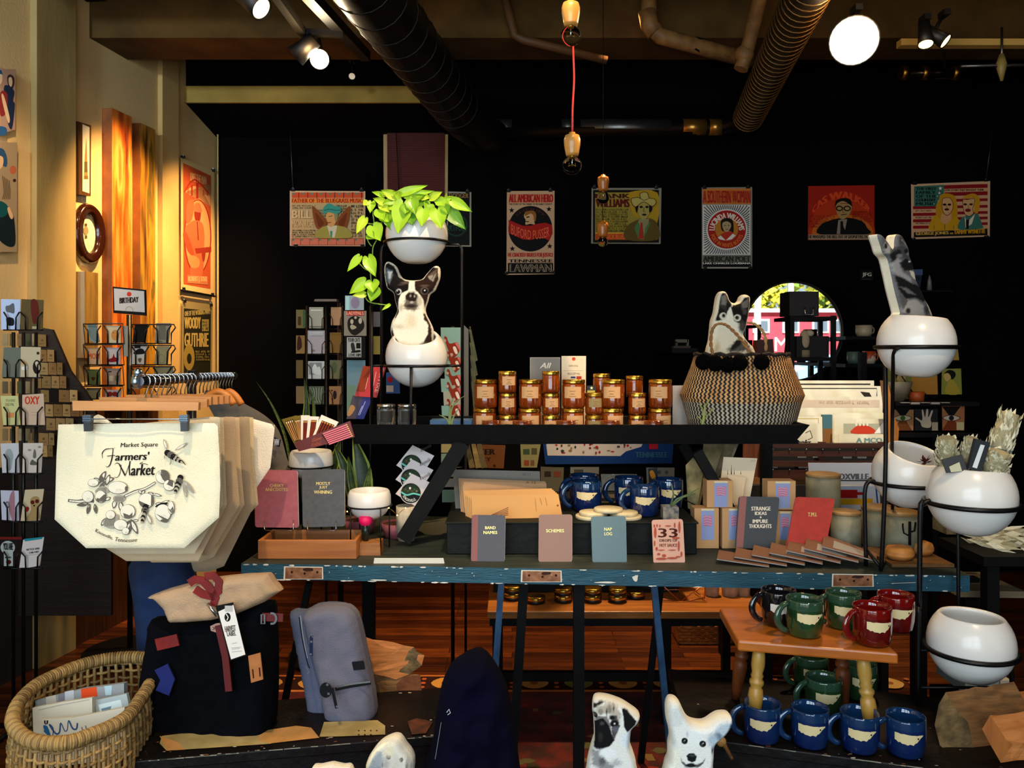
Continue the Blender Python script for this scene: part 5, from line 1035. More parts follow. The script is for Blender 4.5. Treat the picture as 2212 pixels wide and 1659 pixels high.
for i,(xa_,xb_,lab) in enumerate(((571,634,'rose'),(664,726,'grey'))):
 b = MB();Y = 2.685;pts = [W(xa_,1126,Y),W(xa_,1142,Y-.01),W(xa_+3,1146,Y-.012),W(xb_-3,1146,Y-.012),W(xb_,1142,Y-.01),W(xb_,1124,Y)]
 b.tube(pts,.0016,CHROME,6);z = zt2
 for x in (xa_+4,xb_-4): b.tube([W(x,1146,Y-.012),W(x,1146,2.76)],.0016,CHROME,6);b.tube([W(x,1146,2.755),W((xa_+xb_)/2,1060,2.765)],.0016,CHROME,6)
 tag(b.obj('wire_easel'),'small metal wire easel holding the %s notebook over the tray' % lab,'easel')
# matchboxes in the bowl
def matchbox(label,q,Y,m,sx,n=(0,-1,.1),sm='#c98a4c',heads='#e8c890',art=None,wood_='#7a2c18'):
 pl = PL(W(q[0][0],q[0][1],Y),n);t = T('matchbox',label,'matchbox',pl(*q[3]),'fanned matchboxes in the small white bowl');b = MB();b.slab(q,pl,.012,m);A = Art(b,pl)
 (ax,ay),(bx_,by),(cx_,cy),(dx,dy) = q;L = lambda u,v: (ax*(1-u)*(1-v)+bx_*u*(1-v)+cx_*u*v+dx*(1-u)*v,ay*(1-u)*(1-v)+by*u*(1-v)+cy*u*v+dy*(1-u)*v)
 if sx:
  u0,u1,v0,v1 = sx;A.poly([L(u0,v0),L(u1,v0),L(u1,v1),L(u0,v1)],'#1c100a');b.obj('sleeve',t);b = MB();A = Art(b,pl,lift=.002);n_ = 5
  for i in range(n_):
   u = u0+(u1-u0)*(i+.5)/n_;w_ = abs(L(u1,.5)[0]-L(u0,.5)[0])/n_*.62 or 3;A.line([L(u,v0+.05),L(u,v1-.02)],w_,sm);A.line([L(u,v0+.02),L(u,v0+.08)],w_*1.2,heads)
  b.obj('matches',t)
 else: b.obj('sleeve',t)
matchbox('olive matchbox at the far left of the fan',[(608,906),(640,897),(658,960),(640,968)],2.80,paper('#6e5c20'),(.15,.85,.1,.8),sm='#c88a50')
matchbox('olive matchbox tilted slightly in the fan',[(632,900),(650,897),(655,962),(648,965)],2.79,paper('#75601f'),(.2,.9,.12,.8),sm='#c88a50')
matchbox('first white matchbox in the fan',[(650,897),(668,897),(664,955),(650,955)],2.785,paper('#e8e0d0'),(.3,.85,.2,.9),sm='#7e2a18',heads='#c89050')
matchbox('second white matchbox in the fan',[(666,899),(689,900),(681,950),(661,952)],2.78,paper('#e8e0d0'),(.3,.85,.15,.9),sm='#8a3418',heads='#d8a050')
matchbox('widest white matchbox with brown matches in the fan',[(694,896),(731,912),(707,950),(674,945)],2.775,paper('#efe6d4'),(.15,.9,.2,.9),sm='#7c2814',heads='#c8843c')
pl = PL(W(680,960,2.74),(0,-1,.1));t = T('matchbox','large maroon matchbox with pink matches lying across the fan','matchbox',pl(690,970),'fanned matchboxes in the small white bowl');b = MB();b.slab([(635,957),(756,909),(766,944),(645,975)],pl,.012,mat('#5e1c18',.5));A = Art(b,pl,*C7)
A.poly([(545,560),(600,640),(785,575),(740,478)],'#3a0c0c');A.text('Gone',470,590,540,620,'#a8543c',1,slant=10,rise=-22);A.text('FISHING',470,630,545,660,'#a8543c',0,rise=-22);b.obj('sleeve',t)
b = MB();A = Art(b,pl,*C7,lift=.002)
for i in range(7): A.line([(556+i*8,556+i*13),(738+i*7,486+i*14)],10,'#e07a88');A.circ(738+i*7,486+i*14,6,'#e8b070',6)
b.obj('matches',t)
# snake plants in pink pots, marker in block
PINK = mat('#a85a60',.5);SOILM = mat('#5a3820',.9,bump=.6,bs=120)
for px,yb,r_,lab in ((778,1152,36,'left pink flower pot behind the pink-tipped marker'),(858,1160,36,'right pink flower pot behind the diagonal strut')):
 Y = Yt(yb)*1.0;c_ = W(px,yb,Y);R_ = r_*Y/F;t = T('pink_pot',lab,'flower pot',c_);b = MB();b.lathe([(0,0),(R_*.72,0),(R_,.052),(R_*.94,.052),(R_*.9,.045),(0,.045)],c_+V((0,0,.001)),PINK,28);b.obj('pot',t);b = MB();b.lathe([(0,.049),(R_*.9,.046)],c_,SOILM,20);b.obj('soil',t)
def blade(pts,w_,Y,par,c1='#1c2c14',c2='#8a9438'):
 P_ = smooth_pts([(x,y) for x,y in pts],False,5);n = len(P_);b = MB()
 for kk,(ww,m,off) in enumerate(((1,mat(c2,.5),0),(.7,mat(c1,.4,c2='#2c4220',ns=30,st=(1,1,4)),-.0012))):
  vs = []
  for i,p in enumerate(P_):
   f = min(1,(1-i/(n-1))*2.2+.02)*(.75+.25*min(1,i/(n*.3)));d = (P_[min(i+1,n-1)]-P_[max(i-1,0)]).normalized();s_ = V((-d.y,d.x))*(w_*ww*f/2)
   vs += [W(p.x+s_.x,p.y+s_.y,Y+off),W(p.x,p.y,Y+.006+off),W(p.x-s_.x,p.y-s_.y,Y+off)]
  b.add(vs,[(3*i+j,3*i+j+1,3*i+j+4,3*i+j+3) for i in range(n-1) for j in range(2)],m,True)
 return b.obj('leaf',par)
t = T('snake_plant','dark snake plant with yellow-edged blades behind the small bowls','plant',W(775,1110,2.9))
blade([(790,1110),(783,1020),(763,942)],40,2.88,t);blade([(770,1110),(748,1020),(722,960)],24,2.9,t);blade([(772,1110),(760,1040),(752,985)],18,2.87,t,'#4a5c2c');blade([(786,1110),(790,1060),(800,1005)],14,2.87,t,'#6a7a34')
t = T('snake_plant','thin curling snake plant blades rising above the grey shirt and matchboxes','plant',W(668,1110,3.05))
blade([(660,1110),(655,980),(662,880),(657,815)],17,3.05,t);blade([(675,1110),(678,980),(678,880),(671,838)],8,3.02,t,'#566a30');blade([(640,1100),(620,960),(590,880),(552,822)],6,3.06,t,'#7a8a3a');blade([(700,1110),(722,1000),(735,950)],22,3.0,t)
b = MB();Y = Yt(1200);c_ = W(795,1200,Y);b.prism([W(775,1200,Y),W(822,1200,Y),W(820,1173,Y),W(777,1173,Y)],(0,.07,0),wood('#a8703c','#8a5428',0,5));tag(b.obj('wooden_block',bevel=.002),'small wooden block holding the pink-tipped marker','block')
t = T('marker_brush','dark brush with bright pink rounded tip stuck in the wooden block','brush',W(790,1172,Y+.03));b = MB();p = W(790,1174,Y+.03);k = (Y+.03)/F
b.lathe([(0,0),(5*k,0),(9*k,25*k),(10*k,42*k),(0,42*k)],p,mat('#0c1c14',.3),20);b.obj('handle',t);b = MB();b.lathe([(10*k,40*k),(14.5*k,46*k),(15*k,54*k),(12.5*k,60*k),(7*k,61*k),(0,60*k)],p,mat('#e8125c',.5),24);b.obj('brush_tip',t)
b = MB();Y = Yt(1217);m_ = paper('#efe8d4')
for i in range(4): b.prism([W(807+i*.5,1217-i*3,Y),W(960-i*.6,1217-i*3,Y),W(956,1217-i*3,Y+.1),W(812,1217-i*3,Y+.1)],(0,0,.0035),m_)
tag(b.obj('paper_stack'),'small stack of cream booklets lying at the front edge of the blue table','paper stack')
Y = Yt(1172);t = T('small_white_candle','small white candle dish behind the diagonal strut','candle',W(878,1172,2.88));b = MB();c_ = W(878,1125,2.86);c_.z = ZT+.002;k = 2.86/F;b.lathe([(0,0),(.03,0),(.036,.07),(.036,W(0,1092,2.86).z-c_.z),(.033,W(0,1092,2.86).z-c_.z),(.033,W(0,1092,2.86).z-c_.z-.006),(0,W(0,1092,2.86).z-c_.z-.006)],c_,mat('#cbbfa8',.5,c2='#b0a084'),28);b.obj('candle',t)
t = T('string_lights','tiny glowing fairy lights around the pink flower pots','string lights',W(850,1120,2.8));b = MB();r_ = random.Random(2);pts = [W(750+i*9,1105+8*math.sin(i*1.7),2.72+.03*math.sin(i)) for i in range(15)];b.tube(pts,.0009,BRASS,4);b.obj('wire',t)
for i,p in enumerate(pts[::2]): MB().ell(p,.0022,mat('#ffcc70',.3,emit=6,name='fairy_bulb'),8).obj('bulb',t)
# round stickers hanging in a chain
t = T('sticker_strip','overlapping white cards with round dark town stickers hanging under the raised shelf','stickers',W(895,1090,2.86))
for i,(y,x) in enumerate(((0,0),(68,-2),(136,-2))):
 pl = PL(W(895,1010,2.88-.012*i),(.05,-1,.1));b = MB();o = [(1215,655),(1408,710),(1330,900-0),(1118,795)]
 q = [(C7[0]+(a+x*3)/C7[2],C7[1]+(c_+y*1.6)/C7[2]) for a,c_ in ((1240,640),(1405,722),(1290,905),(1115,795))];b.slab(q,pl,.0012,paper('#d8ccc8'));A = Art(b,pl,*C7);cx_,cy = 1232+x*3,790+y*1.6
 A.circ(cx_,cy,82,'#c8c0b4');A.circ(cx_,cy,76,'#14181a');A.sp([(cx_-70,cy-10),(cx_-40,cy-50),(cx_+10,cy-70),(cx_+50,cy-50),(cx_+60,cy-10),(cx_,cy+5)],'#2a3a24');A.line([(cx_-74,cy-10),(cx_-30,cy+14),(cx_+20,cy+2),(cx_+72,cy+14)],12,'#6cc4b8',sm=3)
 for s_ in range(6): A.circ(cx_-40+s_*17,cy-30+(s_ % 2)*14,8,('#5c4a3a','#3c5a34','#7a6a5a')[s_ % 3],n=7)
 A.circ(cx_-5,cy-40,9,'#e8e4dc',n=6);A.text('KNOXVILLE',0,0,1,1,'#e8e4d8',1,lambda u,v,c_=cx_,d=cy: (c_-(66-v*22)*math.cos(u*1.9+.35),d+(66-v*22)*math.sin(u*1.9+.35)))
 A.text('Knoxville',cx_+70,cy-125,cx_+150,cy-95,'#4a4440',rise=-42);b.obj('sticker',t)
b = MB();b.tube([W(905,962,2.9),W(900,985,2.9)],.002,TINNED,5);b.obj('hanger',t)
# low black trunk
b = MB();TR = mat('#0a0d09',.55,spec=.25,c2='#060806',ns=12,bump=.2,bs=30,name='black_trunk');TZ = ZT+.106
t = T('lidded_box','low black box along the middle of the blue table with notebooks leaning on it','box',(.2,2.85,ZT));b.bb(-.212,.6,2.66,3.02,ZT+.001,TZ-.006,TR);b.obj('body',t,bevel=.003)
b = MB();b.bb(-.217,.605,2.655,3.03,TZ-.006,TZ,mat('#10130e',.6,spec=.25));b.obj('lid',t,bevel=.002)
C5 = CJ
notebook('small charcoal notebook titled Band Names leaning on the black box',[(1019,1112),(1092,1113),(1090,1214),(1017,1213)],2.575,mat('#4a4a52',.6),[('BAND',166,1302,244,1324),('NAMES',154,1337,256,1360)],crop=C5,spine=(14,'#8a5a58'))
notebook('small taupe notebook titled Schemes leaning on the black box',[(1164,1112),(1236,1111),(1236,1215),(1163,1214)],2.57,mat('#8c6c60',.6),[('SCHEMES',622,1324,754,1348)],crop=C5)
notebook('small slate blue notebook titled Nap Log leaning on the black box',[(1277,1116),(1352,1115),(1354,1217),(1280,1216)],2.565,mat('#5c757c',.6),[('NAP',1055,1312,1112,1335),('LOG',1056,1347,1113,1370)],crop=C5,th=.014)
def d33(a):
 RD_ = '#b0523c'
 a.text('33',1460,1318,1600,1385,'#4a1c12',4);a.text('DROPS OF',1468,1398,1600,1418,'#5c2c1c',1);a.text('HOT SAUCE',1468,1432,1598,1455,'#7a3020',1)
 for x,y,rx,ry,in ((1428,1300,6,12),(1448,1297,6,12),(1470,1300,6,10),(1435,1350,10,40),(1615,1310,9,45),(1580,1295,7,20),(1590,1390,30,8),(1430,1430,6,22),(1610,1450,8,40),(1480,1545,42,9),(1560,1540,40,8),(1500,1522,16,12),(1460,1510,12,9),(1445,1470,9,14),(1630,1510,8,20),(1530,1300,24,5),(1480,1480,26,4),(1560,1480,30,4),(1605,1530,20,6)): a.circ(x,y,rx,RD_,ry,12)
notebook('small pink patterned card book with the number 33',[(1408,1123),(1475,1121),(1480,1217),(1412,1218)],2.56,paper('#dda890'),[],crop=C5,art=d33,group=None,th=.006)
# kraft folders on the trunk
def folder(label,q,Y,m,n=(.08,-1,.3),art=None,crop=C5): slabthing('kraft_folder',label,'folder',q,Y,.003,m,art,crop,n,group='kraft folders and sleeves on the black box')
folder('grey backing board behind the kraft sleeves',[(978,1014),(1166,1018),(1170,1098),(984,1100)],2.9,paper('#82786c'),art=lambda a: a.text('00 11',445,905,500,925,'#5a5048'))
for i in range(3): folder('kraft sleeve in the rear row, %s from the back' % ('first','second','third')[i],[(990+i*4,1033+i*3),(1178+i,1040+i*2),(1186,1108),(996+i*4,1110)],2.84-.012*i,paper('#b48a62'),art=(lambda a: a.text('A 12',470,965,545,985,'#6a4c34')) if i == 2 else None)
for i in range(5): folder('kraft sleeve in the front row, %s from the back' % ('first','second','third','fourth','fifth')[i],[(1002+i*4,1060+i*2.4),(1192+i*3.5,1055+i*3),(1212+i*.8,1117),(1006+i*3.5,1117+i*1.6)],2.765-.012*i,paper('#c8965c'),art=(lambda a: (a.circ(708,1147,8,'#7a4a20',n=10),a.line([(540,1095),(548,1190)],3,'#8a6238'),a.line([(575,1092),(590,1140)],3,'#8a6238'),a.line([(615,1085),(628,1150)],3,'#8a6238'))) if i == 4 else None)
t = T('metal_comb','thin fan-shaped metal rack beside the kraft sleeves','rack',W(1080,1118,2.69));b = MB()
for i in range(5): b.tube([W(1050+i*3,1118,2.69),W(1098,1096+i*4,2.69)],.0012,mat('#8a5c50',.4,metal=.5),5)
b.obj('wire',t)
# coasters
for i,(x,y,z) in enumerate(((1277,1119,0),(1352,1119,0),(1282,1108,1),(1347,1107,1),(1314,1098,2))):
 Y = 2.72;k = Y/F;c_ = V((W(x,0,Y).x,Y,TZ+.0005+z*.0115));R_ = (34,34,31,31,31)[i]*k;b = MB();b.lathe([(0,0),(R_*.97,0),(R_,.002),(R_,.009),(R_*.97,.011),(0,.011)],c_,mat('#d8c9a4',.5,c2='#cdbb90'),36)
 tag(b.obj('round_coaster'),'round cream coaster, %s of the small pile' % ('lower left','lower right','middle left','middle right','topmost')[i],'coaster','cream coasters piled on the black box')
# mugs
def mugproto(col,rim,label,hand=PI,R=.047,h=.094,dot=True,patch='#d8c592',pa=-PI/2-.25,group=None,c2=None):
 t = T('pottery_mug',label,'mug',(0,0,0),group);M_ = mat(col,.05,c2=c2 or rim,ns=22,mix=(.4,.75),coat=1,bump=.04,bs=25,name='glaze');MR = mat(rim,.05,coat=1,name='glaze')
 b = MB();b.lathe([(0,.002),(R*.74,.002),(R*.8,0),(R*.88,.006),(R*.97,h*.3),(R*1.0,h*.55),(R*1.0,h*.76)],(0,0,0),M_,40);b.lathe([(R*1.0,h*.76),(R*.99,h*.95),(R*.97,h),(R*.92,h*.99),(R*.92,h*.8),(R*.88,h*.2),(0,h*.1)],(0,0,0),MR,40);bd = b.obj('body',t,origin=(0,0,0))
 b = MB();pts = []
 for i in range(13): a = -1.35+2.75*i/12;pts.append(((R*.9+math.cos(a)*R*.78)*math.cos(hand),(R*.9+math.cos(a)*R*.78)*math.sin(hand),h*.52+math.sin(a)*h*.38))
 b.tube(pts,[.0075-.002*abs(i-6)/6 for i in range(13)],MR if c2 is None else mat(rim,.12,coat=.7),10,flat=1.25);b.obj('handle',t,origin=pts[6])
 if patch:
  b = MB();n = 16;vs = [];r_ = random.Random(3)
  for i in range(n+1):
   u = i/n;a = pa-.72+1.45*u;zt_2 = h*(.70-.03*u+.008*r_.uniform(-1,1));zb_ = h*(.50-.10*math.sin(min(u*1.25,1)*2.6)*.7+.02*r_.uniform(-1,1)+(.17*max(0,(u-.62)/.38)));zb_ = min(zb_,zt_2-.001)
   rr = lambda z: (R*.97+(R*.03)*min(1,max(0,(z/h-.3)/.25)))+.0008
   for z in (zb_,zt_2): vs.append((math.cos(a)*rr(z),math.sin(a)*rr(z),z))
  b.add(vs,[(2*i,2*i+2,2*i+3,2*i+1) for i in range(n)],mat(patch,.4),True)
  if dot:
   a = pa+.42;cc = V((math.cos(a)*(R+.0016),math.sin(a)*(R+.0016),h*.6));tt = V((-math.sin(a),math.cos(a),0));b.sheet([cc+tt*math.cos(k*PI/5)*.0022+V((0,0,math.sin(k*PI/5)*.0022)) for k in range(10)],K)
  b.obj('bare_clay_patch',bd,origin=(0,0,0))
 return t
BLU,BLR = '#0a1a4c','#0f2c50'
mb_ = mugproto(BLU,BLR,'x',group='blue glazed mugs with a bare clay patch');mg_ = mugproto('#22401e','#2a4430','x',c2='#0e2414',group='green glazed mugs with a bare clay patch');mr_ = mugproto('#4e0806','#680d09','x',group='red glazed mugs with a bare clay patch');mk_ = mugproto('#0c0a0c','#121014','x',patch='#d8d4c8',group='black glazed mugs')
def mug(pr,px,yb,Y,z,label,rz=0,s=1.):
 loc = (W(px,yb,Y).x,Y,z)
 if id(pr) in used: return dup(pr,loc,rz,label,scale=s)
 used.add(id(pr));pr.location = loc;pr.rotation_euler = (0,0,rz);pr.scale = (s,)*3;pr['label'] = label;return pr
z = TZ+.0005
mug(mb_,1268,1100,2.85,z,'dark blue mug with big handle left of the coasters, on the black box',.15,1.1);mug(mb_,1392,1112,2.77,z,'dark blue mug in front with its handle to the left, on the black box',.2,1.05)
mug(mb_,1262,1090,2.965,z,'blue mug hidden behind the left one on the black box',.4,1.15);mug(mb_,1358,1090,2.94,z,'blue mug behind the coaster pile on the black box',.1,1.1);mug(mb_,1444,1096,2.9,z,'blue mug at the right end of the black box behind the glass cube',.3,1.1)
t = T('glass_cube_plant','small glass cube with a slim green air plant on the black box','plant',W(1447,1118,2.7));b = MB();b.bb(W(1430,0,2.7).x,W(1464,0,2.7).x,2.68,2.73,TZ+.001,TZ+.045,mat('#6c7084',.15,trans=.5,c2='#d8ccb0',ns=60));b.obj('cube',t,bevel=.002)
b = MB();g = mat('#5c6e44',.6)
for q in ([(1450,1092),(1462,1078),(1485,1068),(1510,1055)],[(1449,1092),(1455,1068),(1450,1044)],[(1452,1092),(1475,1074),(1502,1066)]): b.tube([W(x,y,2.7) for x,y in q],[.004,.003,.002,.001][:len(q)],g,6)
b.obj('leaf',t)
slabthing('spotted_card','small card with a black and orange bird behind the blue mugs','card',[(1400,1012),(1420,1010),(1422,1040),(1402,1042)],3.1,.002,mat('#0c0c0c',.6),lambda a: a.sp([(1403,1020),(1410,1016),(1416,1030),(1408,1034)],'#c87a1c'))
# notebooks and goods at the right end
C6 = (1440,740,3.318)
notebook('charcoal notebook titled Strange Ideas and Impure Thoughts',[(1597,1072),(1684,1074),(1674,1186),(1589,1184)],2.66,mat('#3c3f42',.6),[('STRANGE',608,1176,744,1204),('IDEAS',633,1212,716,1236),('&',668,1245,680,1258),('IMPURE',617,1268,725,1294),('THOUGHTS',590,1302,750,1330)],crop=C6,th=.014,spine=(16,'#96605a'),col=ink('#e8dcc4'),bold=1.5,n=(-.06,-1,.22),group=None)
notebook('red notebook titled TMI with an elastic band',[(1720,1073),(1804,1077),(1780,1202),(1697,1192)],2.6,mat('#b8301f',.6,c2='#a82a1c',ns=50),[('T.M.I.',1012,1218,1076,1246)],crop=C6,th=.012,n=(-.05,-1,.25),group=None,bold=1)
for i in range(7):
 x,y = 1530+i*36+(8 if i > 3 else 0),1212-i*2.5;Y = Yt(min(1226,1222));u_ = ('first','second','third','fourth','fifth','sixth','seventh')[i];zb = ZT+.001+.0035*i;b = MB();c_ = V((W(1545+i*37,0,2.6).x,2.54,zb));L = .155;w_ = .09;a = -.32-.02*i;d = V((math.cos(a),math.sin(a),0));n_ = V((-d.y,d.x,0));tl = V((0,0,.012+.003*i))
 CV = paper('#7c5844');PG = paper('#9a948c');o_ = c_-d*.01
 b.add([o_+tl,o_+n_*w_+tl*1.6,o_+d*L+n_*w_+V((0,0,.003)),o_+d*L+V((0,0,.001)),o_+tl+V((0,0,.003)),o_+n_*w_+tl*1.6+V((0,0,.003)),o_+d*L+n_*w_+V((0,0,.006)),o_+d*L+V((0,0,.004))],[(0,3,7,4),(3,2,6,7),(2,1,5,6),(1,0,4,5),(3,0,1,2)],PG);b.add([o_+tl+V((0,0,.0032)),o_+n_*w_+tl*1.6+V((0,0,.0032)),o_+d*L+n_*w_+V((0,0,.0062)),o_+d*L+V((0,0,.0042))],[(0,3,2,1)],CV)
 tag(b.obj('thin_booklet'),'thin brown booklet in the fanned row, %s from the left' % u_,'booklet','fanned brown booklets at the front of the table')
def softbox(label,x0,y0,x1,y1,Y,side=12,zb=None):
 t = T('soap_box',label,'box',W((x0+x1)/2,y1,Y),'kraft boxes with pale blue labels');b = MB();p = [W(x0,y1,Y),W(x1,y1,Y)]
 if zb is None: zb = ZT+.001
 z1 = W(0,y0,Y).z;b.bb(p[0].x,p[1].x,Y,Y+.06,zb,z1,KRAFT);b.obj('carton',t,bevel=.0012);b = MB();A = Art(b,Y,lift=.0008);w_ = x1-x0;yb2 = y1-2
 A.rect(x0+w_*.28,y0+1,x0+w_*.80,yb2,'#8f9cc4');A.rect(x0+w_*.28,y0+1,x0+w_*.80,y0+5,'#d8c8a0');A.rect(x0+w_*.36,y0+(y1-y0)*.22,x0+w_*.72,y0+(y1-y0)*.55,'#b87a98')
 for k in range(4): A.line([(x0+w_*.37,y0+(y1-y0)*(.27+.08*k)),(x0+w_*.5,y0+(y1-y0)*(.24+.08*k)),(x0+w_*.7,y0+(y1-y0)*(.28+.08*k))],1.2,'#d8a8b8')
 b.obj('label',t)
softbox('lower kraft box with blue label behind the fanned booklets',1500,1098,1553,1168,2.74);softbox('lower kraft box half hidden by the charcoal notebook',1560,1098,1612,1168,2.74)
softbox('upper kraft box with blue label in front of the leaning cards',1527,1038,1583,1097,2.75,zb=W(0,1097,2.75).z+.001);softbox('upper kraft box with blue label between the two right notebooks',1658,1039,1719,1100,2.75,zb=W(0,1102,2.75).z+.001);softbox('lower kraft box below the one between the notebooks',1672,1104,1716,1168,2.75)
# leaning cards
slabthing('spire_card','cream card with tall spires leaning behind the kraft boxes','card',[(1563,987),(1636,990),(1610,1130),(1545,1130)],2.84,.002,paper('#e8d0ac'),lambda a: ([a.line([(x,945),(x+1,y),(x+2,945)],w_,'#3a342c') for x,y,w_ in ((437,905,3),(463,865,6),(483,900,4),(530,915,3))],a.text('CITY',600,842,636,854,'#a88a64')),C6,n=(0,-1,.15))
slabthing('folded_card','smaller cream card leaning in front of the spire card','card',[(1572,1026),(1611,1032),(1596,1125),(1560,1120)],2.81,.002,paper('#e4c8a0'),None,n=(0,-1,.15))
for i,(q,c_) in enumerate((([(1481,1005),(1497,988),(1520,1018),(1505,1105),(1486,1098)],'#a8925c'),([(1490,1020),(1508,1000),(1526,1030),(1508,1110),(1490,1104)],'#8a7444'),([(1520,955),(1560,953),(1563,965),(1535,1050),(1512,1035)],'#8e7c54'),([(1535,960),(1580,953),(1590,953),(1560,1020),(1535,1050)],'#a08a64'),([(1560,975),(1597,955),(1575,1010),(1556,1045)],'#c8b490'))):
 slabthing('aged_card','aged %s card leaning %s the right strut' % (('olive','brown','greenish','tan','pale')[i],('beside','just beside','behind','further behind','outermost behind')[i]),'card',q,2.9+.02*i,.004,mat(c_,.8,c2='#5c5030',ns=18),n=(-.3,-1,.1))
# stone candles
ST1 = mat('#8f8a70',.6,c2='#5f5a44',ns=12,mix=(.3,.7),bump=.1,bs=60,name='stone_glaze');WD = wood('#b08a58','#8e6a3c',0,6)
def candle(label,cx,yt_,yb,w_,Y,lidm=WD,m=ST1,cactus=False):
 R_ = w_/2*Y/F;c_ = W(cx,yb,Y);z1 = W(0,yt_,Y).z-c_.z;t = T('lidded_canister',label,'canister',c_,'round canisters with wooden lids');b = MB();b.lathe([(0,0),(R_*.93,0),(R_*.98,.004),(R_,z1-.012),(0,z1-.012)],c_,m,36);b.obj('canister',t);b = MB();b.lathe([(0,z1-.0115),(R_*1.01,z1-.0115),(R_*1.02,z1-.003),(R_*.98,z1),(0,z1)],c_,lidm,36);b.obj('lid',t)
 if cactus:
  b = MB();r = R_+.0015
  def on(a,z): return V((c_.x+math.cos(a)*r,c_.y+math.sin(a)*r,c_.z+.022+z*1.15))
  for pts,wd in (([(-1.57,.01),(-1.57,.03),(-1.57,.065),(-1.57,.074)],.015),([(-1.57,.034),(-1.87,.042),(-1.92,.058),(-1.92,.068)],.0095),([(-1.57,.045),(-1.3,.048),(-1.24,.062),(-1.22,.072)],.0095)):
   b.tube([on(a,z) for a,z in pts],wd/2,K,8,flat=.5)
  b.obj('cactus_motif',t)
 return t
candle('tall grey green canister behind the red notebook',1778,1022,1161,71,2.9);candle('grey canister just right of the red notebook',1827,1103,1190,62,2.70);candle('grey canister with wooden lid left of the cactus one',1899,1093,1178,72,2.78);candle('pale canister with a black cactus motif',1946,1103,1190,76,2.66,cactus=True)
for i,(x,y,w_,Y) in enumerate(((1943,1211,60,2.56),(1992,1200,47,2.62))):
 b = MB();R_ = w_/2*Y/F;c_ = V((W(x,0,Y).x,Y,ZT+.012));b.lathe([(0,0),(R_*.7,0),(R_*.97,.012),(R_,.018),(R_*.97,.019),(R_,.022),(R_*.85,.036),(R_*.4,.042),(0,.042)],c_,mat('#c4823c',.6,c2='#a8682c',ns=20),28);tag(b.obj('pill_box'),'round tan wooden trinket box, %s of the pair in front of the cactus canister' % ('nearer','further')[i],'box','round tan trinket boxes')
b = MB();b.bb(W(1895,0,2.6).x,W(2025,0,2.6).x,2.5,2.72,ZT+.001,ZT+.011,wood('#7a5228','#5c3c1c',0));tag(b.obj('wooden_board'),'thin wooden board under the two round trinket boxes','board')
# sage bundles in the large planter, succulent in the tilted one
SAGE = [mat(c_,.85,bump=.3,bs=90) for c_ in ('#d8ceaa','#b8ae88','#e8dfbc','#9a9270')]
def sage(label,base,tip,w_,Y,wrap=None,seed=1,name='sage_bundle'):
 r_ = random.Random(seed);p,q = W(*base,Y),W(*tip,Y-.02);d = q-p;L = d.length;d.normalize();R_ = w_/2*Y/F;a,e = frame_of(d);t = T(name,label,'sage bundle',p,'dried sage bundles in the white planter');b = MB();b.tube([p,p+d*L*.5,q],[R_*.8,R_*.9,R_*.7],SAGE[3],14)
 for i in range(150):
  u_ = r_.random();t_ = r_.uniform(0,6.283);rr = R_*(.75+.3*r_.random())*(1-.25*u_);s0 = p+d*(u_*L*.9)+(a*math.cos(t_)+e*math.sin(t_))*rr;tw = t_+r_.uniform(.1,.7);s1 = s0+d*(L*r_.uniform(.1,.24))+(a*math.cos(tw)+e*math.sin(tw))*R_*.25;side = d.cross((s1-s0)).normalized() if d.cross(s1-s0).length > 1e-5 else a;side = (s1-s0).cross(a*math.cos(t_)+e*math.sin(t_)).normalized();k = R_*r_.uniform(.12,.26)
  mid = (s0+s1)/2+(a*math.cos(t_)+e*math.sin(t_))*R_*.1;b.add([s0,mid+side*k,s1,mid-side*k],[(0,1,2,3)],SAGE[i % 3])
 b.obj('leaves',t)
 if wrap:
  b = MB()
  for u_ in wrap: b.tube([p+d*L*u_,p+d*L*(u_+.14)],R_*1.08,mat('#3c4c50',.6,c2='#5a6c70',ns=80),16)
  b.obj('paper_band',t)
sage('tallest sage bundle leaning right out of the white planter',(2140,1020),(2183,892),48,2.2,(.28,),1);sage('short sage bundle at the left in the white planter',(2045,1015),(2045,945),44,2.22,None,2);sage('middle sage bundle behind the dark label in the planter',(2082,1015),(2100,945),34,2.22,None,3);sage('low sage bundle with banded base at the right in the planter',(2140,1030),(2160,975),52,2.16,(.05,),4)
slabthing('bundle_label','grey paper tag with pale square in the sage planter','label',[(2035,993),(2078,982),(2090,1018),(2045,1022)],2.14,.004,mat('#3a3a3c',.7),lambda a: a.poly([(2050,1008),(2072,998),(2078,1018),(2054,1020)],'#c8c4a0'));slabthing('bundle_label','dark upright tag with white strip in the sage planter','label',[(2108,948),(2140,956),(2120,1020),(2092,1012)],2.13,.012,mat('#20262a',.6),lambda a: a.poly([(2118,960),(2127,962),(2110,1012),(2100,1009)],'#d8dcdc'))
t = T('dark_succulent','small dark maroon succulent rosette inside the tilted planter','plant',W(1992,1005,2.47));SU = mat('#4c201c',.45,c2='#6e3a34',ns=40);p = W(1998,1000,2.46)
r_ = random.Random(4);b = MB()
for i in range(22):
 a = r_.uniform(0,6.28);el = r_.uniform(.1,1.3);d = V((math.cos(a)*math.cos(el),-abs(math.sin(a))*math.cos(el)*.8,math.sin(el)));L = r_.uniform(.018,.034);s_,_ = frame_of(d);b.add([p,p+d*L*.55+s_*.006,p+d*L,p+d*L*.55-s_*.006,p+d*L*.5+V((0,-.003,.002))],[(0,1,4),(1,2,4),(2,3,4),(3,0,4)],SU)
b.tube([W(1985,1010,2.5),p],.004,SU,6);b.obj('rosette',t)
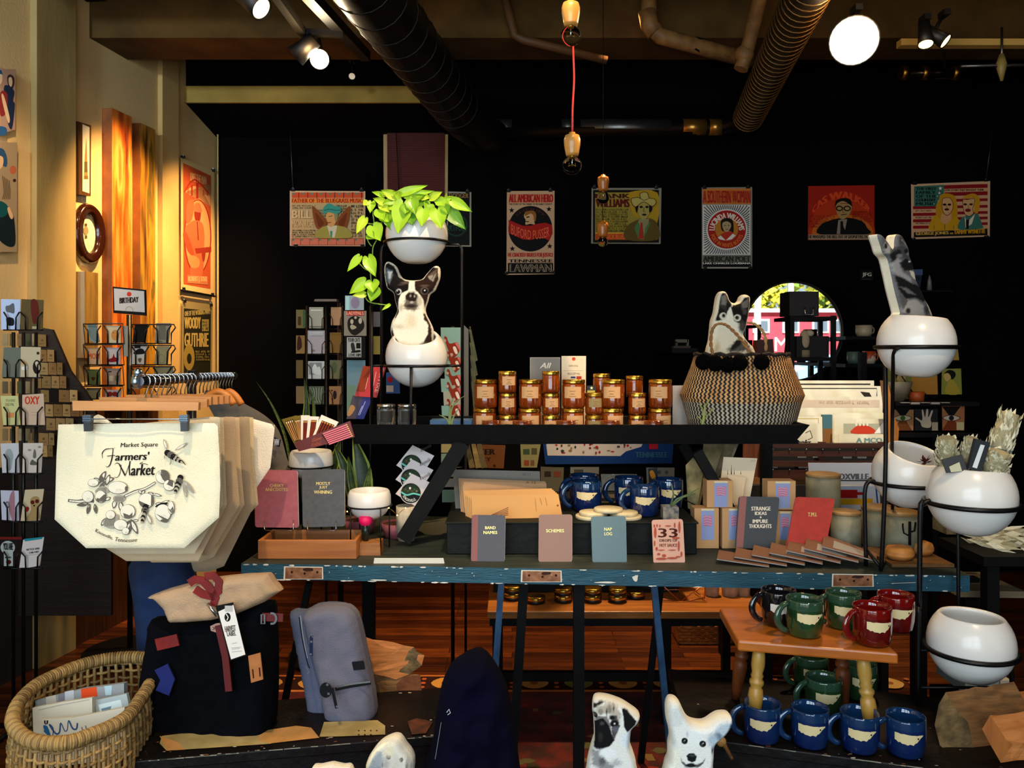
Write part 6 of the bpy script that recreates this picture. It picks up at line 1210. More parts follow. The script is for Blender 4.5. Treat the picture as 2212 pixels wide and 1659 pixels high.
# ======================= LEFT SIDE: CARDS, TOTES, RAIL =======================
def card(label,q,Y,m,draw=None,crop=(0,0,1),group=None,n=(0,-1,.12),name='greeting_card'):
 return slabthing(name,label,'card',q,Y,.002,paper(m) if isinstance(m,str) else m,draw,crop,n,group=group)
def pocket(b,x0,x1,yb,yt_,Y,r=.0028):
 """wire front of a card pocket: base bar and two uprights with bent shoulders"""
 w_ = x1-x0;b.tube([W(x0,yb,Y),W(x1,yb,Y)],r,WIRE,6);b.tube([W(x0,yb,Y),W(x1,yb,Y+.05)],r,WIRE,6)
 b.tube([W(x0,yt_-6,Y),W(x0+w_*.22,yt_+6,Y),W(x0+w_*.24,yb,Y)],r,WIRE,6);b.tube([W(x1,yt_-6,Y),W(x1-w_*.22,yt_+6,Y),W(x1-w_*.24,yb,Y)],r,WIRE,6)
# --- far left spinner
CL = (0,640,5.53);CM = (0,880,4.61)
YL = 3.15;t = T('card_spinner','black wire spinner of greeting cards at the far left edge','card rack',(W(45,0,YL+.1).x,YL+.1,.003))
b = MB();x = W(40,0,YL+.12).x
for dx in (-.02,.02,.07): b.tube([(x+dx,YL+.12,.003),(x+dx,YL+.12,W(0,716,YL).z)],.007,WIRE,8)
b.obj('pole',t);b = MB();b.tube([(x-.25,YL+.12,.01),(x+.25,YL+.12,.01)],.01,WIRE,8);b.tube([(x,YL-.13,.01),(x,YL+.37,.01)],.01,WIRE,8);b.obj('base',t)
for y0,y1 in ((648,713),(750,816),(853,920),(955,1023),(1058,1127),(1165,1228)):
 b = MB();pocket(b,8,42,y1,y0+32,YL-.012);pocket(b,44,92,y1,y0+32,YL-.012);b.tube([W(8,y1,YL-.01),W(92,y1,YL-.01),W(92,y1,YL+.2),W(8,y1,YL+.2)],.003,WIRE,6,True);b.obj('pocket',t)
G_ = 'cards on the far left spinner'
card('pale blue card with two grey animal heads at the top of the left spinner',[(2,646),(44,647),(42,712),(2,712)],YL,'#b4c0d8',lambda a: (a.sp([(70,120),(110,110),(165,85),(172,200),(120,195),(75,180)],'#5c5c60'),a.sp([(75,260),(110,250),(165,270),(165,345),(100,350),(80,320)],'#14141a')),CL,G_)
card('brown landscape card beside the animal heads card',[(46,646),(94,648),(92,712),(43,712)],YL,'#5c4a28',lambda a: (a.sp([(370,60),(440,50),(470,200),(440,320),(390,300)],'#5a1c10'),a.rect(385,360,440,390,'#a89878')),CL,G_)
card('grey green card second from top on the left spinner',[(8,750),(45,751),(44,816),(4,816)],YL,'#6a6c5c',lambda a: a.circ(75,780,20,'#4a4c3e'),CL,G_)
card('cream patterned card with a dark oval second from top on the left spinner',[(45,749),(88,750),(86,816),(44,816)],YL,'#c4b08c',lambda a: (a.circ(443,845,50,'#1c130c',85),a.sp([(420,800),(450,780),(480,850),(460,880)],'#c9b894'),a.rect(255,780,325,820,'#d8a868'),a.rect(260,840,325,880,'#e8e0c8'),a.circ(455,680,18,'#3a2a1c')),CL,G_)
card('yellow green card with an orange band on the left spinner',[(1,855),(39,855),(44,918),(7,918)],YL,'#c9c382',lambda a: (a.text('TO A GOOD',70,1230,180,1260,'#8a8458',1),a.text('DAD PAL',65,1275,170,1310,'#8a8458',1),a.poly([(70,1390),(170,1390),(170,1450),(70,1450)],'#d88a54')),CL,G_)
card('peach card with bold red lettering on the left spinner',[(48,853),(94,850),(97,918),(48,918)],YL,'#cfae90',lambda a: (a.text('OXY',300,1195,470,1290,'#c83a1c',4),a.line([(375,1385),(475,1385)],5,'#a89078'),a.line([(375,1420),(475,1420)],4,'#a89078')),CL,G_)
card('pale card with a grey head silhouette on the left spinner',[(1,958),(40,957),(42,1022),(5,1022)],YL,'#c9c6c6',lambda a: (a.sp([(50,470),(70,420),(110,420),(132,480),(120,560),(110,620),(65,620),(60,540)],'#9aa09c'),),CM,G_)
card('pale card with a grey rocket drawing on the left spinner',[(50,957),(93,957),(89,1021),(48,1023)],YL,'#d4c4b4',lambda a: (a.sp([(335,440),(345,415),(358,440),(360,500),(330,500)],'#6a675c'),a.sp([(300,570),(320,520),(345,535),(370,550),(378,572)],'#5c5a4e'),a.circ(295,425,18,'#8a8478',10),a.circ(395,395,18,'#8a8478',10)),CM,G_)
card('white card with a planet and pink ring on the left spinner',[(1,1059),(40,1060),(41,1125),(4,1123)],YL,'#c4c4d0',lambda a: (a.sp([(120,840),(145,850),(145,1120),(120,1120),(90,1000),(95,900)],'#a8747c'),a.circ(75,970,22,'#5a6068',34),a.circ(75,970,13,'#b8bcc4',24)),CM,G_)
card('cream card with a dog in heart sunglasses on the left spinner',[(54,1058),(95,1056),(86,1124),(44,1127)],YL,'#d0bb94',lambda a: (a.sp([(300,930),(330,890),(380,890),(400,940),(385,1000),(390,1110),(260,1120),(310,1020)],'#a88a54'),a.circ(325,945,20,'#5c140e'),a.circ(370,935,20,'#5c140e'),a.circ(342,978,9,K),a.sp([(250,1000),(285,990),(290,1020),(262,1040)],'#a8201c')),CM,G_)
card('black card with a pale lettered skull shape at the bottom of the left spinner',[(0,1160),(40,1162),(36,1224),(2,1222)],YL,'#1c100e',lambda a: (a.circ(78,1395,72,'#aab0a8',66),a.rect(40,1440,130,1580,'#aab0a8'),a.text('YOU ARE',35,1350,130,1420,K,3),a.text('IN MY',55,1487,115,1502,K,2),a.circ(88,1540,26,'#5c1410',22),a.rect(0,1290,220,1315,'#6e1610')),CM,G_)
card('white card with small black lettering and teal top on the left spinner',[(50,1166),(95,1160),(86,1222),(41,1230)],YL,'#d8ccc4',lambda a: (a.poly([(240,1310),(430,1290),(420,1310),(250,1335)],'#1c8a94'),a.text('NETFLIX AND',265,1408,395,1428,K,1,rise=-15),a.text('CHILI FRIES',290,1440,390,1458,K,1,rise=-14),a.line([(255,1475),(390,1460)],3,'#8a8078')),CM,G_)
for i,y in enumerate((725,828,930)):
 for j in range(5): x = 5+j*16;card('small muted card edge showing behind the left spinner wires',[(x,y-4),(x+12,y-4),(x+12,y+22),(x,y+22)],YL+.22,('#8a7a58','#5c5038','#7a6444','#4a5038','#a08c68')[(i+j) % 5],None,group='card edges behind the left spinner')
# --- stepped wall display of kraft cards
t = T('stepped_display','stepped brown display board of small kraft cards against the left wall','display',(W(130,0,3.7).x,3.7,.003));b = MB();a_ = W(60,700,3.72);ST = wood('#24160b','#180e07',0)  # wood darkened to stand in for the lack of light on the board
b.slab([(40,700),(112,712),(150,800),(200,870),(240,1010),(240,1330),(40,1330)],3.74,.02,ST);b.obj('board',t)
rr_ = random.Random(8);cols_ = ('#9a8054','#8a7048','#a88c5c','#75603a','#86744c','#7a5c38')
for r,(y,x0,x1) in enumerate(((722,82,104),(755,84,118),(783,86,136),(812,70,144),(842,88,172),(873,98,180),(903,100,160),(935,60,118),(960,60,115))):
 x = x0
 while x < x1-6:
  w_ = min(rr_.uniform(17,24),x1-x);c_ = '#0c0a08' if (r == 4 and 100 < x < 125) else rr_.choice(cols_)
  card('small kraft card standing in the stepped display by the left wall',[(x,y),(x+w_-1.5,y+1),(x+w_-1,y+27),(x,y+26)],3.72-.004*r,c_,(lambda a,X=x,Y_=y,w2=w_: (a.circ(X+w2*.5,Y_+13,3,'#5c4a2c',n=8),a.line([(X+3,Y_+20),(X+w2-5,Y_+20)],1,'#5c4a2c'))) if c_ != '#0c0a08' else None,group='small kraft cards in the stepped display')
  x += w_
# --- birthday spinner
YB_ = 4.0;t = T('card_spinner','black wire card spinner topped by the Birthday sign','card rack',(W(282,0,4.1).x,4.1,.003))
b = MB();b.tube([V((W(281,0,4.1).x,4.1,.003)),W(279,680,4.1)],.013,WIRE,10);b.obj('pole',t);b = MB();b.lathe([(0,0),(.22,0),(.22,.012),(0,.02)],(W(281,0,4.1).x,4.1,.003),BLK,24);b.obj('base',t)
b = MB();b.slab([(243,619),(314,626),(315,682),(245,676)],4.06,.012,BLK);A = Art(b,4.06,0,400,3.95,lift=.001);A.poly([(972,880),(1230,905),(1236,1085),(978,1068)],'#c4bcb4');A.circ(1103,930,20,'#d0361c');A.text('BIRTHDAY',1022,962,1182,1010,'#2a2018',3,rise=-10);A.line([(1070,1072),(1080,1045),(1103,1035),(1128,1047),(1138,1075)],4,'#8a7a3c');b.obj('sign',t)
CBD = (170,680,8.296);G_ = 'cards on the Birthday spinner'
rows = ((703,742),(748,788),(794,832),(838,862))
for r,(y0,y1) in enumerate(rows):
 b = MB()
 for x0,x1 in ((182,218),(224,262),(284,322),(331,370)): pocket(b,x0,x1,y1,y0+6,YB_-.008,.0032)
 b.tube([W(180,y0-3,YB_),W(265,y0-4,YB_),W(268,y1,YB_),W(184,y1,YB_)],.0035,WIRE,6,True);b.tube([W(284,y0-2,YB_),W(376,y0-2,YB_),W(379,y0+5,YB_),W(370,y0+17,YB_),W(370,y1,YB_),W(284,y1,YB_)],.0035,WIRE,6,True);b.obj('pocket',t)
def c_(lab,r,q,col,draw=None): card(lab,q,YB_,col,draw,CBD,G_)
c_('blue green banner-shaped card in the top row under the Birthday sign',0,[(188,701),(209,701),(216,738),(205,742),(195,736)],'#5c6c6a',lambda a: a.line([(165,190),(200,430),(290,500),(370,450),(330,180)],8,'#8a9c9c'))
c_('cream card with an orange face in the top row of the Birthday spinner',0,[(229,703),(260,704),(261,741),(233,741)],'#b8ab8a',lambda a: (a.circ(655,365,72,'#b07c3c',95),a.circ(620,320,10,'#7a3c1c'),a.circ(680,390,10,'#7a3c1c')))
c_('black card in the top row of the Birthday spinner',0,[(292,700),(320,700),(314,740),(286,740)],'#0c0a08')
c_('grey card with faint tower in the top row of the Birthday spinner',0,[(337,698),(369,698),(364,743),(334,742)],'#8c826c',lambda a: (a.rect(1440,200,1560,450,'#6a6450'),a.circ(1440,480,60,'#5a5c4c',18)))
c_('tan card with red lettering in the second row of the Birthday spinner',1,[(188,752),(216,751),(218,788),(192,788)],'#a88a68',lambda a: (a.text('MOM',175,690,370,790,'#a8401c',4),))
c_('white card with a red dinosaur shape in the second row of the Birthday spinner',1,[(228,751),(260,751),(260,787),(233,787)],'#aca4a4',lambda a: (a.sp([(530,800),(600,770),(630,700),(650,760),(710,780),(700,830),(600,850),(540,840)],'#6e0c10'),))
c_('white card with dark patches overlapping two rows of the Birthday spinner',1,[(285,742),(318,742),(312,789),(280,789)],'#b8b0a4',lambda a: (a.rect(1000,540,1110,600,'#2c1410'),a.sp([(980,700),(1070,610),(1160,620),(1170,700)],'#0c0a0a'),a.sp([(1060,790),(1130,780),(1100,860)],'#5a4a38')))
c_('tan card with a thin wreath in the second row of the Birthday spinner',1,[(338,748),(366,748),(362,788),(333,788)],'#94855c',lambda a: a.ring(1485,790,60,7,'#6e6030',75))
c_('green card with dark heart in the third row of the Birthday spinner',2,[(188,798),(216,798),(217,831),(192,831)],'#4a5a34',lambda a: a.sp([(225,1130),(262,1115),(300,1130),(262,1180)],'#3a140e'))
c_('pinkish picture card in the third row of the Birthday spinner',2,[(227,796),(261,796),(259,833),(232,833)],'#8a7868',lambda a: (a.rect(520,1090,620,1190,'#a89c84'),a.rect(530,1010,590,1030,K),a.rect(650,1090,720,1180,'#5c5c40')))
c_('olive card half hidden by the clothes rail',2,[(332,793),(374,793),(374,812),(334,812)],'#8a7c58')
c_('grey green card in the lowest visible row of the Birthday spinner',3,[(186,838),(217,838),(216,862),(188,862)],'#70705a')
c_('pale card with two red hearts in the lowest visible row',3,[(226,842),(262,842),(260,862),(228,862)],'#a49a98',lambda a: (a.circ(560,1420,50,'#6e1810',45),a.circ(650,1420,50,'#6e1810',45)))
c_('dull card standing behind the pole of the Birthday spinner',1,[(266,704),(276,704),(276,770),(266,770)],'#8a8a7c')
# --- middle spinner behind the terrier
YM = 3.9;CN = (620,640,6.383);t = T('card_spinner','dark wire spinner of postcards behind the matchbox bowl','card rack',(W(735,0,YM+.15).x,YM+.15,.003));xm = W(735,0,YM+.15).x
b = MB();b.tube([(xm,YM+.15,.003),(xm,YM+.15,W(0,650,YM).z)],.013,WIRE,10)
for x in (663,705,740,800): p = W(x,0,YM+.02);b.tube([(p.x,p.y,.3),(p.x,p.y,W(0,660,YM).z)],.006,WIRE,6)
b.obj('pole',t);MB().lathe([(0,0),(.25,0),(.25,.012),(0,.02)],(xm,YM+.15,.003),BLK,24).obj('base',t);b = MB();b.slab([(680,646),(727,646),(727,651),(678,651)],YM,.05,mat('#6a5a4c',.6));b.obj('top_edge',t)
G_ = 'cards on the middle spinner'
def n_(lab,x0,y0,x1,y1,col,draw=None,dy=0,gr=G_): q = [(x0,y0),(x1,y0),(x1,y1),(x0,y1)];q = [(CN[0]+a/CN[2],CN[1]+c/CN[2]) for a,c in q];card(lab,q,YM+dy,col,draw,CN,gr)
NM = ('top','second','third','fourth')
for r,(y0,y1) in enumerate(((185,440),(540,790),(880,1130),(1240,1480))):
 n_('narrow %s card in the %s row of the middle spinner' % (('olive and green','brown figure','tan','pale brown')[r],NM[r]),125,y0,245-(25 if r == 2 else 0),y1,('#77683a','#8a6a3a','#66502c','#7c6240')[r],(lambda a: (a.rect(220,190,262,430,'#3c5a34'),a.rect(150,280,195,400,'#4a2c14'))) if r == 0 else ((lambda a: (a.sp([(150,560),(190,570),(205,700),(140,740)],'#3c1a0e'))) if r == 1 else None),.05)
 n_('%s card in the %s row of the middle spinner' % (('cream and grey','large pale lilac','silver framed','leaf-patterned')[r],NM[r]),(305,285,290,300)[r],(150,470,895,1240)[r],(500,520,515,510)[r],(440,790,1140,1490)[r],('#a09a88','#a39a9c','#b4b8b4','#4c5646')[r],
       (lambda a: (a.rect(310,410,495,430,'#6a6c5c'),a.rect(330,185,480,200,'#d8cfc0')),lambda a: (a.rect(300,485,500,540,'#b8b0ac'),a.line([(335,545),(500,545)],4,'#6a6264'),a.circ(360,750,30,'#7c7468',16)),lambda a: (a.rect(305,915,480,1080,'#7c8080'),a.sp([(340,1050),(380,930),(420,980),(450,970),(470,1080)],'#c4c8c4')),lambda a: [a.line([(320+i*40,1260),(350+i*30,1330),(330+i*36,1420),(370+i*30,1470)],9,'#8f9a84',sm=3) for i in range(5)])[r])
 n_('%s card on the right of the %s row of the middle spinner' % (('tan','ochre','mottled green','peach patterned')[r],NM[r]),(605,590,590,580)[r],(150,500,880,1240)[r],755,(400,780,1140,1500)[r],('#a8805c','#7a5828','#70684a','#96704c')[r],(None,None,lambda a: a.circ(650,980,40,'#4c5a3c',80),lambda a: (a.circ(660,1360,26,'#241410',60),a.circ(620,1300,14,'#5c2a1c'),a.circ(625,1420,14,'#5c2a1c')))[r],.02)
 b = MB();pocket(b,664,705,640+y1/6.383+2,640+y0/6.383+14,YM-.01,.002);pocket(b,711,742,640+y1/6.383+2,640+y0/6.383+14,YM+.01,.002);b.obj('pocket',t)
n_('pale blue and lilac card at the top of the postcard column',800,-10,1060,190,'#9aa8ac',lambda a: (a.circ(940,90,60,'#8a7c94',80),a.rect(810,0,860,190,'#a8d0d4')),-.1)
n_('black and white group photo postcard under a red heading',785,200,1095,545,'#8a8070',lambda a: (a.rect(820,200,1065,268,'#a0301c'),a.text('LADYPALS',825,208,1055,258,'#e8907c',4),a.sp([(840,330),(930,270),(1040,320),(1060,440),(940,540),(850,470)],'#1c1814'),a.circ(895,350,22,'#b8ac94',34),a.circ(945,295,18,'#b8ac94'),a.circ(1010,340,24,'#b8ac94',40),a.sp([(870,420),(900,390),(960,430),(900,460)],'#a89c84')),-.11)
n_('black and white lettered postcard with two faces',790,550,1080,860,'#0e0c0b',lambda a: (a.rect(825,565,1025,840,'#a4a4a0'),a.text('YOUR CATS',840,575,1005,630,'#1c1a18',2),a.sp([(880,660),(920,645),(940,740),(900,760)],'#2a2824'),a.rect(955,645,1015,720,'#0c0b0a'),a.sp([(890,760),(1000,740),(1010,770),(900,780)],'#141210'),a.text('LOVE HIM',850,790,1015,832,'#1c1a18',2)),-.12)
n_('tall pale blue postcard fading to green at the foot of the column',825,880,1080,1640,'#6e8e9a',lambda a: (a.rect(825,1230,1000,1640,'#6c8c7c'),),-.1)
for k,(y0,y1) in enumerate(((215,420),(550,800))): n_('dim card right of the wire stand leg in the %s row' % NM[k],1190,y0,1300,y1,('#5c5a5c','#8a7c3c')[k],None,0)
# chocolate bars leaning
for lab,q,m,art_ in (('red striped slab packet leaning behind the wire plant stand',[(785,791),(834,793),(814,859),(766,856)],'#b81c18',lambda a: (a.poly([(1050,960),(1160,970),(1070,1320),(960,1310)],'#8a3418'),a.text('DELUXE',0,0,1,1,'#e8b0a0',1,lambda u,v: (1340-90*u-40*v,1000+330*u-10*v)),a.line([(1230,1040),(1180,1280)],6,'#e8b8a8'),a.line([(1120,1120),(1080,1280)],6,'#e8b8a8'))),('dark blue slab packet leaning behind the clear jars',[(785,856),(805,858),(786,905),(768,905)],'#141a6c',lambda a: [a.line([(1080-i*40,1450+i*60),(1000-i*20,1640)],7,'#b8b4d8') for i in range(2)]),('dark patterned slab packet leftmost behind the clear jars',[(762,854),(785,857),(768,905),(748,905)],'#3a2a34',lambda a: a.sp([(880,1500),(940,1540),(880,1640),(830,1640)],'#a87a4c')),('blue and red illustrated packet behind the jars',[(834,805),(862,800),(864,850),(834,850)],'#1c4a8a',lambda a: (a.circ(1420,1150,40,'#a81c24'),a.rect(1370,1230,1468,1320,'#c8b8a8')))):
 card(lab,q,3.2 if 'illustrated' in lab else 2.98,mat(m,.6),art_,CN,'slab packets leaning behind the wire stand',name='slab_packet')
t = T('added_card_pole','thin black pole added to carry the hanging column of truck cards','card rack',(W(978,0,3.32).x,3.32,.009));b = MB();b.tube([(W(978,0,3.33).x,3.33,.009),W(978,705,3.33)],.008,WIRE,8);b.lathe([(0,0),(.12,0),(.12,.008),(0,.012)],(W(978,0,3.33).x,3.33,.009),BLK,20);b.obj('pole',t)  # pole and base added as support for the column of cards
b = MB();[b.tube([W(956,y,3.315),W(998,y,3.315)],.0025,WIRE,5) for y in (712,780,815,845,870,960,985,1010,1040,1064)];b.tube([W(978,710,3.315),W(978,1080,3.315)],.003,WIRE,5);b.obj('cross_wires',t)  # cross wires added with the pole, behind the cards
# teal truck cards on the right of the stand
CT = (940,680,5.182)
def truck(a,x,y,s=1):
 P_ = lambda pts: [(x+p[0]*s,y+p[1]*s) for p in pts]
 a.sp(P_([(12,12),(40,10),(62,70),(90,85),(160,70),(185,130),(175,190),(120,250),(100,240),(70,185),(38,100)]),'#8a2e18',3);a.circ(x+18*s,y+52*s,17*s,'#b8a494');a.circ(x+95*s,y+210*s,19*s,'#b8a494');a.sp(P_([(110,130),(140,120),(165,190),(140,200)]),'#ead8cc',3);a.poly(P_([(130,75),(165,72),(200,150),(185,165)]),'#d0706c')
YTk = 3.3
for i,(y0,y1,x0) in enumerate(((142,512,62),(515,715,100),(715,865,62),(860,1015,90),(1018,1170,70))):
 card('pale teal card with a red truck drawing, %s from the top of the hanging column' % ('first','second','third','fourth','lowest')[i],[(940+x0/5.182,680+y0/5.182),(940+292/5.182,680+y0/5.182),(940+296/5.182,680+y1/5.182),(940+(x0+8)/5.182,680+y1/5.182)],YTk-.004*i,'#86aca2' if i != 3 else '#a8a894',(lambda a,Y_=y0,I=i: truck(a,88,Y_+95,1) if I == 0 else truck(a,120,Y_-(110 if I < 4 else 80),.95)),CT,'pale teal truck cards',n=(0,-1,0))
for i,(x0,y0,x1,y1) in enumerate(((953,955,975,978),(953,980,985,1000),(955,1002,985,1030),(957,1034,985,1052),(955,1058,985,1085))): card('pale card hanging under the raised shelf behind the strut, %s from the top' % ('first','second','third','fourth','fifth')[i],[(x0,y0),(x1,y0),(x1,y1),(x0,y1)],YTk,('#b8ac7c','#86aca2','#a8b8a0','#c8c4b4','#94b49c')[i],None,n=(0,-1,0))
t = T('wire_magazine_rack','grey wire rack seen edge-on with clipped green booklets right of the stand','rack',W(1010,940,3.4));b = MB();b.slab([(1002,702),(1012,712),(1012,925),(1002,925)],3.4,.01,paper('#70706c'));b.tube([W(1015,705,3.4),W(1020,940,3.4)],.004,WIRE,6);b.tube([W(1006,720,3.41),V((W(1006,0,3.41).x,3.41,.009))],.006,WIRE,6);b.obj('side',t)  # rear side tube extended to the floor as an added support
for i in range(5): b = MB();b.slab([(1013+i*1.2,712+i*28),(1018+i,712+i*28),(1032,778+i*32),(1025,782+i*32)],3.38-.006*i,.004,mat('#5a5c3c',.7,c2='#3c3e28',ns=20));b.obj('booklet',t)
# ======================= CLOTHES RAIL AND TOTES =======================
t = T('clothes_rail','black clothes rail with chrome ends running back from the tote bags','clothes rail',(W(400,0,2.5).x,2.5,.003));r0,r1,r2 = W(300,824,2.02),W(414,821,2.5),W(505,812,2.98)
CLN = metal('#a9bccc',.25)
b = MB();b.tube([r0,r2],.0125,mat('#0a0a0b',.25,coat=.5),14);b.obj('bar',t);b = MB();b.tube([r0-V((.012,0,0)),r0+V((.004,.0,0))],.019,CLN,16);b.ell(r0+V((-.002,0,.022)),.012,CLN,10);b.obj('chrome_cap',t);b = MB();b.tube([r1-V((.012,0,0)),r1+V((.012,0,0))],.02,CLN,16);b.obj('chrome_bracket',t);b = MB();b.ell(r2,.014,CLN,12);b.obj('chrome_cap',t)
b = MB();b.tube([V((r1.x,r1.y,.3)),r1+V((0,0,.03))],.014,mat('#2a2c30',.3,metal=.6),12);b.obj('post',t);b = MB();b.tube([(r1.x-.25,r1.y,.302+.0),(r1.x+.25,r1.y,.302)],.014,BLK,10);b.tube([(r1.x,r1.y,.003),(r1.x,r1.y,.31)],.012,BLK,10);b.obj('foot',t)
for i in range(22):
 u_ = .04+i*.042+(.03 if i > 10 else 0)
 if u_ > .99: break
 p = r0+(r2-r0)*u_;k = 1-.25*u_;b = MB();cc = p+V((0,0,0));R_ = .0165*k+.0005;pts = [cc+V((math.sin(a)*R_,-.004,math.cos(a)*R_)) for a in [(-1.2+3.4*j/8) for j in range(9)]]
 pts = [cc+V((-R_*1.2,.0,.006))]+pts+[cc+V((.004,.0,-.034*k)),cc+V((.004,0,-.055*k))];b.tube(pts,.0021,CHROME,6)
 tag(b.obj('hanger_hook'),'bright chrome hanger hook over the black clothes rail','hook','row of chrome hanger hooks on the clothes rail')
HW = wood('#d09050','#b87838',0,4)
def hanger(label,q,Y,clips=()):
 t = T('trouser_hanger',label,'hanger',W(sum(p[0] for p in q)/4,q[2][1],Y),'wooden clip hangers holding the tote bags');b = MB();b.slab(q,PL((0,Y,0),(0,-1,0)),.014,HW);b.obj('wooden_bar',t,bevel=.002)
 b = MB()
 if clips: b.tube([W(clips[0]-4,q[3][1]+1,Y+.007),W(clips[0]-4,905,Y+.007),W(clips[1]+8,905,Y+.007),W(clips[1]+8,q[2][1]+1,Y+.007)],.0016,CHROME,6);b.obj('clip_rod',t)
 for x in clips:
  b = MB();b.slab([(x-7,908),(x+8,908),(x+7,932),(x-6,932)],Y-.004,.016,mat('#17161a',.35));b.slab([(x-9,897),(x+9,897),(x+9,911),(x-9,911)],Y-.007,.014,metal('#6c7a84',.3))
  for k in range(4): b.tube([W(x-9,899+k*3.5,Y-.008),W(x+9,899+k*3.5,Y-.008)],.001,BLK,4)
  b.obj('clip',t)
hanger('front wooden clip hanger holding the printed tote',[(156,866),(429,869),(428,887),(157,887)],1.975,(187,396))
for i,(x0,x1,y0,Y) in enumerate(((214,447,862,2.05),(272,456,857,2.12),(300,470,856,2.2),(330,482,855,2.28),(355,494,854,2.36))): hanger('wooden hanger bar behind the front one, %s back' % ('first','second','third','fourth','fifth')[i],[(x0,y0-4),(x1,y0),(x1,y0+18),(x0,y0+18)],Y)
for i,(x0,x1,Y) in enumerate(((440,505,2.5),(470,522,2.62))):
 b = MB();P_ = smooth_pts([W(x0,866,Y),W(x0+15,852,Y),W((x0+x1)/2,846,Y),W(x1-12,856,Y),W(x1,874,Y)],False,3);b.tube(P_,.011,wood('#c87a30','#a86020',0,4),8);tag(b.obj('coat_hanger'),'curved orange wooden coat hanger, %s of the two at the far end of the rail' % ('nearer','further')[i],'hanger')
TF = mat('#f2e6c4',.95,c2='#e8dab4',ns=5,bump=.3,bs=420,spec=.1,name='canvas')
def tote(label,out,Y,m=TF,n=(0,-1,.03),th=.012,wr=.004,gap=7,name='tote_bag'):
 xc = sum(p[0] for p in out)/len(out);yb = max(p[1] for p in out);ob = puffy(out,PL(W(xc,yb,Y),n),th,None,0,gap,16,m,name=name,smooth_out=0,wrinkle=wr,wf=.035);return tag(ob,label,'tote bag','canvas tote bags hanging on the rail')
OUT = [(126,917),(300,914),(470,914),(474,980),(476,1048),(473,1118),(398,1184),(186,1184),(118,1122),(120,1054),(122,985)]
tb = tote('front cream tote printed with bees and Farmers\' Market lettering',OUT,2.0)
ppl = PL(W(sum(p[0] for p in OUT)/len(OUT),1184,2.0),(0,-1,.03))
# print follows the cloth
per = [(p[0],p[1]) for p in OUT]
def dsp(x,y):
 _,d = pip(np.array([x]),np.array([y]),per);t_ = min(1,d[0]/16);return .006*(1-(1-t_)**2)**.5+.004*float(noise2(np.array([x]),np.array([y]),.035,3)[0])*t_
b = MB();A = Art(b,ppl,110,880,4.88,lift=.0022,disp=dsp,step=.00002);I1,I2,I3 = '#17130f','#5e574c','#9c9482';CRM = '#e6dcc4'
A.text('Market Square',742,372,1140,432,I1,.8,slant=10,rise=-10);A.text('armers\'',690,476,1040,560,I1,4,slant=14,rise=-12);A.text('arket',858,600,1105,716,I1,4,slant=14,rise=-8)
A.line([(560,530),(555,480),(590,440),(650,432),(690,425)],[5,9,9,6,3],I1,sm=4);A.line([(668,432),(660,520),(640,600),(612,625),(598,612)],[8,12,10,6,3],I1,sm=4);A.line([(608,512),(650,506),(690,505)],8,I1)
A.line([(690,600),(700,585),(730,590),(760,640),(800,715)],[4,8,12,14],I1,sm=4);A.line([(800,715),(825,640),(850,562)],6,I1,sm=3);A.line([(845,565),(840,640),(848,712)],13,I1,sm=3);A.line([(755,600),(745,690),(715,735),(690,728)],[5,7,5,4],I1,sm=3);A.line([(985,572),(950,590),(1000,590),(1040,600)],6,I1,sm=3)
A.text('Knoxville,',0,0,1,1,I2,1,lambda u,v: (480+185*u+16*v,1312+95*u-18*u*u-v*42+10*u*v));A.text('Tennessee',0,0,1,1,I2,1,lambda u,v: (690+225*u+12*v,1398+16*math.sin(u*2.5)-v*40))
def berry(x,y,rx,ry=None,n=5):
 ry = ry or rx;A.circ(x,y,rx,I2,ry,22);A.circ(x-2,y-2,rx-5,CRM,ry-5,22)
 for k in range(n): a_ = 1.9+k*.28;A.line([(x+math.cos(a_-1)*rx*.3,y+math.sin(a_-1)*ry*.2),(x+math.cos(a_-1.2)*rx*.85,y+math.sin(a_-1.2)*ry*.85)],2,I3)
def lf(x,y,x2,y2,w_=26,m=I2):
 d = math.hypot(x2-x,y2-y);nx,ny = -(y2-y)/d*w_/2,(x2-x)/d*w_/2;mx,my = (x+x2)/2,(y+y2)/2;A.sp([(x,y),(mx+nx,my+ny),(x2,y2),(mx-nx,my-ny)],m,3);A.sp([(x+(mx-x)*.3,y+(my-y)*.3),(mx+nx*.6,my+ny*.6),(mx+(x2-mx)*.7,my+(y2-my)*.7),(mx-nx*.6,my-ny*.6)],CRM,3);A.line([(x,y),(mx,my)],3,m)
A.line([(200,975),(290,985),(370,975),(470,985)],30,I2,sm=3);A.line([(215,978),(300,986),(380,980)],14,CRM,sm=3);A.line([(790,935),(900,880),(1010,850),(1120,785)],26,I2,sm=3);A.line([(800,930),(910,882),(1015,848),(1115,790)],13,CRM,sm=3)
for q in ((520,800,600,665,60),(560,780,690,740,60),(540,790,470,740,50),(600,820,640,700,50),(520,860,600,770,40),(420,1010,290,1025,46),(430,1010,400,1120,44),(480,1010,500,1115,46),(650,940,590,975,40),(700,960,680,1060,50),(750,980,770,1100,56),(620,1150,550,1240,50),(600,1180,640,1250,60),(860,1170,930,1330,60),(850,1180,820,1330,80),(880,1190,945,1180,30),(960,910,1010,870,40),(1040,890,1120,920,36),(1080,900,1190,930,30),(1120,1010,1200,1010,40),(1180,1000,1270,975,26),(980,900,940,870,34)): lf(*q)
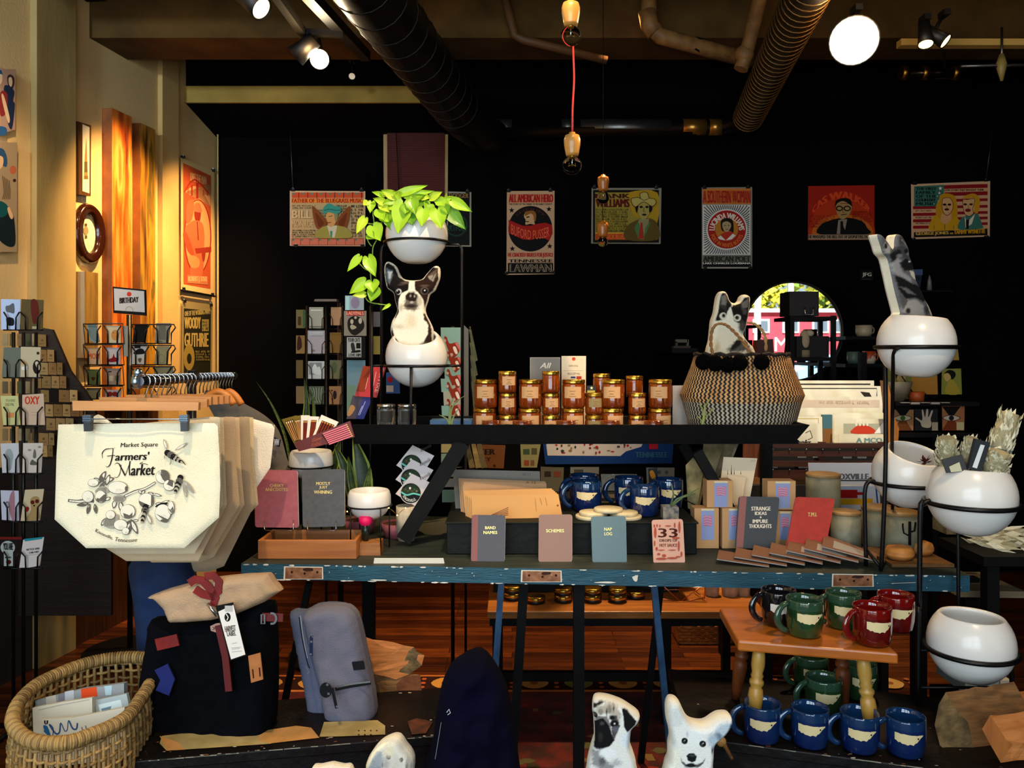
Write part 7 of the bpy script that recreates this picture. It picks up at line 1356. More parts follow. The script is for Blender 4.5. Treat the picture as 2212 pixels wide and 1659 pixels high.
A.sp([(500,860),(570,820),(640,880),(600,900),(540,930),(490,890)],I3);A.sp([(690,930),(760,920),(810,960),(740,1000),(680,970)],I3);A.sp([(570,1200),(640,1130),(740,1130),(700,1260),(620,1260)],I3);[A.line([(500+k*16,925-k*3),(520+k*14,850-k*2)],4,I1) for k in range(7)];[A.line([(590+k*15,1250-k*2),(600+k*14,1160-k)],4,I1) for k in range(8)];[A.line([(695+k*14,985),(705+k*13,935)],3,I1) for k in range(7)];A.sp([(1120,1040),(1180,1000),(1250,1000),(1200,1040)],I1)
for q in ((470,790,60,42),(415,935,62),(548,935,60,66),(730,840,105,68),(655,1125,52,48),(835,1090,80,76),(760,1230,72,58),(1030,975,82,80),(1200,725,72,74),(1270,815,62,60),(1205,1105,84,94),(1290,1050,34,70),(815,1295,40,40)): berry(*q)
A.circ(820,850,14,I2,28);A.circ(1215,690,20,I2,12);[A.line([(1150+k*9,660+k*3),(1162+k*9,700)],2.5,I3) for k in range(5)];A.sp([(1180,1180),(1220,1165),(1260,1180),(1240,1205),(1200,1200)],I2)
def bee(hx,hy,ax,ay,s):
 d = math.hypot(ax-hx,ay-hy);ux,uy = (ax-hx)/d,(ay-hy)/d;A.circ(hx,hy,34*s,I1);A.circ(hx+ux*40*s,hy+uy*40*s,38*s,I2)
 for k in range(6): A.circ(hx+ux*(75+k*20)*s,hy+uy*(75+k*20)*s,(34-k*4)*s,I1 if k % 2 == 0 else '#a89c84',n=14)
bee(1255,475,1380,560,1.0);lf(1250,440,1215,328,34,I3);lf(1330,450,1460,368,30,I3);A.line([(1280,520),(1290,560),(1275,600)],5,I1);A.line([(1225,500),(1222,535)],5,I1);A.line([(1400,550),(1440,600)],8,I1)
bee(1385,735,1330,890,.95);lf(1420,760,1530,905,44,I3);lf(1415,790,1450,945,40,I3);bee(1025,1040,985,1200,.95);lf(1040,1110,1085,1228,44,I3);lf(1000,1080,950,1170,24,I3)
tp = b.obj('printed_motif');tp.parent = tb;tp.location = tp.location-tb.location
for a_ in (1,): tote('folded strap of the front tote',[(188,912),(205,898),(212,895),(222,899),(243,915)],2.02,th=.006,wr=0,gap=4,name='strap').parent = None
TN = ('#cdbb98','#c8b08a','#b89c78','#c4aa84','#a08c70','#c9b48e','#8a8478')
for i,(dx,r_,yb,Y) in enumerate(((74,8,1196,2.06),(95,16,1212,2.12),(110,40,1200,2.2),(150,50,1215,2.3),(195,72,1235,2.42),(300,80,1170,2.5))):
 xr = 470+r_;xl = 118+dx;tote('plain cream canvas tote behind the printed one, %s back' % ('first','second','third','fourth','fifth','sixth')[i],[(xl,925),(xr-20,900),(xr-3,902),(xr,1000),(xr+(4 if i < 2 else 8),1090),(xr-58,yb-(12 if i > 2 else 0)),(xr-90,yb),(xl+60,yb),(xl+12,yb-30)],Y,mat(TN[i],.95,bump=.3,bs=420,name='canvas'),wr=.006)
tote('white canvas tote at the back of the rail beside the grey shirt',[(520,905),(548,905),(594,918),(584,1010),(550,1060),(530,1040)],2.56,mat('#ece4d2',.95,bump=.3,bs=300),wr=.006)
ob = puffy([(440,852),(480,850),(520,868),(570,896),(602,930),(620,990),(640,1060),(560,1075),(545,1000),(500,960)],PL((0,2.98,0),(0,-1,0)),.05,None,0,6,30,mat('#6c645a',.95,c2='#5a524a',ns=9,bump=.3,bs=300),name='grey_shirt',wrinkle=.02,wf=.1);tag(ob,'grey brown shirt hanging at the far end of the rail','shirt')
b = MB();A = Art(b,2.93,lift=0);A.poly([(592,944),(607,950),(604,966),(590,960)],'#141c34');A.text('NW',593,948,603,962,'#b8bcc8',.4);tag(b.obj('shirt_label'),'small navy woven label on the grey shirt','label')
ob = puffy([(288,1205),(400,1195),(420,1300),(345,1420),(305,1420),(293,1300)],PL((0,2.42,0),(0,-1,0)),.12,None,0,6,40,mat('#122a50',.9,c2='#0a1a34',ns=7,bump=.3,bs=200),name='denim_shirt',wrinkle=.02,wf=.05);tag(ob,'blue denim garment hanging below the tote bags','garment')
# ======================= BENCHES UNDER THE TABLE =======================
OLD = mat('#0a0706',.5,spec=.25,c2='#1a0c06',ns=8,mix=(.45,.75),bump=.25,bs=40,name='worn_black_paint')
def bench(label,P_,dpt,fh=.1,arts=None):
 """front edge through two floor positions, depth vector"""
 a,c = V((P_[0][0],P_[0][1],ZB)),V((P_[1][0],P_[1][1],ZB));d = V((dpt[0],dpt[1],0));t = T('low_bench',label,'bench',((a.x+c.x)/2,(a.y+c.y)/2+dpt[1]/2,.3));b = MB()
 q = [a,c,c+d,a+d];b.add([p-V((0,0,.025)) for p in q]+q,[(0,1,5,4),(1,2,6,5),(2,3,7,6),(3,0,4,7),(3,2,1,0),(4,5,6,7)],OLD);b.obj('top',t,bevel=.003)
 u = (c-a).normalized();n = V((u.y,-u.x,0));b = MB();b.prism([a+u*.01-n*.012-V((0,0,.026)),c-u*.01-n*.012-V((0,0,.026)),c-u*.01-n*.012-V((0,0,fh)),a+u*.01-n*.012-V((0,0,fh))],-n*.02,OLD);b.obj('apron',t)
 for p in (a+u*.05+d*.12,c-u*.05+d*.12,a+u*.05+d*.88,c-u*.05+d*.88): b = MB();zb = .303 if p.y < 2.04 else .003;b.box((p.x,p.y,(zb+ZB-.026)/2),(.04,.04,ZB-.026-zb),OLD);b.obj('leg',t)
 b = MB();fp = PL(a+n*.0,n);r_ = random.Random(len(label));A = Art(b,ZP(ZB+.001),lift=0)
 for i in range(60):
  p = a+(c-a)*r_.random()+d*(r_.random()**3*.95);s_ = r_.uniform(.001,.004);A.h += A.step*.2
  b.sheet([V((p.x+s_*math.cos(k)*r_.uniform(.6,2.4),p.y+s_*math.sin(k),ZB+.0012)) for k in range(6)],mat(r_.choice(('#b8b09c','#6a3a24','#8a8070')),.8))
 for k in range(26): p = a+(c-a)*r_.random()+n*.001-V((0,0,.0));L = r_.uniform(.005,.04);b.prism([p,p+u*L,p+u*L-V((0,0,.0022)),p-V((0,0,.0015))],n*.0006,mat('#8f8a78',.8))
 if arts: arts(Art(b,ZP(ZB+.0014),lift=.0003),b)
 b.obj('worn_paint',t)['kind'] = 'stuff';return t
def be(x,y): p = ZP(ZB)(x,y);return (p.x,p.y)
def decoA(a,b):
 C1_ = mat('#b09a64',.7,c2='#8f7c48',ns=14);C2_ = mat('#c48a4c',.7,c2='#a87a3c',ns=18);a.poly([(345,1606),(360,1622),(585,1607),(600,1588),(500,1570),(350,1590)],C1_);a.poly([(560,1600),(585,1606),(690,1594),(672,1572),(640,1568),(560,1580)],C2_);a.poly([(690,1592),(740,1591),(832,1587),(832,1568),(815,1556),(700,1560)],C1_);a.poly([(345,1590),(360,1622),(400,1620),(385,1604)],C2_)
 for i in range(7): a.circ(775+i % 4*13,1579+(i//4)*9,2.2,'#3a1c0c',1.6,8)
 a.poly([(880,1560),(900,1552),(935,1560),(920,1585),(890,1588)],mat('#5c2c14',.7,c2='#2a140a',ns=40))
bench('worn black bench painted with cream patches carrying the two backpacks',(be(252,1648),be(1010,1583)),(.03,.3),.12,decoA)
bench('worn black bench carrying the blue mugs at the lower right',(be(1490,1592),be(2330,1702)),(.03,.44),.1)
# ---- roll-top backpack
t = T('rolltop_backpack','black and tan roll-top backpack with red straps standing on the painted bench','backpack',W(470,1612,2.05));CB4 = (0,1200,3.568);BC = mat('#030406',.9,c2='#04050b',ns=6,bump=.3,bs=300,spec=.08,name='black_canvas')
pb = PL((0,1.99,0),(-.12,-1,.03));o = [(CB4[0]+x/CB4[2],CB4[1]+y/CB4[2]) for x,y in ((1195,480),(1330,505),(1640,480),(1830,430),(2070,350),(2110,500),(2125,900),(2110,1200),(2080,1360),(1900,1420),(1450,1470),(1200,1390),(1100,1380),(1090,1200),(1130,900),(1180,600))]
ob = puffy(o,pb,.1,None,.03,6,34,BC,name='body',smooth_out=3,wrinkle=.008,wf=.08);wl = ob.location.copy();ob.parent = t;ob.location = wl-t.location
TANC = mat('#b89878',.95,c2='#a4835f',ns=6,bump=.3,bs=300,name='tan_canvas');o = [(x/3.568,1200+y/3.568) for x,y in ((1155,320),(1185,298),(1300,255),(1450,215),(1680,165),(1900,142),(2080,135),(2115,200),(2175,265),(2050,350),(1830,445),(1640,490),(1450,505),(1330,508),(1290,400),(1220,330))]
pf = PL((0,1.925,0),(-.12,-1,.05));ob = puffy(o,pf,.05,None,.02,5,16,TANC,name='roll_top',smooth_out=0,wrinkle=.006,wf=.09);wl = ob.location.copy();ob.parent = t;ob.location = wl-t.location
REDL = mat('#7c0a02',.6,c2='#580602',ns=20,bump=.2,name='red_leather');pz = PL((0,1.885,0),(-.12,-1,.05))
def strap(pts,w_,m,name='strap',pl=pz,th=.004,k=3.568,oy=1200,ox=0,par=t):
 P_ = [V((ox+x/k,oy+y/k)) for x,y in pts];b = MB();vs = []
 for i,p in enumerate(P_):
  d = (P_[min(i+1,len(P_)-1)]-P_[max(i-1,0)]).normalized();s_ = V((-d.y,d.x))*(w_/k/2);q1,q2 = pl(*(p+s_)),pl(*(p-s_));vs += [q1,q2,q2-pl.n*th,q1-pl.n*th]
 b.add(vs,[(4*i+j,4*i+(j+1) % 4,4*i+4+(j+1) % 4,4*i+4+j) for i in range(len(P_)-1) for j in range(4)]+[(3,2,1,0),tuple(4*(len(P_)-1)+j for j in range(4))],m);return b.obj(name,par)
strap([(1455,215),(1500,185),(1560,195),(1620,260),(1660,330),(1640,390)],62,REDL);strap([(1575,165),(1640,155),(1685,200),(1680,280),(1640,320),(1560,300),(1500,260)],60,REDL);strap([(1680,540),(1735,780),(1762,1048)],52,mat('#560604',.6))
strap([(1202,690),(1290,670),(1370,650)],90,REDL);strap([(2020,475),(2180,480)],62,mat('#560804',.6));strap([(1240,860),(1290,960),(1250,1060)],110,mat('#0c1a5c',.9));strap([(1000,1240),(1120,1190)],90,mat('#5c0e0a',.7))
b = MB();A = Art(b,PL((0,1.88,0),(-.12,-1,.05)),*CB4);A.line([(2015,455),(2015,525),(2040,525),(2040,455)],12,mat('#d8dce0',.2,metal=1),True);A.line([(2085,445),(2115,450),(2130,485),(2115,520),(2085,525)],16,mat('#d8dce0',.2,metal=1),sm=3);b.obj('buckle',t)
b = MB();b.slab([(x/3.568,1200+y/3.568) for x,y in ((1912,775),(2005,750),(2027,955),(1935,982))],PL((0,1.89,0),(-.12,-1,.03)),.003,mat('#b06c34',.6,c2='#9c5c2a',ns=30));A = Art(b,PL((0,1.89,0),(-.12,-1,.03)),*CB4,lift=.001);A.line([(1948,875),(1955,945)],10,'#3a100c');A.line([(2000,862),(2006,930)],10,'#3a100c');b.obj('leather_patch',t)
b = MB();b.slab([(x/3.568,1200+y/3.568) for x,y in ((1620,545),(1660,525),(1740,515),(1745,575),(1660,592),(1625,580))],PL((0,1.89,0),(-.12,-1,.05)),.003,mat('#a8806c',.6));b.ell(PL((0,1.885,0),(-.12,-1,.05))(1642/3.568,1200+563/3.568),.003,CHROME,8);b.obj('leather_tab',t)
t2 = T('hang_tag','long white paper swing tag with black end on the roll-top backpack','tag',W(490,1420,1.93));pt = PL((0,1.87,0),(-.12,-1,.05));b = MB();b.slab([(x/3.568,1200+y/3.568) for x,y in ((1660,390),(1795,362),(1898,770),(1775,812))],pt,.002,K);A = Art(b,pt,*CB4);A.poly([(1683,432),(1800,380),(1892,762),(1782,800)],'#e4dcd0')
A.circ(1755,475,24,'#15120f',34);A.line([(1745,450),(1760,475),(1750,500)],7,'#e4dcd0');A.text('HARVEST',1738,545,1820,590,'#4a423a',1.5,slant=-6,rise=-10);A.text('LABEL',1755,588,1822,622,'#4a423a',1.5,slant=-6,rise=-8)
for y,x0,x1 in ((678,1790,1830),(712,1785,1858),(722,1790,1850),(742,1788,1868)): A.line([(x0,y),(x1,y-8)],2.5,'#7a7268')
A.rect(1735,385,1795,430,'#b8b0a8');b.obj('paper',t2);b = MB();b.tube([pt(1600/3.568,1200+370/3.568),pt(1672/3.568,1200+465/3.568)],.004,CHROME,8);b.obj('clasp',t2)
# ---- grey sling bag
C8 = (580,1200,3.614);t = T('sling_bag','slim grey canvas sling bag leaning upright on the painted bench','backpack',W(735,1580,2.05));GC = mat('#6c6870',.95,c2='#5c5c6c',ns=4,bump=.3,bs=340,spec=.15,name='grey_canvas')
def P8(pts): return [(580+x/3.614,1200+y/3.614) for x,y in pts]
pg = PL((0,2.08,0),(-.1,-1,.06));ob = puffy(P8([(190,425),(290,425),(380,380),(500,368),(620,385),(690,440),(730,560),(770,760),(800,900),(830,1080),(845,1240),(800,1290),(600,1325),(450,1345),(380,1360),(330,1240),(290,1020),(240,760),(195,540)]),PL((0,2.115,0),(-.1,-1,.06)),.05,None,.03,6,20,mat('#56586a',.95,c2='#3f4c66',ns=5,bump=.3,bs=340),name='back_panel',smooth_out=3,wrinkle=.004);wl = ob.location.copy();ob.parent = t;ob.location = wl-t.location
ob = puffy(P8([(295,440),(380,395),(500,380),(620,388),(690,450),(725,570),(765,760),(800,930),(830,1080),(838,1230),(790,1275),(600,1310),(500,1325),(450,1200),(420,1020),(390,900),(340,700),(300,540)]),pg,.07,None,.03,5,22,GC,name='front_pocket',smooth_out=3,wrinkle=.006,wf=.07);wl = ob.location.copy();ob.parent = t;ob.location = wl-t.location
b = MB();A = Art(b,PL((0,2.025,0),(-.1,-1,.06)),*C8,lift=0,step=.0003);DKZ = '#0c0c10'
A.line([(520,1045),(640,1020),(800,995)],26,DKZ,sm=3);A.line([(530,1030),(640,1005),(795,985)],12,metal('#b0b0a8',.3),sm=3);A.poly([(650,830),(745,820),(757,888),(665,896)],DKZ);b.obj('zip_and_badge',t)
b = MB();A = Art(b,PL((0,2.0,0),(-.1,-1,.06)),*C8,lift=0,step=.0005)
A.line([(240,480),(262,640),(300,820),(322,880)],9,DKZ,sm=3);A.line([(250,470),(272,640),(305,800)],5,metal('#c8c4b8',.3),sm=3);b.obj('side_zip',t)
b = MB();A = Art(b,PL((0,1.99,0),(-.1,-1,.06)),*C8,lift=0,step=.0008);A.circ(448,1050,48,DKZ,60);A.rect(452,998,470,1016,CHROME);A.rect(462,1068,480,1086,CHROME);A.line([(500,1030),(535,1190)],24,DKZ);A.circ(538,1175,9,CHROME);A.line([(340,620),(338,780)],26,'#141c3a');A.circ(340,668,9,CHROME);A.circ(336,765,9,CHROME);A.line([(325,635),(340,605),(350,635)],8,CHROME);A.line([(295,850),(325,900),(310,915)],8,CHROME);b.obj('zip_pull',t)
# ---- firewood
def log(label,end,dirv,Y,bark,cut,seed=1,name='split_log',rest=None):
 """end: outline of the near end in view positions at distance Y; dirv: length vector"""
 P_ = [W(x,y,Y) for x,y in end];d = V(dirv);b = MB();r_ = random.Random(seed);n = len(P_);S = 7;vs = []
 for s_ in range(S+1):
  for p in P_: vs.append(p+d*(s_/S)+V((r_.uniform(-1,1),r_.uniform(-1,1),r_.uniform(-1,1)))*.0022)
 b.add(vs[:n],[list(range(n))],cut);b.add(vs[-n:],[list(range(n))[::-1]],cut);b.add(vs,[(s_*n+i,s_*n+(i+1) % n,(s_+1)*n+(i+1) % n,(s_+1)*n+i) for s_ in range(S) for i in range(n)],bark)
 return tag(b.obj(name),label,'firewood')
SPL = wood('#d08242','#a45c24',0,5,.75,.4);SPL2 = wood('#8f6234','#5c3c1c',0,6,.8,.5);GRY = mat('#7a6038',.9,c2='#4c3a20',ns=30,bump=.5,bs=60)
k = 3.614
log('orange split log on top of the pile behind the grey sling bag',P8([(1020,885),(1060,780),(1135,715),(1160,750),(1218,780),(1190,860),(1100,920),(1000,965)]),(-.2,.0,.04),2.3,SPL,GRY,2)
log('dark split log at the bottom of the pile behind the grey sling bag',P8([(1000,1000),(1060,940),(1190,930),(1200,1060),(1150,1200),(1040,1290),(990,1240),(1010,1120)]),(-.2,.05,.0),2.3,SPL2,mat('#7a4420',.85,c2='#4c2810',ns=25,bump=.4,bs=50),3)
C9 = (1560,1220,3.393);P9 = lambda pts: [(1560+x/3.393,1220+y/3.393) for x,y in pts]
log('thick split log with grey bark face below the lowest white planter',P9([(1640,930),(1700,1040),(1800,1160),(1840,1300),(1830,1440),(1700,1420),(1590,1320),(1557,1180),(1580,1020)]),(.19,.04,.006),1.97,SPL2,GRY,4)
log('orange wedge of firewood at the lower right edge',P9([(1905,1210),(1960,1110),(2090,1290),(2130,1310),(2040,1450),(1960,1310)]),(.16,.03,.005),1.86,SPL,wood('#b8702c','#8a4c1c',2,5,.8),5)
log('pale splinter-topped log behind the orange wedge',P9([(1960,1040),(2040,960),(2080,1080),(2190,1090),(2210,1200),(2090,1180)]),(.14,.05,0),2.0,SPL,GRY,6)
# ---- navy garment
ob = puffy([(985,1430),(1040,1405),(1075,1440),(1100,1500),(1118,1620),(1110,1720),(920,1720),(935,1600),(955,1480)],PL((0,1.9,0),(.1,-1,0)),.12,None,.02,6,40,mat('#030318',.9,spec=.1,c2='#02020c',ns=5,bump=.3,bs=200),name='navy_bag',wrinkle=.02,wf=.05);tag(ob,'dark navy bag standing in shadow between the benches','bag')
b = MB();A = Art(b,1.8,lift=0);A.line([(965,1539),(970,1532),(973,1540),(967,1544)],1.5,'#c8c8c0');A.line([(953,1560),(940,1640)],.8,'#8a8a90');tag(b.obj('bag_zipper'),'tiny pale zip pull on the dark navy bag','zip pull')
# ---- oval willow basket with packets
t = T('willow_basket','oval willow basket with wrapped rim at the lower left','basket',W(180,1700,1.95));WIL = mat('#b08c50',.6,c2='#8a6a38',ns=18,bump=.3,bs=90,name='willow');WIL2 = mat('#8e6f3e',.6,c2='#6c5028',ns=18,bump=.3,name='willow')
zr = .665;rim = [ZP(zr)(x,y) for x,y in ((27,1556),(40,1518),(75,1484),(120,1462),(165,1445),(215,1432),(270,1426),(322,1428),(332,1442),(324,1478),(302,1512),(275,1548),(235,1572),(200,1586),(155,1602),(112,1606),(70,1600),(40,1582))]
for p in rim: p.z += .03*max(0,(p.y-1.95))
rim = smooth_pts(rim,True,5);cen = sum(rim,V())/len(rim)
b = MB();b.tube(rim,.0115,WIL2,10,True);b.obj('rim_core',t)
b = MB();N = len(rim)
for i in range(170):
 f = i/170*N;p = rim[int(f) % N].lerp(rim[(int(f)+1) % N],f-int(f));d = (rim[(int(f)+1) % N]-rim[int(f)-1]).normalized();u,v = frame_of(d);tl = .35*math.sin(i*1.7);b.tube([p+u*math.cos(a*PI/5)*.0132+v*math.sin(a*PI/5)*.0132+d*math.cos(a*PI/5)*.002*tl for a in range(10)],.0033,(WIL,WIL,WIL2)[i % 3],5,True)
o_ = b.obj('rim_wrapping',t)
def bp(f,h_):
 p = rim[int(f) % N].lerp(rim[(int(f)+1) % N],f-int(f));s_ = (1.0+.05*math.sin(min(h_*2.2,1)*PI))*(1-.42*max(0,h_-.45)**1.4*1.9);return V((cen.x+(p.x-cen.x)*s_,cen.y+(p.y-cen.y)*s_,p.z-.362*h_))
b = MB()
for i in range(64): f = i/64*N;b.tube([bp(f,h/8) for h in range(9)],.0042,(WIL,WIL2)[i % 2],6)
for r in range(17): h_ = .05+r*.057;b.tube([bp(i/128*N,h_)+(bp(i/128*N,h_)-V((cen.x,cen.y,bp(i/128*N,h_).z))).normalized()*(.0035 if (i+2*r) % 4 < 2 else -.0035) for i in range(128)],.0038,(WIL2,WIL)[r % 2],5,True)
b.obj('woven_side',t);b = MB();b.sheet([bp(i/32*N,.97) for i in range(32)],WIL2);b.obj('base',t)
CW = (0,1200,3.568)
def packet(label,q,Y,m,art=None,th=.012): q = [(x/3.568,1200+y/3.568) for x,y in q];return slabthing('wrapped_packet',label,'packet',q,Y,th,m,art,CW,n=(0,-1,.15),group='folded packets in the willow basket')
LG_ = paper('#c9c2ae')
packet('folded grey packet with white tabs and an orange label in the willow basket',[(270,1120),(625,1030),(955,985),(965,1500),(285,1560)],2.02,paper('#8f9496'),lambda a: (a.poly([(625,1030),(745,1012),(752,1085),(630,1105)],'#d8481a'),a.poly([(355,1090),(430,1075),(450,1250),(360,1250)],'#c0b8a8'),a.poly([(500,1050),(570,1035),(575,1200),(510,1210)],'#b8bcc0'),a.poly([(805,1005),(865,1000),(860,1075),(815,1080)],'#a8c4cc'),a.poly([(450,1070),(500,1060),(490,1150),(450,1140)],'#787a80')),.02)
packet('pale blue patterned packet at the right inside the willow basket',[(720,1120),(975,1065),(1005,1220),(1000,1500),(730,1500)],1.98,paper('#a8b4b4'),lambda a: (a.poly([(760,1150),(930,1110),(960,1230),(780,1240)],'#cfe0e0'),a.poly([(780,1180),(860,1160),(850,1200),(790,1210)],'#6c8c9c')))
packet('cream folded packet at the left inside the willow basket',[(250,1175),(480,1130),(710,1095),(715,1550),(265,1620)],1.95,LG_,lambda a: a.line([(300,1190),(470,1150),(690,1110)],6,'#a8a08c'))
packet('cream packet with blue brush lettering at the front of the willow basket',[(325,1265),(560,1250),(740,1215),(960,1170),(960,1560),(345,1640)],1.9,LG_,lambda a: (a.text('U',345,1270,368,1300,K,4),a.line([(340,1350),(400,1400),(410,1330),(380,1300),(430,1370),(460,1360),(470,1290),(500,1350),(520,1340),(530,1270),(560,1330),(590,1335),(598,1290)],[8,12,7,12],'#2c4a78',sm=4),a.sp([(335,1310),(370,1320),(395,1410),(350,1360)],'#1c5a8a'),a.line([(630,1320),(660,1400)],6,'#6a4c3a'),a.line([(660,1310),(690,1400)],6,'#6a4c3a')))
# ---- coffee table behind with gold tins
t = T('low_wooden_table','low wooden table on black legs behind the blue table, holding gold tins','table',(.55,3.5,.003));HT = wood('#a86a2c','#7c4618',0,3,.4);zt3 = .462;b = MB();b.bb(-.1,1.02,3.28,3.8,zt3-.03,zt3,HT);b.obj('top',t,bevel=.004);b = MB();b.bb(-.09,1.01,3.285,3.31,zt3-.06,zt3-.031,BLK).bb(-.09,1.01,3.285,3.315,.18,.215,BLK);b.obj('rail',t)
for x,y in ((-.06,3.3),(.98,3.3),(-.06,3.76),(.98,3.76),(.62,3.3)): MB().bb(x-.018,x+.018,y-.018,y+.018,.003,zt3-.031,BLK).obj('leg',t)
tin = T('gold_tin','x','tin',(0,0,0),'flat gold lidded tins on the low wooden table');MB().lathe([(0,0),(.037,0),(.038,.004),(.038,.016),(0,.016)],(0,0,0),mat('#15100c',.4),24).obj('body',tin);MB().lathe([(.0385,.012),(.039,.02),(.037,.027),(.03,.028),(0,.0275)],(0,0,0),GOLD,24).obj('lid',tin)
first = True
for i,(x,n_,Y) in enumerate(((1108,2,3.45),(1158,1,3.4),(1217,2,3.42),(1280,2,3.42),(1334,2,3.42),(1374,1,3.47),(1160,1,3.6),(1320,1,3.62),(1232,1,3.62))):
 for j in range(n_):
  loc = (W(x,0,Y).x,Y,zt3+.001+j*.0285);lab = '%sgold tin, %s across the low table' % (('upper ' if j else 'lower ') if n_ > 1 else 'single ',('leftmost of the front row','second in the front row','third in the front row','just right of the table post','fifth in the front row','at the end of the front row','rear left behind the front row','rear right behind the front row','rear middle behind the front row')[i])
  if first: tin.location = loc;tin['label'] = lab;first = False
  else: dup(tin,loc,0,lab)
t = T('copper_terrarium','faceted copper-edged glass terrarium on the low wooden table','terrarium',W(1475,1300,3.4));b = MB();CU = metal('#c4744c',.3);Yc = 3.42;P_ = [W(x,y,Yc) for x,y in ((1410,1262),(1418,1292),(1470,1299),(1522,1292),(1523,1262))]
for q in ((P_[0],P_[1]),(P_[1],P_[2]),(P_[2],P_[3]),(P_[3],P_[4]),(W(1428,1262,Yc),P_[2]),(P_[2],P_[4]),(P_[1]+V((.02,.12,0)),P_[3]+V((-.02,.12,0))),(P_[1],P_[1]+V((.02,.12,0))),(P_[3],P_[3]+V((-.02,.12,0))),(P_[0],P_[4])): b.tube(q,.0022,CU,6)
b.obj('frame',t)
for i,(x,w_) in enumerate(((1538,32),(1577,38),(1606,30))): b = MB();k = 3.5/F;c_ = V((W(x,0,3.5).x,3.5,zt3+.001));b.lathe([(0,0),(w_/2*k*.9,0),(w_/2*k,.05),(w_/2*k*.93,.055),(0,.055)],c_,mat('#a89478',.5,c2='#c8b89c',ns=30),24);tag(b.obj('pottery_jar'),'small beige jar on the low wooden table, %s' % ('beside the terrarium','second from the terrarium','furthest right behind the black mug')[i],'jar','small beige jars on the low table')
# square wicker basket on the floor behind
t = T('wicker_tray_basket','square brown wicker basket on the lower right under the tables','basket',W(1525,1388,4.2));b = MB();WK = mat('#c47c34',.6,c2='#9a5c24',ns=20);Yw = 4.2;q0,q1,q2,q3 = W(1463,1316,Yw),W(1598,1316,Yw),W(1582,1389,Yw),W(1468,1389,Yw)
for r in range(12):
 f = r/11;a_ = q3.lerp(q0,f);c_ = q2.lerp(q1,f);D_ = V((0,.25,0));L = []
 for s0,s1 in ((a_,c_),(c_,c_+D_),(c_+D_,a_+D_),(a_+D_,a_)): L += [s0.lerp(s1,j/12)+V((0,.004*(-1)**(j+r),0)) for j in range(12)]
 b.tube(L,.0068,WK,5,True)
for j in range(14): b.tube([q3.lerp(q2,j/13),q0.lerp(q1,j/13)],.004,WK,5)
b.obj('woven_side',t);b = MB();b.tube([q0,q1,q1+V((0,.25,0)),q0+V((0,.25,0))],.008,WK,8,True);b.obj('rim',t)
# rug
RG = mat('#5c1210',.95,c2='#2c0a0a',ns=9,mix=(.4,.6),bump=.3,bs=200,name='rug');t = T('patterned_rug','dark red oriental rug with a band of cream medallions on the floor','rug',(.3,2.9,.001));x0,x1 = -1.2,1.6;b = MB();b.bb(x0,x1,2.2,3.79,.001,.008,RG);b.obj('field',t)
b = MB();zr2 = .0085;ya,yb_ = 3.62,3.77
def fl(pts,m,z): b.sheet([V((x,y,z)) for x,y in pts],ink(m) if isinstance(m,str) else m)
fl([(x0,ya-.02),(x1,ya-.02),(x1,yb_+.015),(x0,yb_+.015)],'#c07038',zr2);fl([(x0,ya),(x1,ya),(x1,yb_),(x0,yb_)],'#2a0c0a',zr2+.0004)
for i in range(15):
 x = x0+.1+i*.2;m = '#c08c44' if i % 4 != 3 else '#6e7034';fl([(x+.062*math.cos(a*PI/8)*(1+.06*math.cos(a*PI/2)),(ya+yb_)/2+.062*math.sin(a*PI/8)) for a in range(16)],m,zr2+.0008);fl([(x+.02*math.cos(a*PI/4),(ya+yb_)/2+.02*math.sin(a*PI/4)) for a in range(8)],'#8a4a1c',zr2+.0012)
 for yy in (.03,.075,.12): fl([(x+.1+.012*math.cos(a*PI/3),ya+yy+.012*math.sin(a*PI/3)) for a in range(6)],'#b85a30',zr2+.0008)
rnd2 = random.Random(11)
for i in range(240): x,y = rnd2.uniform(x0+.05,x1-.05),rnd2.uniform(2.25,3.5);s_ = rnd2.uniform(.008,.03);fl([(x+s_*math.cos(a*PI/3)*rnd2.uniform(.5,1.6),y+s_*math.sin(a*PI/3)) for a in range(6)],rnd2.choice(('#6e5a34','#2c2418','#7a2014','#4a4a2c','#8a6a3c')),zr2+.0004+i*1e-6)
b.obj('woven_pattern',t)
# ---- step stool with mugs
t = T('step_stool','small wooden stool with turned legs holding green and red mugs','stool',W(1780,1500,2.1));ZS = .79;SW = wood('#b8681e','#9a5014',0,3,.35,.1,.2);a_,c_ = ZP(ZS)(1594,1384),ZP(ZS)(1941,1412);d_ = V((.02,.26,0));b = MB();q = [a_,c_,c_+d_,a_+d_];b.add([p-V((0,0,.026)) for p in q]+q,[(0,1,5,4),(1,2,6,5),(2,3,7,6),(3,0,4,7),(3,2,1,0),(4,5,6,7)],SW);b.obj('seat',t,bevel=.005)
LEGM = wood('#b88c40','#a07830',2,4,.35);hl = ZS-.028-ZB-.002
for i,(u_,v_,tx,ty) in enumerate(((.17,.2,-.02,-.01),(.83,.2,.02,-.01),(.17,.82,-.02,.03),(.83,.82,.02,.03))):
 p1 = a_+(c_-a_)*u_+d_*v_-V((0,0,.027));p0 = V((p1.x+tx,p1.y+ty,ZB+.002));d2 = p1-p0;aa,ee = frame_of(d2);R3 = Matrix((aa,ee,d2.normalized())).transposed();L = d2.length;b = MB()
 b.lathe([(0,0),(.011,0),(.014,.12*L),(.017,.3*L),(.019,.42*L),(.017,.5*L),(.013,.53*L),(.018,.57*L),(.018,.6*L),(.013,.63*L),(.016,.66*L),(.013,.69*L),(.017,.78*L),(.016,.9*L),(.012,L),(0,L)],p0,LEGM if i < 2 else wood('#7c4018','#5c2c10',2,4),18,R3);b.obj('leg',t)
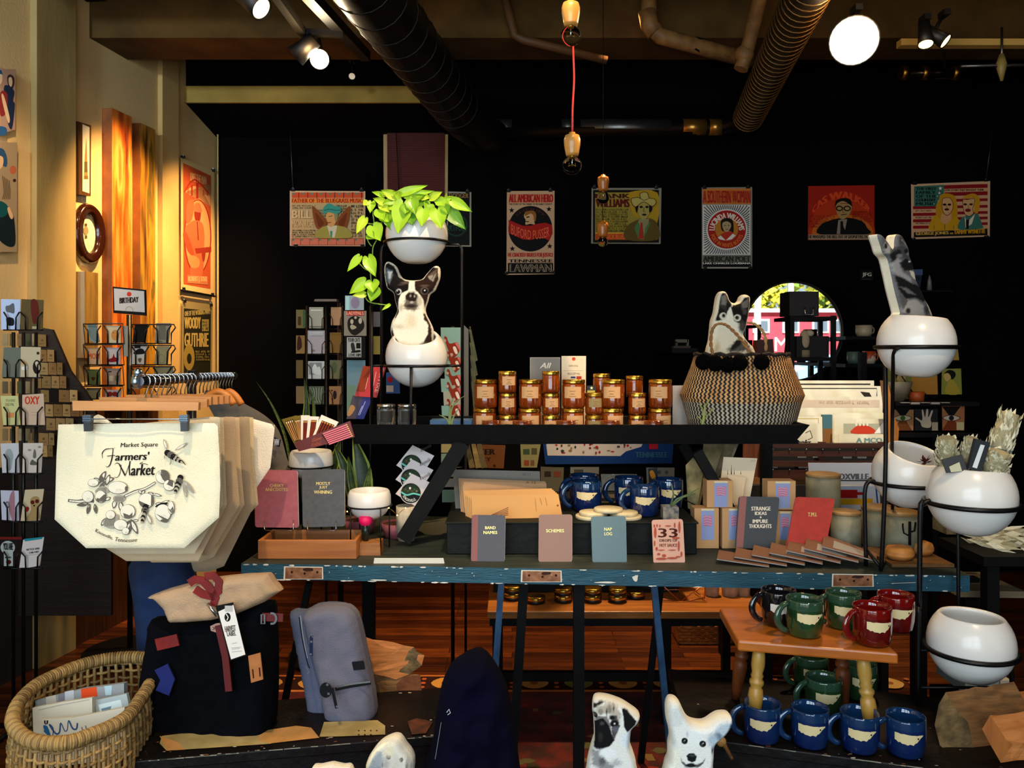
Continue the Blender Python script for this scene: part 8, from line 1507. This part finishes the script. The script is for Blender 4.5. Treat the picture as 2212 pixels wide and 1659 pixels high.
z = ZS+.001
mug(mk_,1682,1353,2.14,z,'black mug with a pale patch at the back left of the stool',.2,.96);mug(mg_,1738,1374,2.06,z,'green mug in front with dark handle to the left on the stool',.25,.98);mug(mg_,1822,1362,2.12,z,'second green mug behind and right of the front one on the stool',.1,.96);mug(mr_,1884,1393,2.0,z,'red mug in front on the stool with its handle to the left',.3,.98);mug(mr_,1935,1378,2.1,z,'red mug behind, at the right end of the stool',.1,.96)
z = ZB+.0015
for i,(x,yb,Y,rz,n_) in enumerate(((1647,1598,2.01,-.6,'leftmost of the front row on the bench'),(1750,1610,1.985,-.9,'second of the front row on the bench'),(1857,1620,1.96,-1.1,'third of the front row on the bench'),(1956,1630,1.94,-1.0,'rightmost of the front row on the bench'))):
 r = mug(mb_,x,yb,Y,z,'bright blue mug, '+n_,0,.96)
for x,Y,n_ in ((1752,2.32,'back left under the stool'),(1779,2.16,'front of the three under the stool'),(1856,2.26,'back right under the stool')): mug(mg_,x,0,Y,z,'dark green mug, '+n_,.2,1.)
# small figurine, boxed puzzle, shelf right
b = MB();b.tube([(p.x,p.y,p.z) for p in smooth_pts([W(x,y,1.92) for x,y in ((1556,1600),(1566,1612),(1574,1626),(1582,1640))],False,3)],[.008,.008,.007,.006,.005,.005,.005,.004,.004,.004],mat('#7c5228',.5,c2='#3c2412',ns=40),8);p = W(1558,1602,1.92);b.ell(p,(.012,.008,.012),mat('#a87a40',.5));tag(b.obj('carved_figure'),'small carved figure leaning between the corgi cushion and blue mugs','figurine')
b = MB();b.slab([(1085+1000,1470),(2158,1470),(2158,1500),(2085,1500)],2.4,.16,paper('#8fa4a0'));A = Art(b,2.4);A.text('STEAM',0,0,1,1,'#2c3430',.5,lambda u,v: (2112+v*9,1497-u*22));A.text('PUZZLE',0,0,1,1,'#2c3430',.5,lambda u,v: (2123+v*9,1497-u*22));b.slab([(2161,1470),(2185,1470),(2185,1500),(2161,1500)],2.4,.16,paper('#b8b4a4'));A.circ(2172,1485,9,K);ob = tag(b.obj('puzzle_box'),'pale boxed puzzle with dark emblem under the lowest planter','box')
b = MB();b.slab([(2150,1502),(2185,1502),(2185,1530),(2150,1530)],2.4,.16,paper('#a8a498'));A = Art(b,2.4);A.circ(2172,1516,9,K);tag(b.obj('puzzle_box'),'second boxed puzzle with round black emblem, below the pale one','box')
b = MB();b.bb(W(2075,0,2.4).x,W(2230,0,2.4).x,2.4,2.58,.003,W(0,1531,2.4).z,BLK);tag(b.obj('black_crate'),'black crate holding up the boxed puzzles','crate')
# ======================= BACK RIGHT: MIRROR, SHELVES, PRINTS =======================
t = T('round_mirror','large round mirror on the back wall reflecting the street','mirror',W(1712,822,5.4));c0 = W(1712,716,5.45);R = 107*5.45/F;RX = Matrix.Rotation(PI/2,3,'X')
b = MB();b.lathe([(0,0),(R*.985,0)],c0,mat('#f4f6f4',.01,metal=1,name='mirror_glass'),64,RX,False);b.obj('glass',t);b = MB();b.lathe([(R*.98,-.01),(R*1.02,-.01),(R*1.02,.02),(R*.98,.02),(R*.98,-.01)],c0,mat('#15120c',.35),64,RX);b.obj('frame',t)
# black shelf tower in front of the mirror
Y = 4.6;t = T('black_shelf_tower','narrow black metal shelf in front of the round mirror','shelf',(W(1755,0,Y).x,Y,.003));b = MB();zt4 = W(0,682,Y).z
for x,y in ((1710,Y),(1734,Y+.25),(1800,Y),(1808,Y+.25)): p = W(x,0,Y).x;b.bb(p-.012,p+.012,y-.012,y+.012,.003,zt4,BLK)
b.obj('post',t)
for y in (684,772,866): z = W(0,y,Y).z;MB().bb(W(1705,0,Y).x,W(1806,0,Y).x,Y-.015,Y+.27,z-.02,z,BLK).obj('shelf',t)
b = MB();b.bb(W(1712,0,Y).x,W(1776,0,Y).x,Y+.05,Y+.22,zt4+.001,W(0,628,Y).z,mat('#0a0908',.5));tag(b.obj('black_box'),'square black box on top of the narrow shelf before the mirror','box');b = MB();b.tube([W(1738,664,Y+.03),W(1740,680,Y+.03),W(1756,680,Y+.03),W(1757,664,Y+.03)],.004,CHROME,6);tag(b.obj('wire_clip'),'bright wire holder in front of the square black box','wire')
b = MB();z = W(0,772,Y).z;b.bb(W(1725,0,Y).x,W(1795,0,Y).x,Y+.03,Y+.2,z+.001,z+.12,mat('#0c0a08',.7));tag(b.obj('dark_bag'),'dark bag slumped on the middle of the narrow shelf','bag');b = MB();b.ell(W(1738,735,Y+.05),(.03,.03,.06),mat('#a89878',.8),14);b.ell(W(1748,720,Y+.05),(.028,.02,.02),mat('#b8a88c',.8),12);b.lathe([(0,0),(.03,0),(.03,.04),(0,.04)],(W(1738,0,Y+.05).x,Y+.05,z+.001),mat('#8a7a5c',.8),16);tag(b.obj('dried_bunch'),'pale wrapped bunch on the narrow shelf','ornament')
t = T('gift_bag','small dark paper bag seen behind the basket rope','bag',W(1653,765,3.3));b = MB();b.slab([(1636,735),(1670,732),(1673,775),(1634,775)],3.3,.06,mat('#3a0c08',.6));b.obj('bag',t);MBk = MB();MBk.bb(W(1655,0,3.33).x-.02,W(1655,0,3.33).x+.02,3.31,3.35,.003,W(0,776,3.3).z,BLK);tag(MBk.obj('added_pedestal'),'slim black pedestal added under the small dark paper bag to hold it up','pedestal');b = MB();b.tube([W(1641,735,3.3),W(1646,727,3.3),W(1652,735,3.3)],.002,CHROME,5);b.obj('handle',t)  # pedestal added out of sight behind the basket to hold up the bag
# dark display ledge along the back wall with its small things
YD = 5.0;t = T('back_ledge','black wall ledge on the back wall under the mugs and cards','shelf',(2.4,5.3,W(0,800,YD).z));z8 = W(0,786,YD).z;z9 = W(0,727,YD).z
b = MB();b.bb(W(1815,0,YD).x,W(1900,0,YD).x,YD-.08,5.595,z8-.02,z8,BLK);b.bb(W(1815,0,YD).x,W(1900,0,YD).x,YD-.08,5.595,z9-.02,z9,BLK);b.obj('shelf',t)
for px,w_,h_,m,z_,lab in ((1843,26,26,'#52685a',z8,'dim teal mug on the back ledge'),(1877,28,27,'#a83c1c',z8,'two-tone red mug on the back ledge'),(1866,34,24,'#a89a7c',z9,'cream patterned cup on the upper back ledge')):
 k = YD/F;t = T('ledge_mug',lab,'mug',(W(px,0,YD).x,YD,z_+.001));cc = V((W(px,0,YD).x,YD,z_+.001));b = MB();b.lathe([(0,0),(w_*.4*k,0),(w_*.5*k,h_*.3*k),(w_*.5*k,h_*k),(w_*.46*k,h_*k),(w_*.4*k,h_*.2*k),(0,h_*.15*k)],cc,mat(m,.4,c2='#c8b89c' if 'red' in lab else None,ns=9,mix=(.5,.52)),24);b.obj('cup',t)
 b = MB();b.tube([cc+V((w_*.48*k+.017*math.sin(a),0,h_*.55*k-.02*math.cos(a))) for a in [j*PI/8 for j in range(9)]],.004,mat('#8a7c60' if 'cream' in lab else m,.4),6);b.obj('handle',t)
slabthing('initial_sign','tiny black sign with pale letters JFG on the back wall','sign',[(1858,583),(1886,583),(1886,606),(1858,606)],5.55,.01,BLK,lambda a: (a.text('JFG',1863,589,1882,599,'#c8c4b8',.6),a.line([(1862,603),(1882,603)],1,'#4a4638')))
slabthing('blue_print','small blue and grey print behind the shepherd cushion','print',[(1966,583),(1993,581),(1988,620),(1970,618)],5.5,.004,paper('#2c344c'),lambda a: (a.rect(1966,582,1993,594,'#4c5c84'),a.rect(1970,597,1988,606,'#1c2030')))
b = MB();b.lathe([(0,0),(.016,0),(.012,.06),(.004,.09),(0,.1)],W(2008,627,5.3),mat('#6c7068',.4),12);b.bb(2.6,2.8,5.2,5.598,W(0,629,5.3).z-.012,W(0,629,5.3).z-.001,BLK);tag(b.obj('pale_candle'),'slim pale candle on a tiny dark bracket right of the shepherd cushion','candle')
t = T('toy_sewing_machine','small dim vintage machine on a dark ledge left of the cat cushion','ornament',W(1473,752,5.1));b = MB();b.slab([(1455,747),(1492,747),(1492,752),(1455,752)],5.1,.06,mat('#3a2a18',.6));b.slab([(1460,733),(1486,733),(1486,740),(1460,740)],5.1,.04,mat('#5c5648',.5));b.slab([(1484,733),(1488,733),(1488,747),(1484,747)],5.1,.04,mat('#5c5648',.5));b.slab([(1460,738),(1464,738),(1464,747),(1460,747)],5.1,.04,mat('#3a3428',.5));b.obj('machine',t);b = MB();b.bb(W(1445,0,5.1).x,W(1500,0,5.1).x,5.0,5.598,W(0,752,5.1).z-.03,W(0,752,5.1).z-.001,BLK);b.obj('ledge',t)
# right-hand black display with cards and bowls
YR = 4.2;t = T('dark_display_case','black display shelving at the right holding bowls and art cards','shelf',(W(2000,0,YR).x,YR+.2,.003));b = MB();xA,xB = W(1915,0,YR).x,W(2092,0,YR).x
for y in (866,932): z = W(0,y,YR).z;b.bb(xA,xB,YR-.1,YR+.35,z-.02,z,BLK)
b.bb(xA,xA+.03,YR+.3,YR+.35,.003,1.5,BLK).bb(xB-.03,xB,YR+.3,YR+.35,.003,1.5,BLK);b.obj('shelf',t)
b = MB();z = W(0,866,YR).z
for i in range(5): xx = xA+.02+i*.05;b.bb(xx,xx+.044,YR-.115,YR-.1,z-.004-(i % 2)*.006,z,mat('#a8a498',.4,metal=.5))
b.obj('scalloped_edge',t)
def eye(a,x,y,c1,c2):
 s = 3.456;a.poly([(x-20,y-24),(x+20,y-24),(x+5,y-4),(x-5,y-4)],K);a.poly([(x-20,y+28),(x+20,y+28),(x+6,y+4),(x-6,y+4)],c1);a.sp([(x-20,y+1),(x-8,y-5),(x+8,y-5),(x+20,y+1),(x+8,y+7),(x-8,y+7)],'#1a100a',3);a.sp([(x-18,y+1),(x-7,y-4),(x+7,y-4),(x+18,y+1),(x+7,y+6),(x-7,y+6)],'#d0bc9c',3);a.circ(x,y+1,5.5,c2)
slabthing('art_card','card with a green eye motif on the dark display','card',[(1928,885),(1974,885),(1973,930),(1930,930)],YR-.05,.003,paper('#a87a50'),lambda a: eye(a,1950,902,'#6e3c1c','#3c6a2c'))
slabthing('art_card','black card with a pale open hand on the dark display','card',[(1976,884),(2026,884),(2025,930),(1976,930)],YR-.045,.003,mat('#0b0a09',.7),lambda a: (a.sp([(1992,922),(1988,912),(1977,904),(1980,902),(1992,908),(1991,887),(1994,886),(1998,902),(2001,885),(2005,886),(2005,902),(2012,887),(2015,889),(2010,905),(2012,915),(2008,924)],'#c8b498',3),a.rect(2013,912,2026,930,'#b0a080')))
slabthing('art_card','orange card with a dark eye motif at the right of the dark display','card',[(2035,869),(2084,869),(2083,930),(2036,930)],YR-.05,.003,paper('#a86a40'),lambda a: (eye(a,2055,902,'#7a3418','#241c20'),a.rect(2066,912,2082,929,'#c8b884')))
slabthing('portrait_card','green card with a dark-haired portrait behind the grey bowl','card',[(1917,797),(1968,797),(1968,862),(1917,862)],YR,.003,paper('#6a6a34'),lambda a: (a.sp([(1934,805),(1942,800),(1954,802),(1957,812),(1940,812),(1936,818)],K,3),a.sp([(1938,812),(1955,812),(1953,824),(1942,828)],'#a88a58',3)))
slabthing('portrait_card','yellow green card with a woman in bobbed black hair','card',[(2035,797),(2076,796),(2078,852),(2034,852)],YR,.003,paper('#7e8034'),lambda a: (a.sp([(2040,806),(2050,799),(2062,803),(2064,812),(2056,820),(2050,808),(2040,812)],K,3),a.sp([(2038,810),(2048,806),(2054,816),(2044,824)],'#b89c58',3),a.sp([(2042,850),(2048,824),(2060,822),(2074,850)],'#a08a2c',3)))
slabthing('ochre_print','plain ochre print beside the grey bowl','print',[(1968,799),(2024,798),(2026,852),(1968,852)],YR+.02,.003,paper('#a8742c'),None);slabthing('ochre_print','tilted yellow print right of the shepherd planter','print',[(2040,730),(2066,730),(2072,778),(2034,778)],YR+.02,.003,paper('#9c7c34'),None)
b = MB();z = W(0,866,YR).z;k = YR/F;b.lathe([(0,0),(12*k,0),(24*k,20*k),(29*k,42*k),(27*k,42*k),(21*k,20*k),(0,4*k)],(W(1943,0,YR-.06).x,YR-.04,z+.001),mat('#5c5a4c',.6,c2='#7a6a50',ns=15),26);tag(b.obj('grey_bowl'),'grey speckled bowl on the upper dark display shelf','bowl')
b = MB();cc = V((W(1982,0,YR-.05).x,YR-.04,z+.001));b.lathe([(0,0),(15*k,0),(16*k,20*k),(14*k,20*k),(13*k,3*k),(0,2*k)],cc,mat('#a84818',.5),20);b.tube([cc+V((15*k,0,17*k)),cc+V((24*k,0,12*k)),cc+V((16*k,0,4*k))],.004,K,6);b.tube([cc+V((5*k,.02,5*k)),cc+V((-32*k,.02,60*k))],.003,K,5);tag(b.obj('orange_cup'),'small orange cup with a thin black brush on the dark display','cup')
# prints bin with sleeved prints
YP2 = 3.6;t = T('print_rack','dark riveted metal strap rack in front of the sleeved prints','rack',W(1775,1035,YP2));BRW = wood('#4a2414','#2c130a',0,4);b = MB()
for y0,y1 in ((958,968),(975,986),(996,1008),(1016,1036)): b.slab([(1655,y0),(1912,y0),(1912,y1),(1655,y1)],YP2,.012,BRW)
for x in (1645,1770,1900): b.slab([(x,955),(x+14,955),(x+14,1040),(x,1040)],YP2+.013,.02,BRW)
b.slab([(1655,957),(1912,957),(1912,1038),(1655,1038)],YP2+.05,.006,mat('#0c0705',.8));b.slab([(1608,954),(1652,954),(1660,1032),(1605,1032)],YP2+.03,.02,wood('#7c4424','#5c2c14',2));b.obj('frame',t)  # dark backing sheet added to cover the prints behind the slats
for j,y in enumerate((971,1012)):
 b = MB()
 for i in range(7): b.ell(W(1670+i*36,y+3*(j),YP2-.004),.0035,CHROME,8)
 b.obj('rivet',t)
b = MB();
for x0,y0,x1,y1 in ((1724,981,1742,989),(1757,981,1775,989),(1822,984,1840,990),(1853,984,1872,990),(1725,1003,1745,1011),(1668,1003,1680,1011)): b.slab([(x0,y0),(x1,y0),(x1,y1),(x0,y1)],YP2+.03,.004,paper('#c8c4b8'))
b.slab([(1620,1032),(1912,1030),(1912,1046),(1620,1046)],YP2+.02,.03,wood('#8a5a30','#6c4020',0));b.obj('base_board',t)
b = MB();xl,xr,zc = W(1613,0,YP2).x,W(1915,0,YP2).x,W(0,1047,YP2).z;b.bb(xl,xr,YP2-.02,YP2+.5,.62,zc,mat('#120b08',.7));[b.bb(x_-.02,x_+.02,y_-.02,y_+.02,.003,.62,BLK) for x_ in (xl+.02,xr-.02) for y_ in (YP2,YP2+.48)];tag(b.obj('dark_counter'),'dark counter under the print rack behind the blue table','counter')
SLV = mat('#e4dcc4',.12,coat=1,spec=.8,c2='#d4c8a8',ns=5,bump=.35,bs=9,name='sleeved_print')
for i,(x0,x1,y0,y1,Y_,lab) in enumerate(((1700,1888,822,960,4.05,'rearmost wide print in a clear sleeve'),(1704,1906,834,960,3.97,'wide sleeved print with dark frame behind the front ones'),(1708,1905,857,960,3.9,'large white sleeved print with a bird sketch edge'),(1800,1912,892,962,3.8,'glossy sleeved print behind the red lips print'),(1802,1915,905,962,3.74,'sleeved grey print with red lips shape'),(1812,1908,938,962,3.68,'small sleeved print with teal lettering in front'),(1712,1776,900,962,3.76,'sleeved print with thin yellow border left of the lips print'),(1700,1770,915,962,3.7,'white print with loose script lettering near the shelf end'))):
 yq = 759+.578*F/Y_;q = [(x0,y0),(x1,y0),(x1+2,yq),(x0-2,yq)]
 def dr(a,i=i,x0=x0,x1=x1,y0=y0,y1=y1):
  if i == 1: a.line([(x0+4,y0+5),(x1-12,y0+5),(x1-12,y0+22)],2.2,'#4a4640');a.poly([(1858,846),(1878,848),(1884,860),(1868,858)],'#2a201c')
  if i == 0: a.line([(1704,830),(1880,830)],3,'#2c2a26')
  if i == 2: a.rect(1712,864,1900,880,'#d0bca8');a.scribble(1770,866,1880,874,1,'#a8987c')
  if i == 4: a.poly([(1822,915),(1908,915),(1908,936),(1822,936)],'#a8a890');a.sp([(1838,936),(1848,922),(1862,918),(1880,922),(1892,936)],'#c03a24',3);[a.line([(1850+j*8,920),(1848+j*8,910)],4,'#e4dcc8') for j in range(4)];a.poly([(1888,936),(1908,912),(1908,936)],'#f0ece0')
  if i == 5: a.text('A MCO',1850,946,1905,956,'#6c8c8a',1)
  if i == 6: a.line([(1718,962),(1718,904),(1768,904),(1768,962)],2,'#c8b45c')
  if i == 7: a.text('Thanks',1705,950,1750,960,K,.8,slant=3);a.line([(1740,935),(1750,930),(1755,945),(1745,950)],1.4,K)
 card(lab,q,Y_,SLV,dr,(0,0,1),'sleeved prints standing in the print rack',n=(0,-1,.1),name='sleeved_print')
slabthing('chair_back','curved orange wooden board standing beside the sleeved prints','board',[(1907,822),(1919,832),(1926,860),(1932,900),(1942,925),(1940,958),(1920,960),(1916,900)],3.7,.03,wood('#b8742c','#94581c',2))
slabthing('teal_book','teal and brown book between the sleeved prints','book',[(1777,896),(1798,896),(1798,960),(1777,960)],3.8,.02,paper('#4c7480'),lambda a: a.rect(1778,926,1798,960,'#8a5c30'))
slabthing('town_print','white print lettered with the end of the town name below the print rack','print',[(1746,1000),(1889,1000),(1898,1098),(1752,1099)],3.3,.004,paper('#c8c8cc'),lambda a: (a.text('OXVILLE',1812,1023,1876,1036,'#5c5c60',1.2),a.line([(1812,1038),(1893,1038)],2.2,K)),group=None)
slabthing('train_book','pale book with red and yellow train picture behind the tilted planter','book',[(1750,1050),(1900,1050),(1902,1100),(1752,1104)],3.2,.03,paper('#b8c0cc'),lambda a: (a.rect(1813,1058,1852,1076,'#a81410'),a.rect(1852,1063,1872,1069,'#a81410'),a.rect(1811,1077,1885,1090,'#d8a010'),a.line([(1892,1052),(1896,1090)],3,'#1c3a78')))
b = MB();xl,xr,zc = W(1750,0,3.2).x,W(1905,0,3.2).x,W(0,1102,3.2).z-.003;b.bb(xl,xr,3.19,3.4,zc-.05,zc,mat('#15100c',.7));[b.bb(x_-.012,x_+.012,y_-.012,y_+.012,.003,zc-.05,BLK) for x_ in (xl+.014,xr-.014) for y_ in (3.21,3.38)];tag(b.obj('dark_stand'),'dark stand holding the train picture book and town print','stand')
# prints beneath the shelf
YU = 3.7;b = MB();b.slab([(1012,945),(1470,945),(1470,1064),(1012,1064)],3.706,.012,mat('#060505',.9,spec=.1));tag(b.obj('added_backing_board'),'black board added behind the small prints under the raised shelf','board')  # board added for the map and small prints to lean on
for lab,q,m,dr,nm in (('brown kraft print with dark letters KER behind the strut',[(1030,960),(1092,962),(1088,1012),(1030,1010)],paper('#6e4222'),lambda a: (a.text('KER',1035,970,1069,982,'#1c120c',1.2),a.text('KY',1042,988,1060,996,'#2c1a10',.8),a.circ(1068,1006,3,'#3c1810')),'print'),('cream sheet of small stamp pictures under the raised shelf',[(1124,960),(1168,960),(1160,1010),(1126,1010)],paper('#8c8458'),lambda a: (a.rect(1130,970,1144,982,'#3c4c34'),a.rect(1148,968,1160,982,'#4a4a2c'),a.rect(1132,994,1143,1006,'#8a3c24'),a.rect(1146,994,1154,1006,'#6e4c2c')),'print'),('grey print with small pictures at the left behind the blue mugs',[(1168,1008),(1218,1010),(1216,1062),(1168,1060)],paper('#5c5848'),lambda a: (a.rect(1176,1018,1190,1030,'#2c2418'),a.rect(1196,1018,1212,1030,'#6e3c2c')),'print'),('silver print behind the middle blue mugs',[(1232,1009),(1294,1009),(1292,1060),(1232,1060)],paper('#70706a'),lambda a: a.rect(1240,1014,1260,1024,'#3c3a34'),'print'),('grey print with round marks behind the right blue mug',[(1396,1010),(1457,1010),(1456,1060),(1398,1060)],paper('#8a8c84'),lambda a: (a.circ(1424,1020,4,'#5c5c54'),a.circ(1440,1020,4,'#5c5c54')),'print'),('shiny foil packet between the blue mugs',[(1298,1024),(1376,1024),(1372,1060),(1300,1060)],mat('#a8b0b0',.25,metal=.7,bump=.4,bs=30),None,'packet')):
 slabthing('small_print',lab,nm,q,YU-.05*len(lab) % .2+3.5 if 0 else YU,.003,m,dr)
def tn(a):
 a.poly([(1180,960),(1198,945),(1395,945),(1385,965),(1352,975),(1340,985),(1183,984)],'#c8bcb0');r_ = random.Random(9)
 for i in range(36): a.circ(r_.uniform(1192,1370),r_.uniform(950,980),r_.uniform(2,4.5),r_.choice(('#a81c1c','#3c3a34','#8a6c3c','#1c1a18','#6c2418')),r_.uniform(1.5,3.5),7)
 a.rect(1402,955,1421,970,'#b01c24');a.text('TENNESSEE',1373,976,1441,988,'#2c5a74',1)
slabthing('state_map_print','deep blue state picture map print under the raised shelf','print',[(1172,950),(1455,950),(1452,1001),(1178,1003)],3.693,.004,paper('#10346c'),tn)
b = MB();b.bb(-.08,W(1465,0,3.55).x,3.54,3.79,.464,W(0,1062,3.7).z,mat('#0e0b09',.8));tag(b.obj('black_plinth'),'black plinth holding the state map and small prints','plinth')
for i,(x,c_) in enumerate(((1018,'#a8905c'),(1030,'#6e6040'),(1004,'#8a7a50'))): slabthing('leaning_booklet','%s booklet leaning beside the brown kraft print' % ('tall tan','dark olive','pale olive')[i],'booklet',[(x,960),(x+9,958),(x+22,1010),(x+10,1012)],3.5,.01,mat(c_,.8,c2='#5a4c30',ns=20))
# dried leaves and cluster at the far right
t = T('dried_leaf_bundle','pile of dried pale leaves on a dark ledge at the right edge','dried leaves',W(2150,1200,2.7));b = MB();r_ = random.Random(6)
for i in range(70):
 p = W(r_.uniform(2100,2240),r_.uniform(1150,1180),2.7)+V((0,r_.uniform(-.05,.1),0));d = V((r_.uniform(.4,1),r_.uniform(-.4,.2),r_.uniform(-.35,.25))).normalized()*r_.uniform(.05,.12);s_ = V((0,0,r_.uniform(.005,.012)));b.add([p,p+d*.5+s_,p+d,p+d*.5-s_],[(0,1,2,3)],SAGE[i % 3])
b.obj('leaves',t);b = MB();b.bb(W(2095,0,2.7).x,1.85,2.62,2.9,W(0,1190,2.7).z-.03,W(0,1190,2.7).z,BLK).bb(W(2110,0,2.7).x,W(2110,0,2.7).x+.04,2.64,2.68,.003,W(0,1190,2.7).z-.03,BLK).bb(1.79,1.83,2.8,2.84,.003,W(0,1190,2.7).z-.03,BLK);b.obj('ledge',t)
for x,m,lab in ((2045,'#8a8460','olive grey box standing behind the right table end'),(2076,'#7a5028','brown wooden box standing behind the right table end')): b = MB();b.bb(W(x,0,2.95).x,W(x+34,0,2.95).x,2.95,3.05,ZT+.001,ZT+.11,mat(m,.7,c2='#4a3418',ns=12));tag(b.obj('upright_box'),lab,'box')
b = MB();b.slab([(2075,1276),(2215,1278),(2215,1292),(2072,1290)],2.8,.25,wood('#8a7a5c','#6c5c40',0));b.slab([(2085,1292),(2100,1292),(2100,1500),(2085,1500)],2.85,.04,BLK);b.bb(W(2090,0,2.9).x,W(2092,0,2.9).x+.04,2.9,2.94,.003,.7,BLK);tag(b.obj('side_table'),'grey wooden side table edge at the far right below the blue table','table')
# ======================= PENDANT SOCKETS =======================
MAP = wood('#d69a4e','#b87c34',2,3,.35,.05,.3);BG = mat('#ffffff',.0,trans=1,spec=.5,ior=1.06,name='bulb_glass')
def pendant(label,cx,yt_,ym,yb_,Y,cord=None,dim=False):
 k = Y/F;t = T('pendant_lamp',label,'pendant lamp',W(cx,yt_,Y));p = W(cx,ym,Y);h_ = (ym-yt_)*k;R_ = h_*.37;m = MAP if not dim else wood('#b06c24','#8a4c14',2,3,.35,.05,.3);b = MB();b.lathe([(0,0),(R_*.72,0),(R_*.8,h_*.12),(R_*.98,h_*.5),(R_,h_*.72),(R_*.85,h_*.9),(R_*.38,h_*.97),(R_*.36,h_*1.04),(0,h_*1.04)],p,m,24);b.obj('wooden_socket',t)  # lamps further back get a darker wood, their dimness put into the colour
 rb = (yb_-ym)*k*.5;c = p-V((0,0,rb*.98));b = MB();b.ell(c,rb,BG,24);gb = b.obj('glass_bulb',t);b = MB();b.tube([c+V((0,0,rb*.8)),c+V((.0,0,-.1*rb))],.002,CHROME,6)
 for s_ in (-1,1): b.tube([c+V((0,0,rb*.1)),c+V((s_*rb*.35,0,-rb*.1)),c+V((s_*rb*.3,0,rb*.25))],.0008,BRASS,5)
 b.lathe([(0,rb*.7),(rb*.3,rb*.7),(rb*.32,rb*1.02),(0,rb*1.02)],c,BRASS,16);b.obj('filament',gb)
 if cord: b = MB();b.tube([(q.x,q.y,q.z) for q in smooth_pts([W(x,y,yy) for x,y,yy in cord],False,4)],.0028,mat('#c81c14',.6),8);b.obj('red_cord',t)
 return t
pendant('wooden socket lamp with clear bulb cut by the top edge',1233,2,56,100,2.3,[(1234,0,2.3),(1234,-60,2.3),(1236,-420,2.3)])
pendant('wooden socket lamp with clear bulb on a long red cord',1236,288,337,378,2.5,[(1236,287,2.5),(1237,230,2.5),(1240,170,2.5),(1238,100,2.5),(1238,20,2.5),(1238,-600,2.5+.0)])
pendant('small dim wooden socket lamp above the cowboy hat poster',1303,379,413,440,3.9,[(1303,378,3.9),(1303,250,3.9),(1303,-180,3.9)][:0] or None,True);pendant('small dim wooden socket lamp in front of the cowboy hat poster',1302,478,512,534,3.9,None,True)
b = MB();b.tube([W(1303,378,3.9),V((W(1303,0,3.9).x,3.9,3.615))],.0018,BLK,6);b.tube([W(1302,440,3.9),W(1302,478,3.9)],.0018,BLK,6);tag(b.obj('added_cord'),'thin black cord added to hold the small wooden sockets','cord')  # unseen cord, added to hang both small sockets from the ceiling
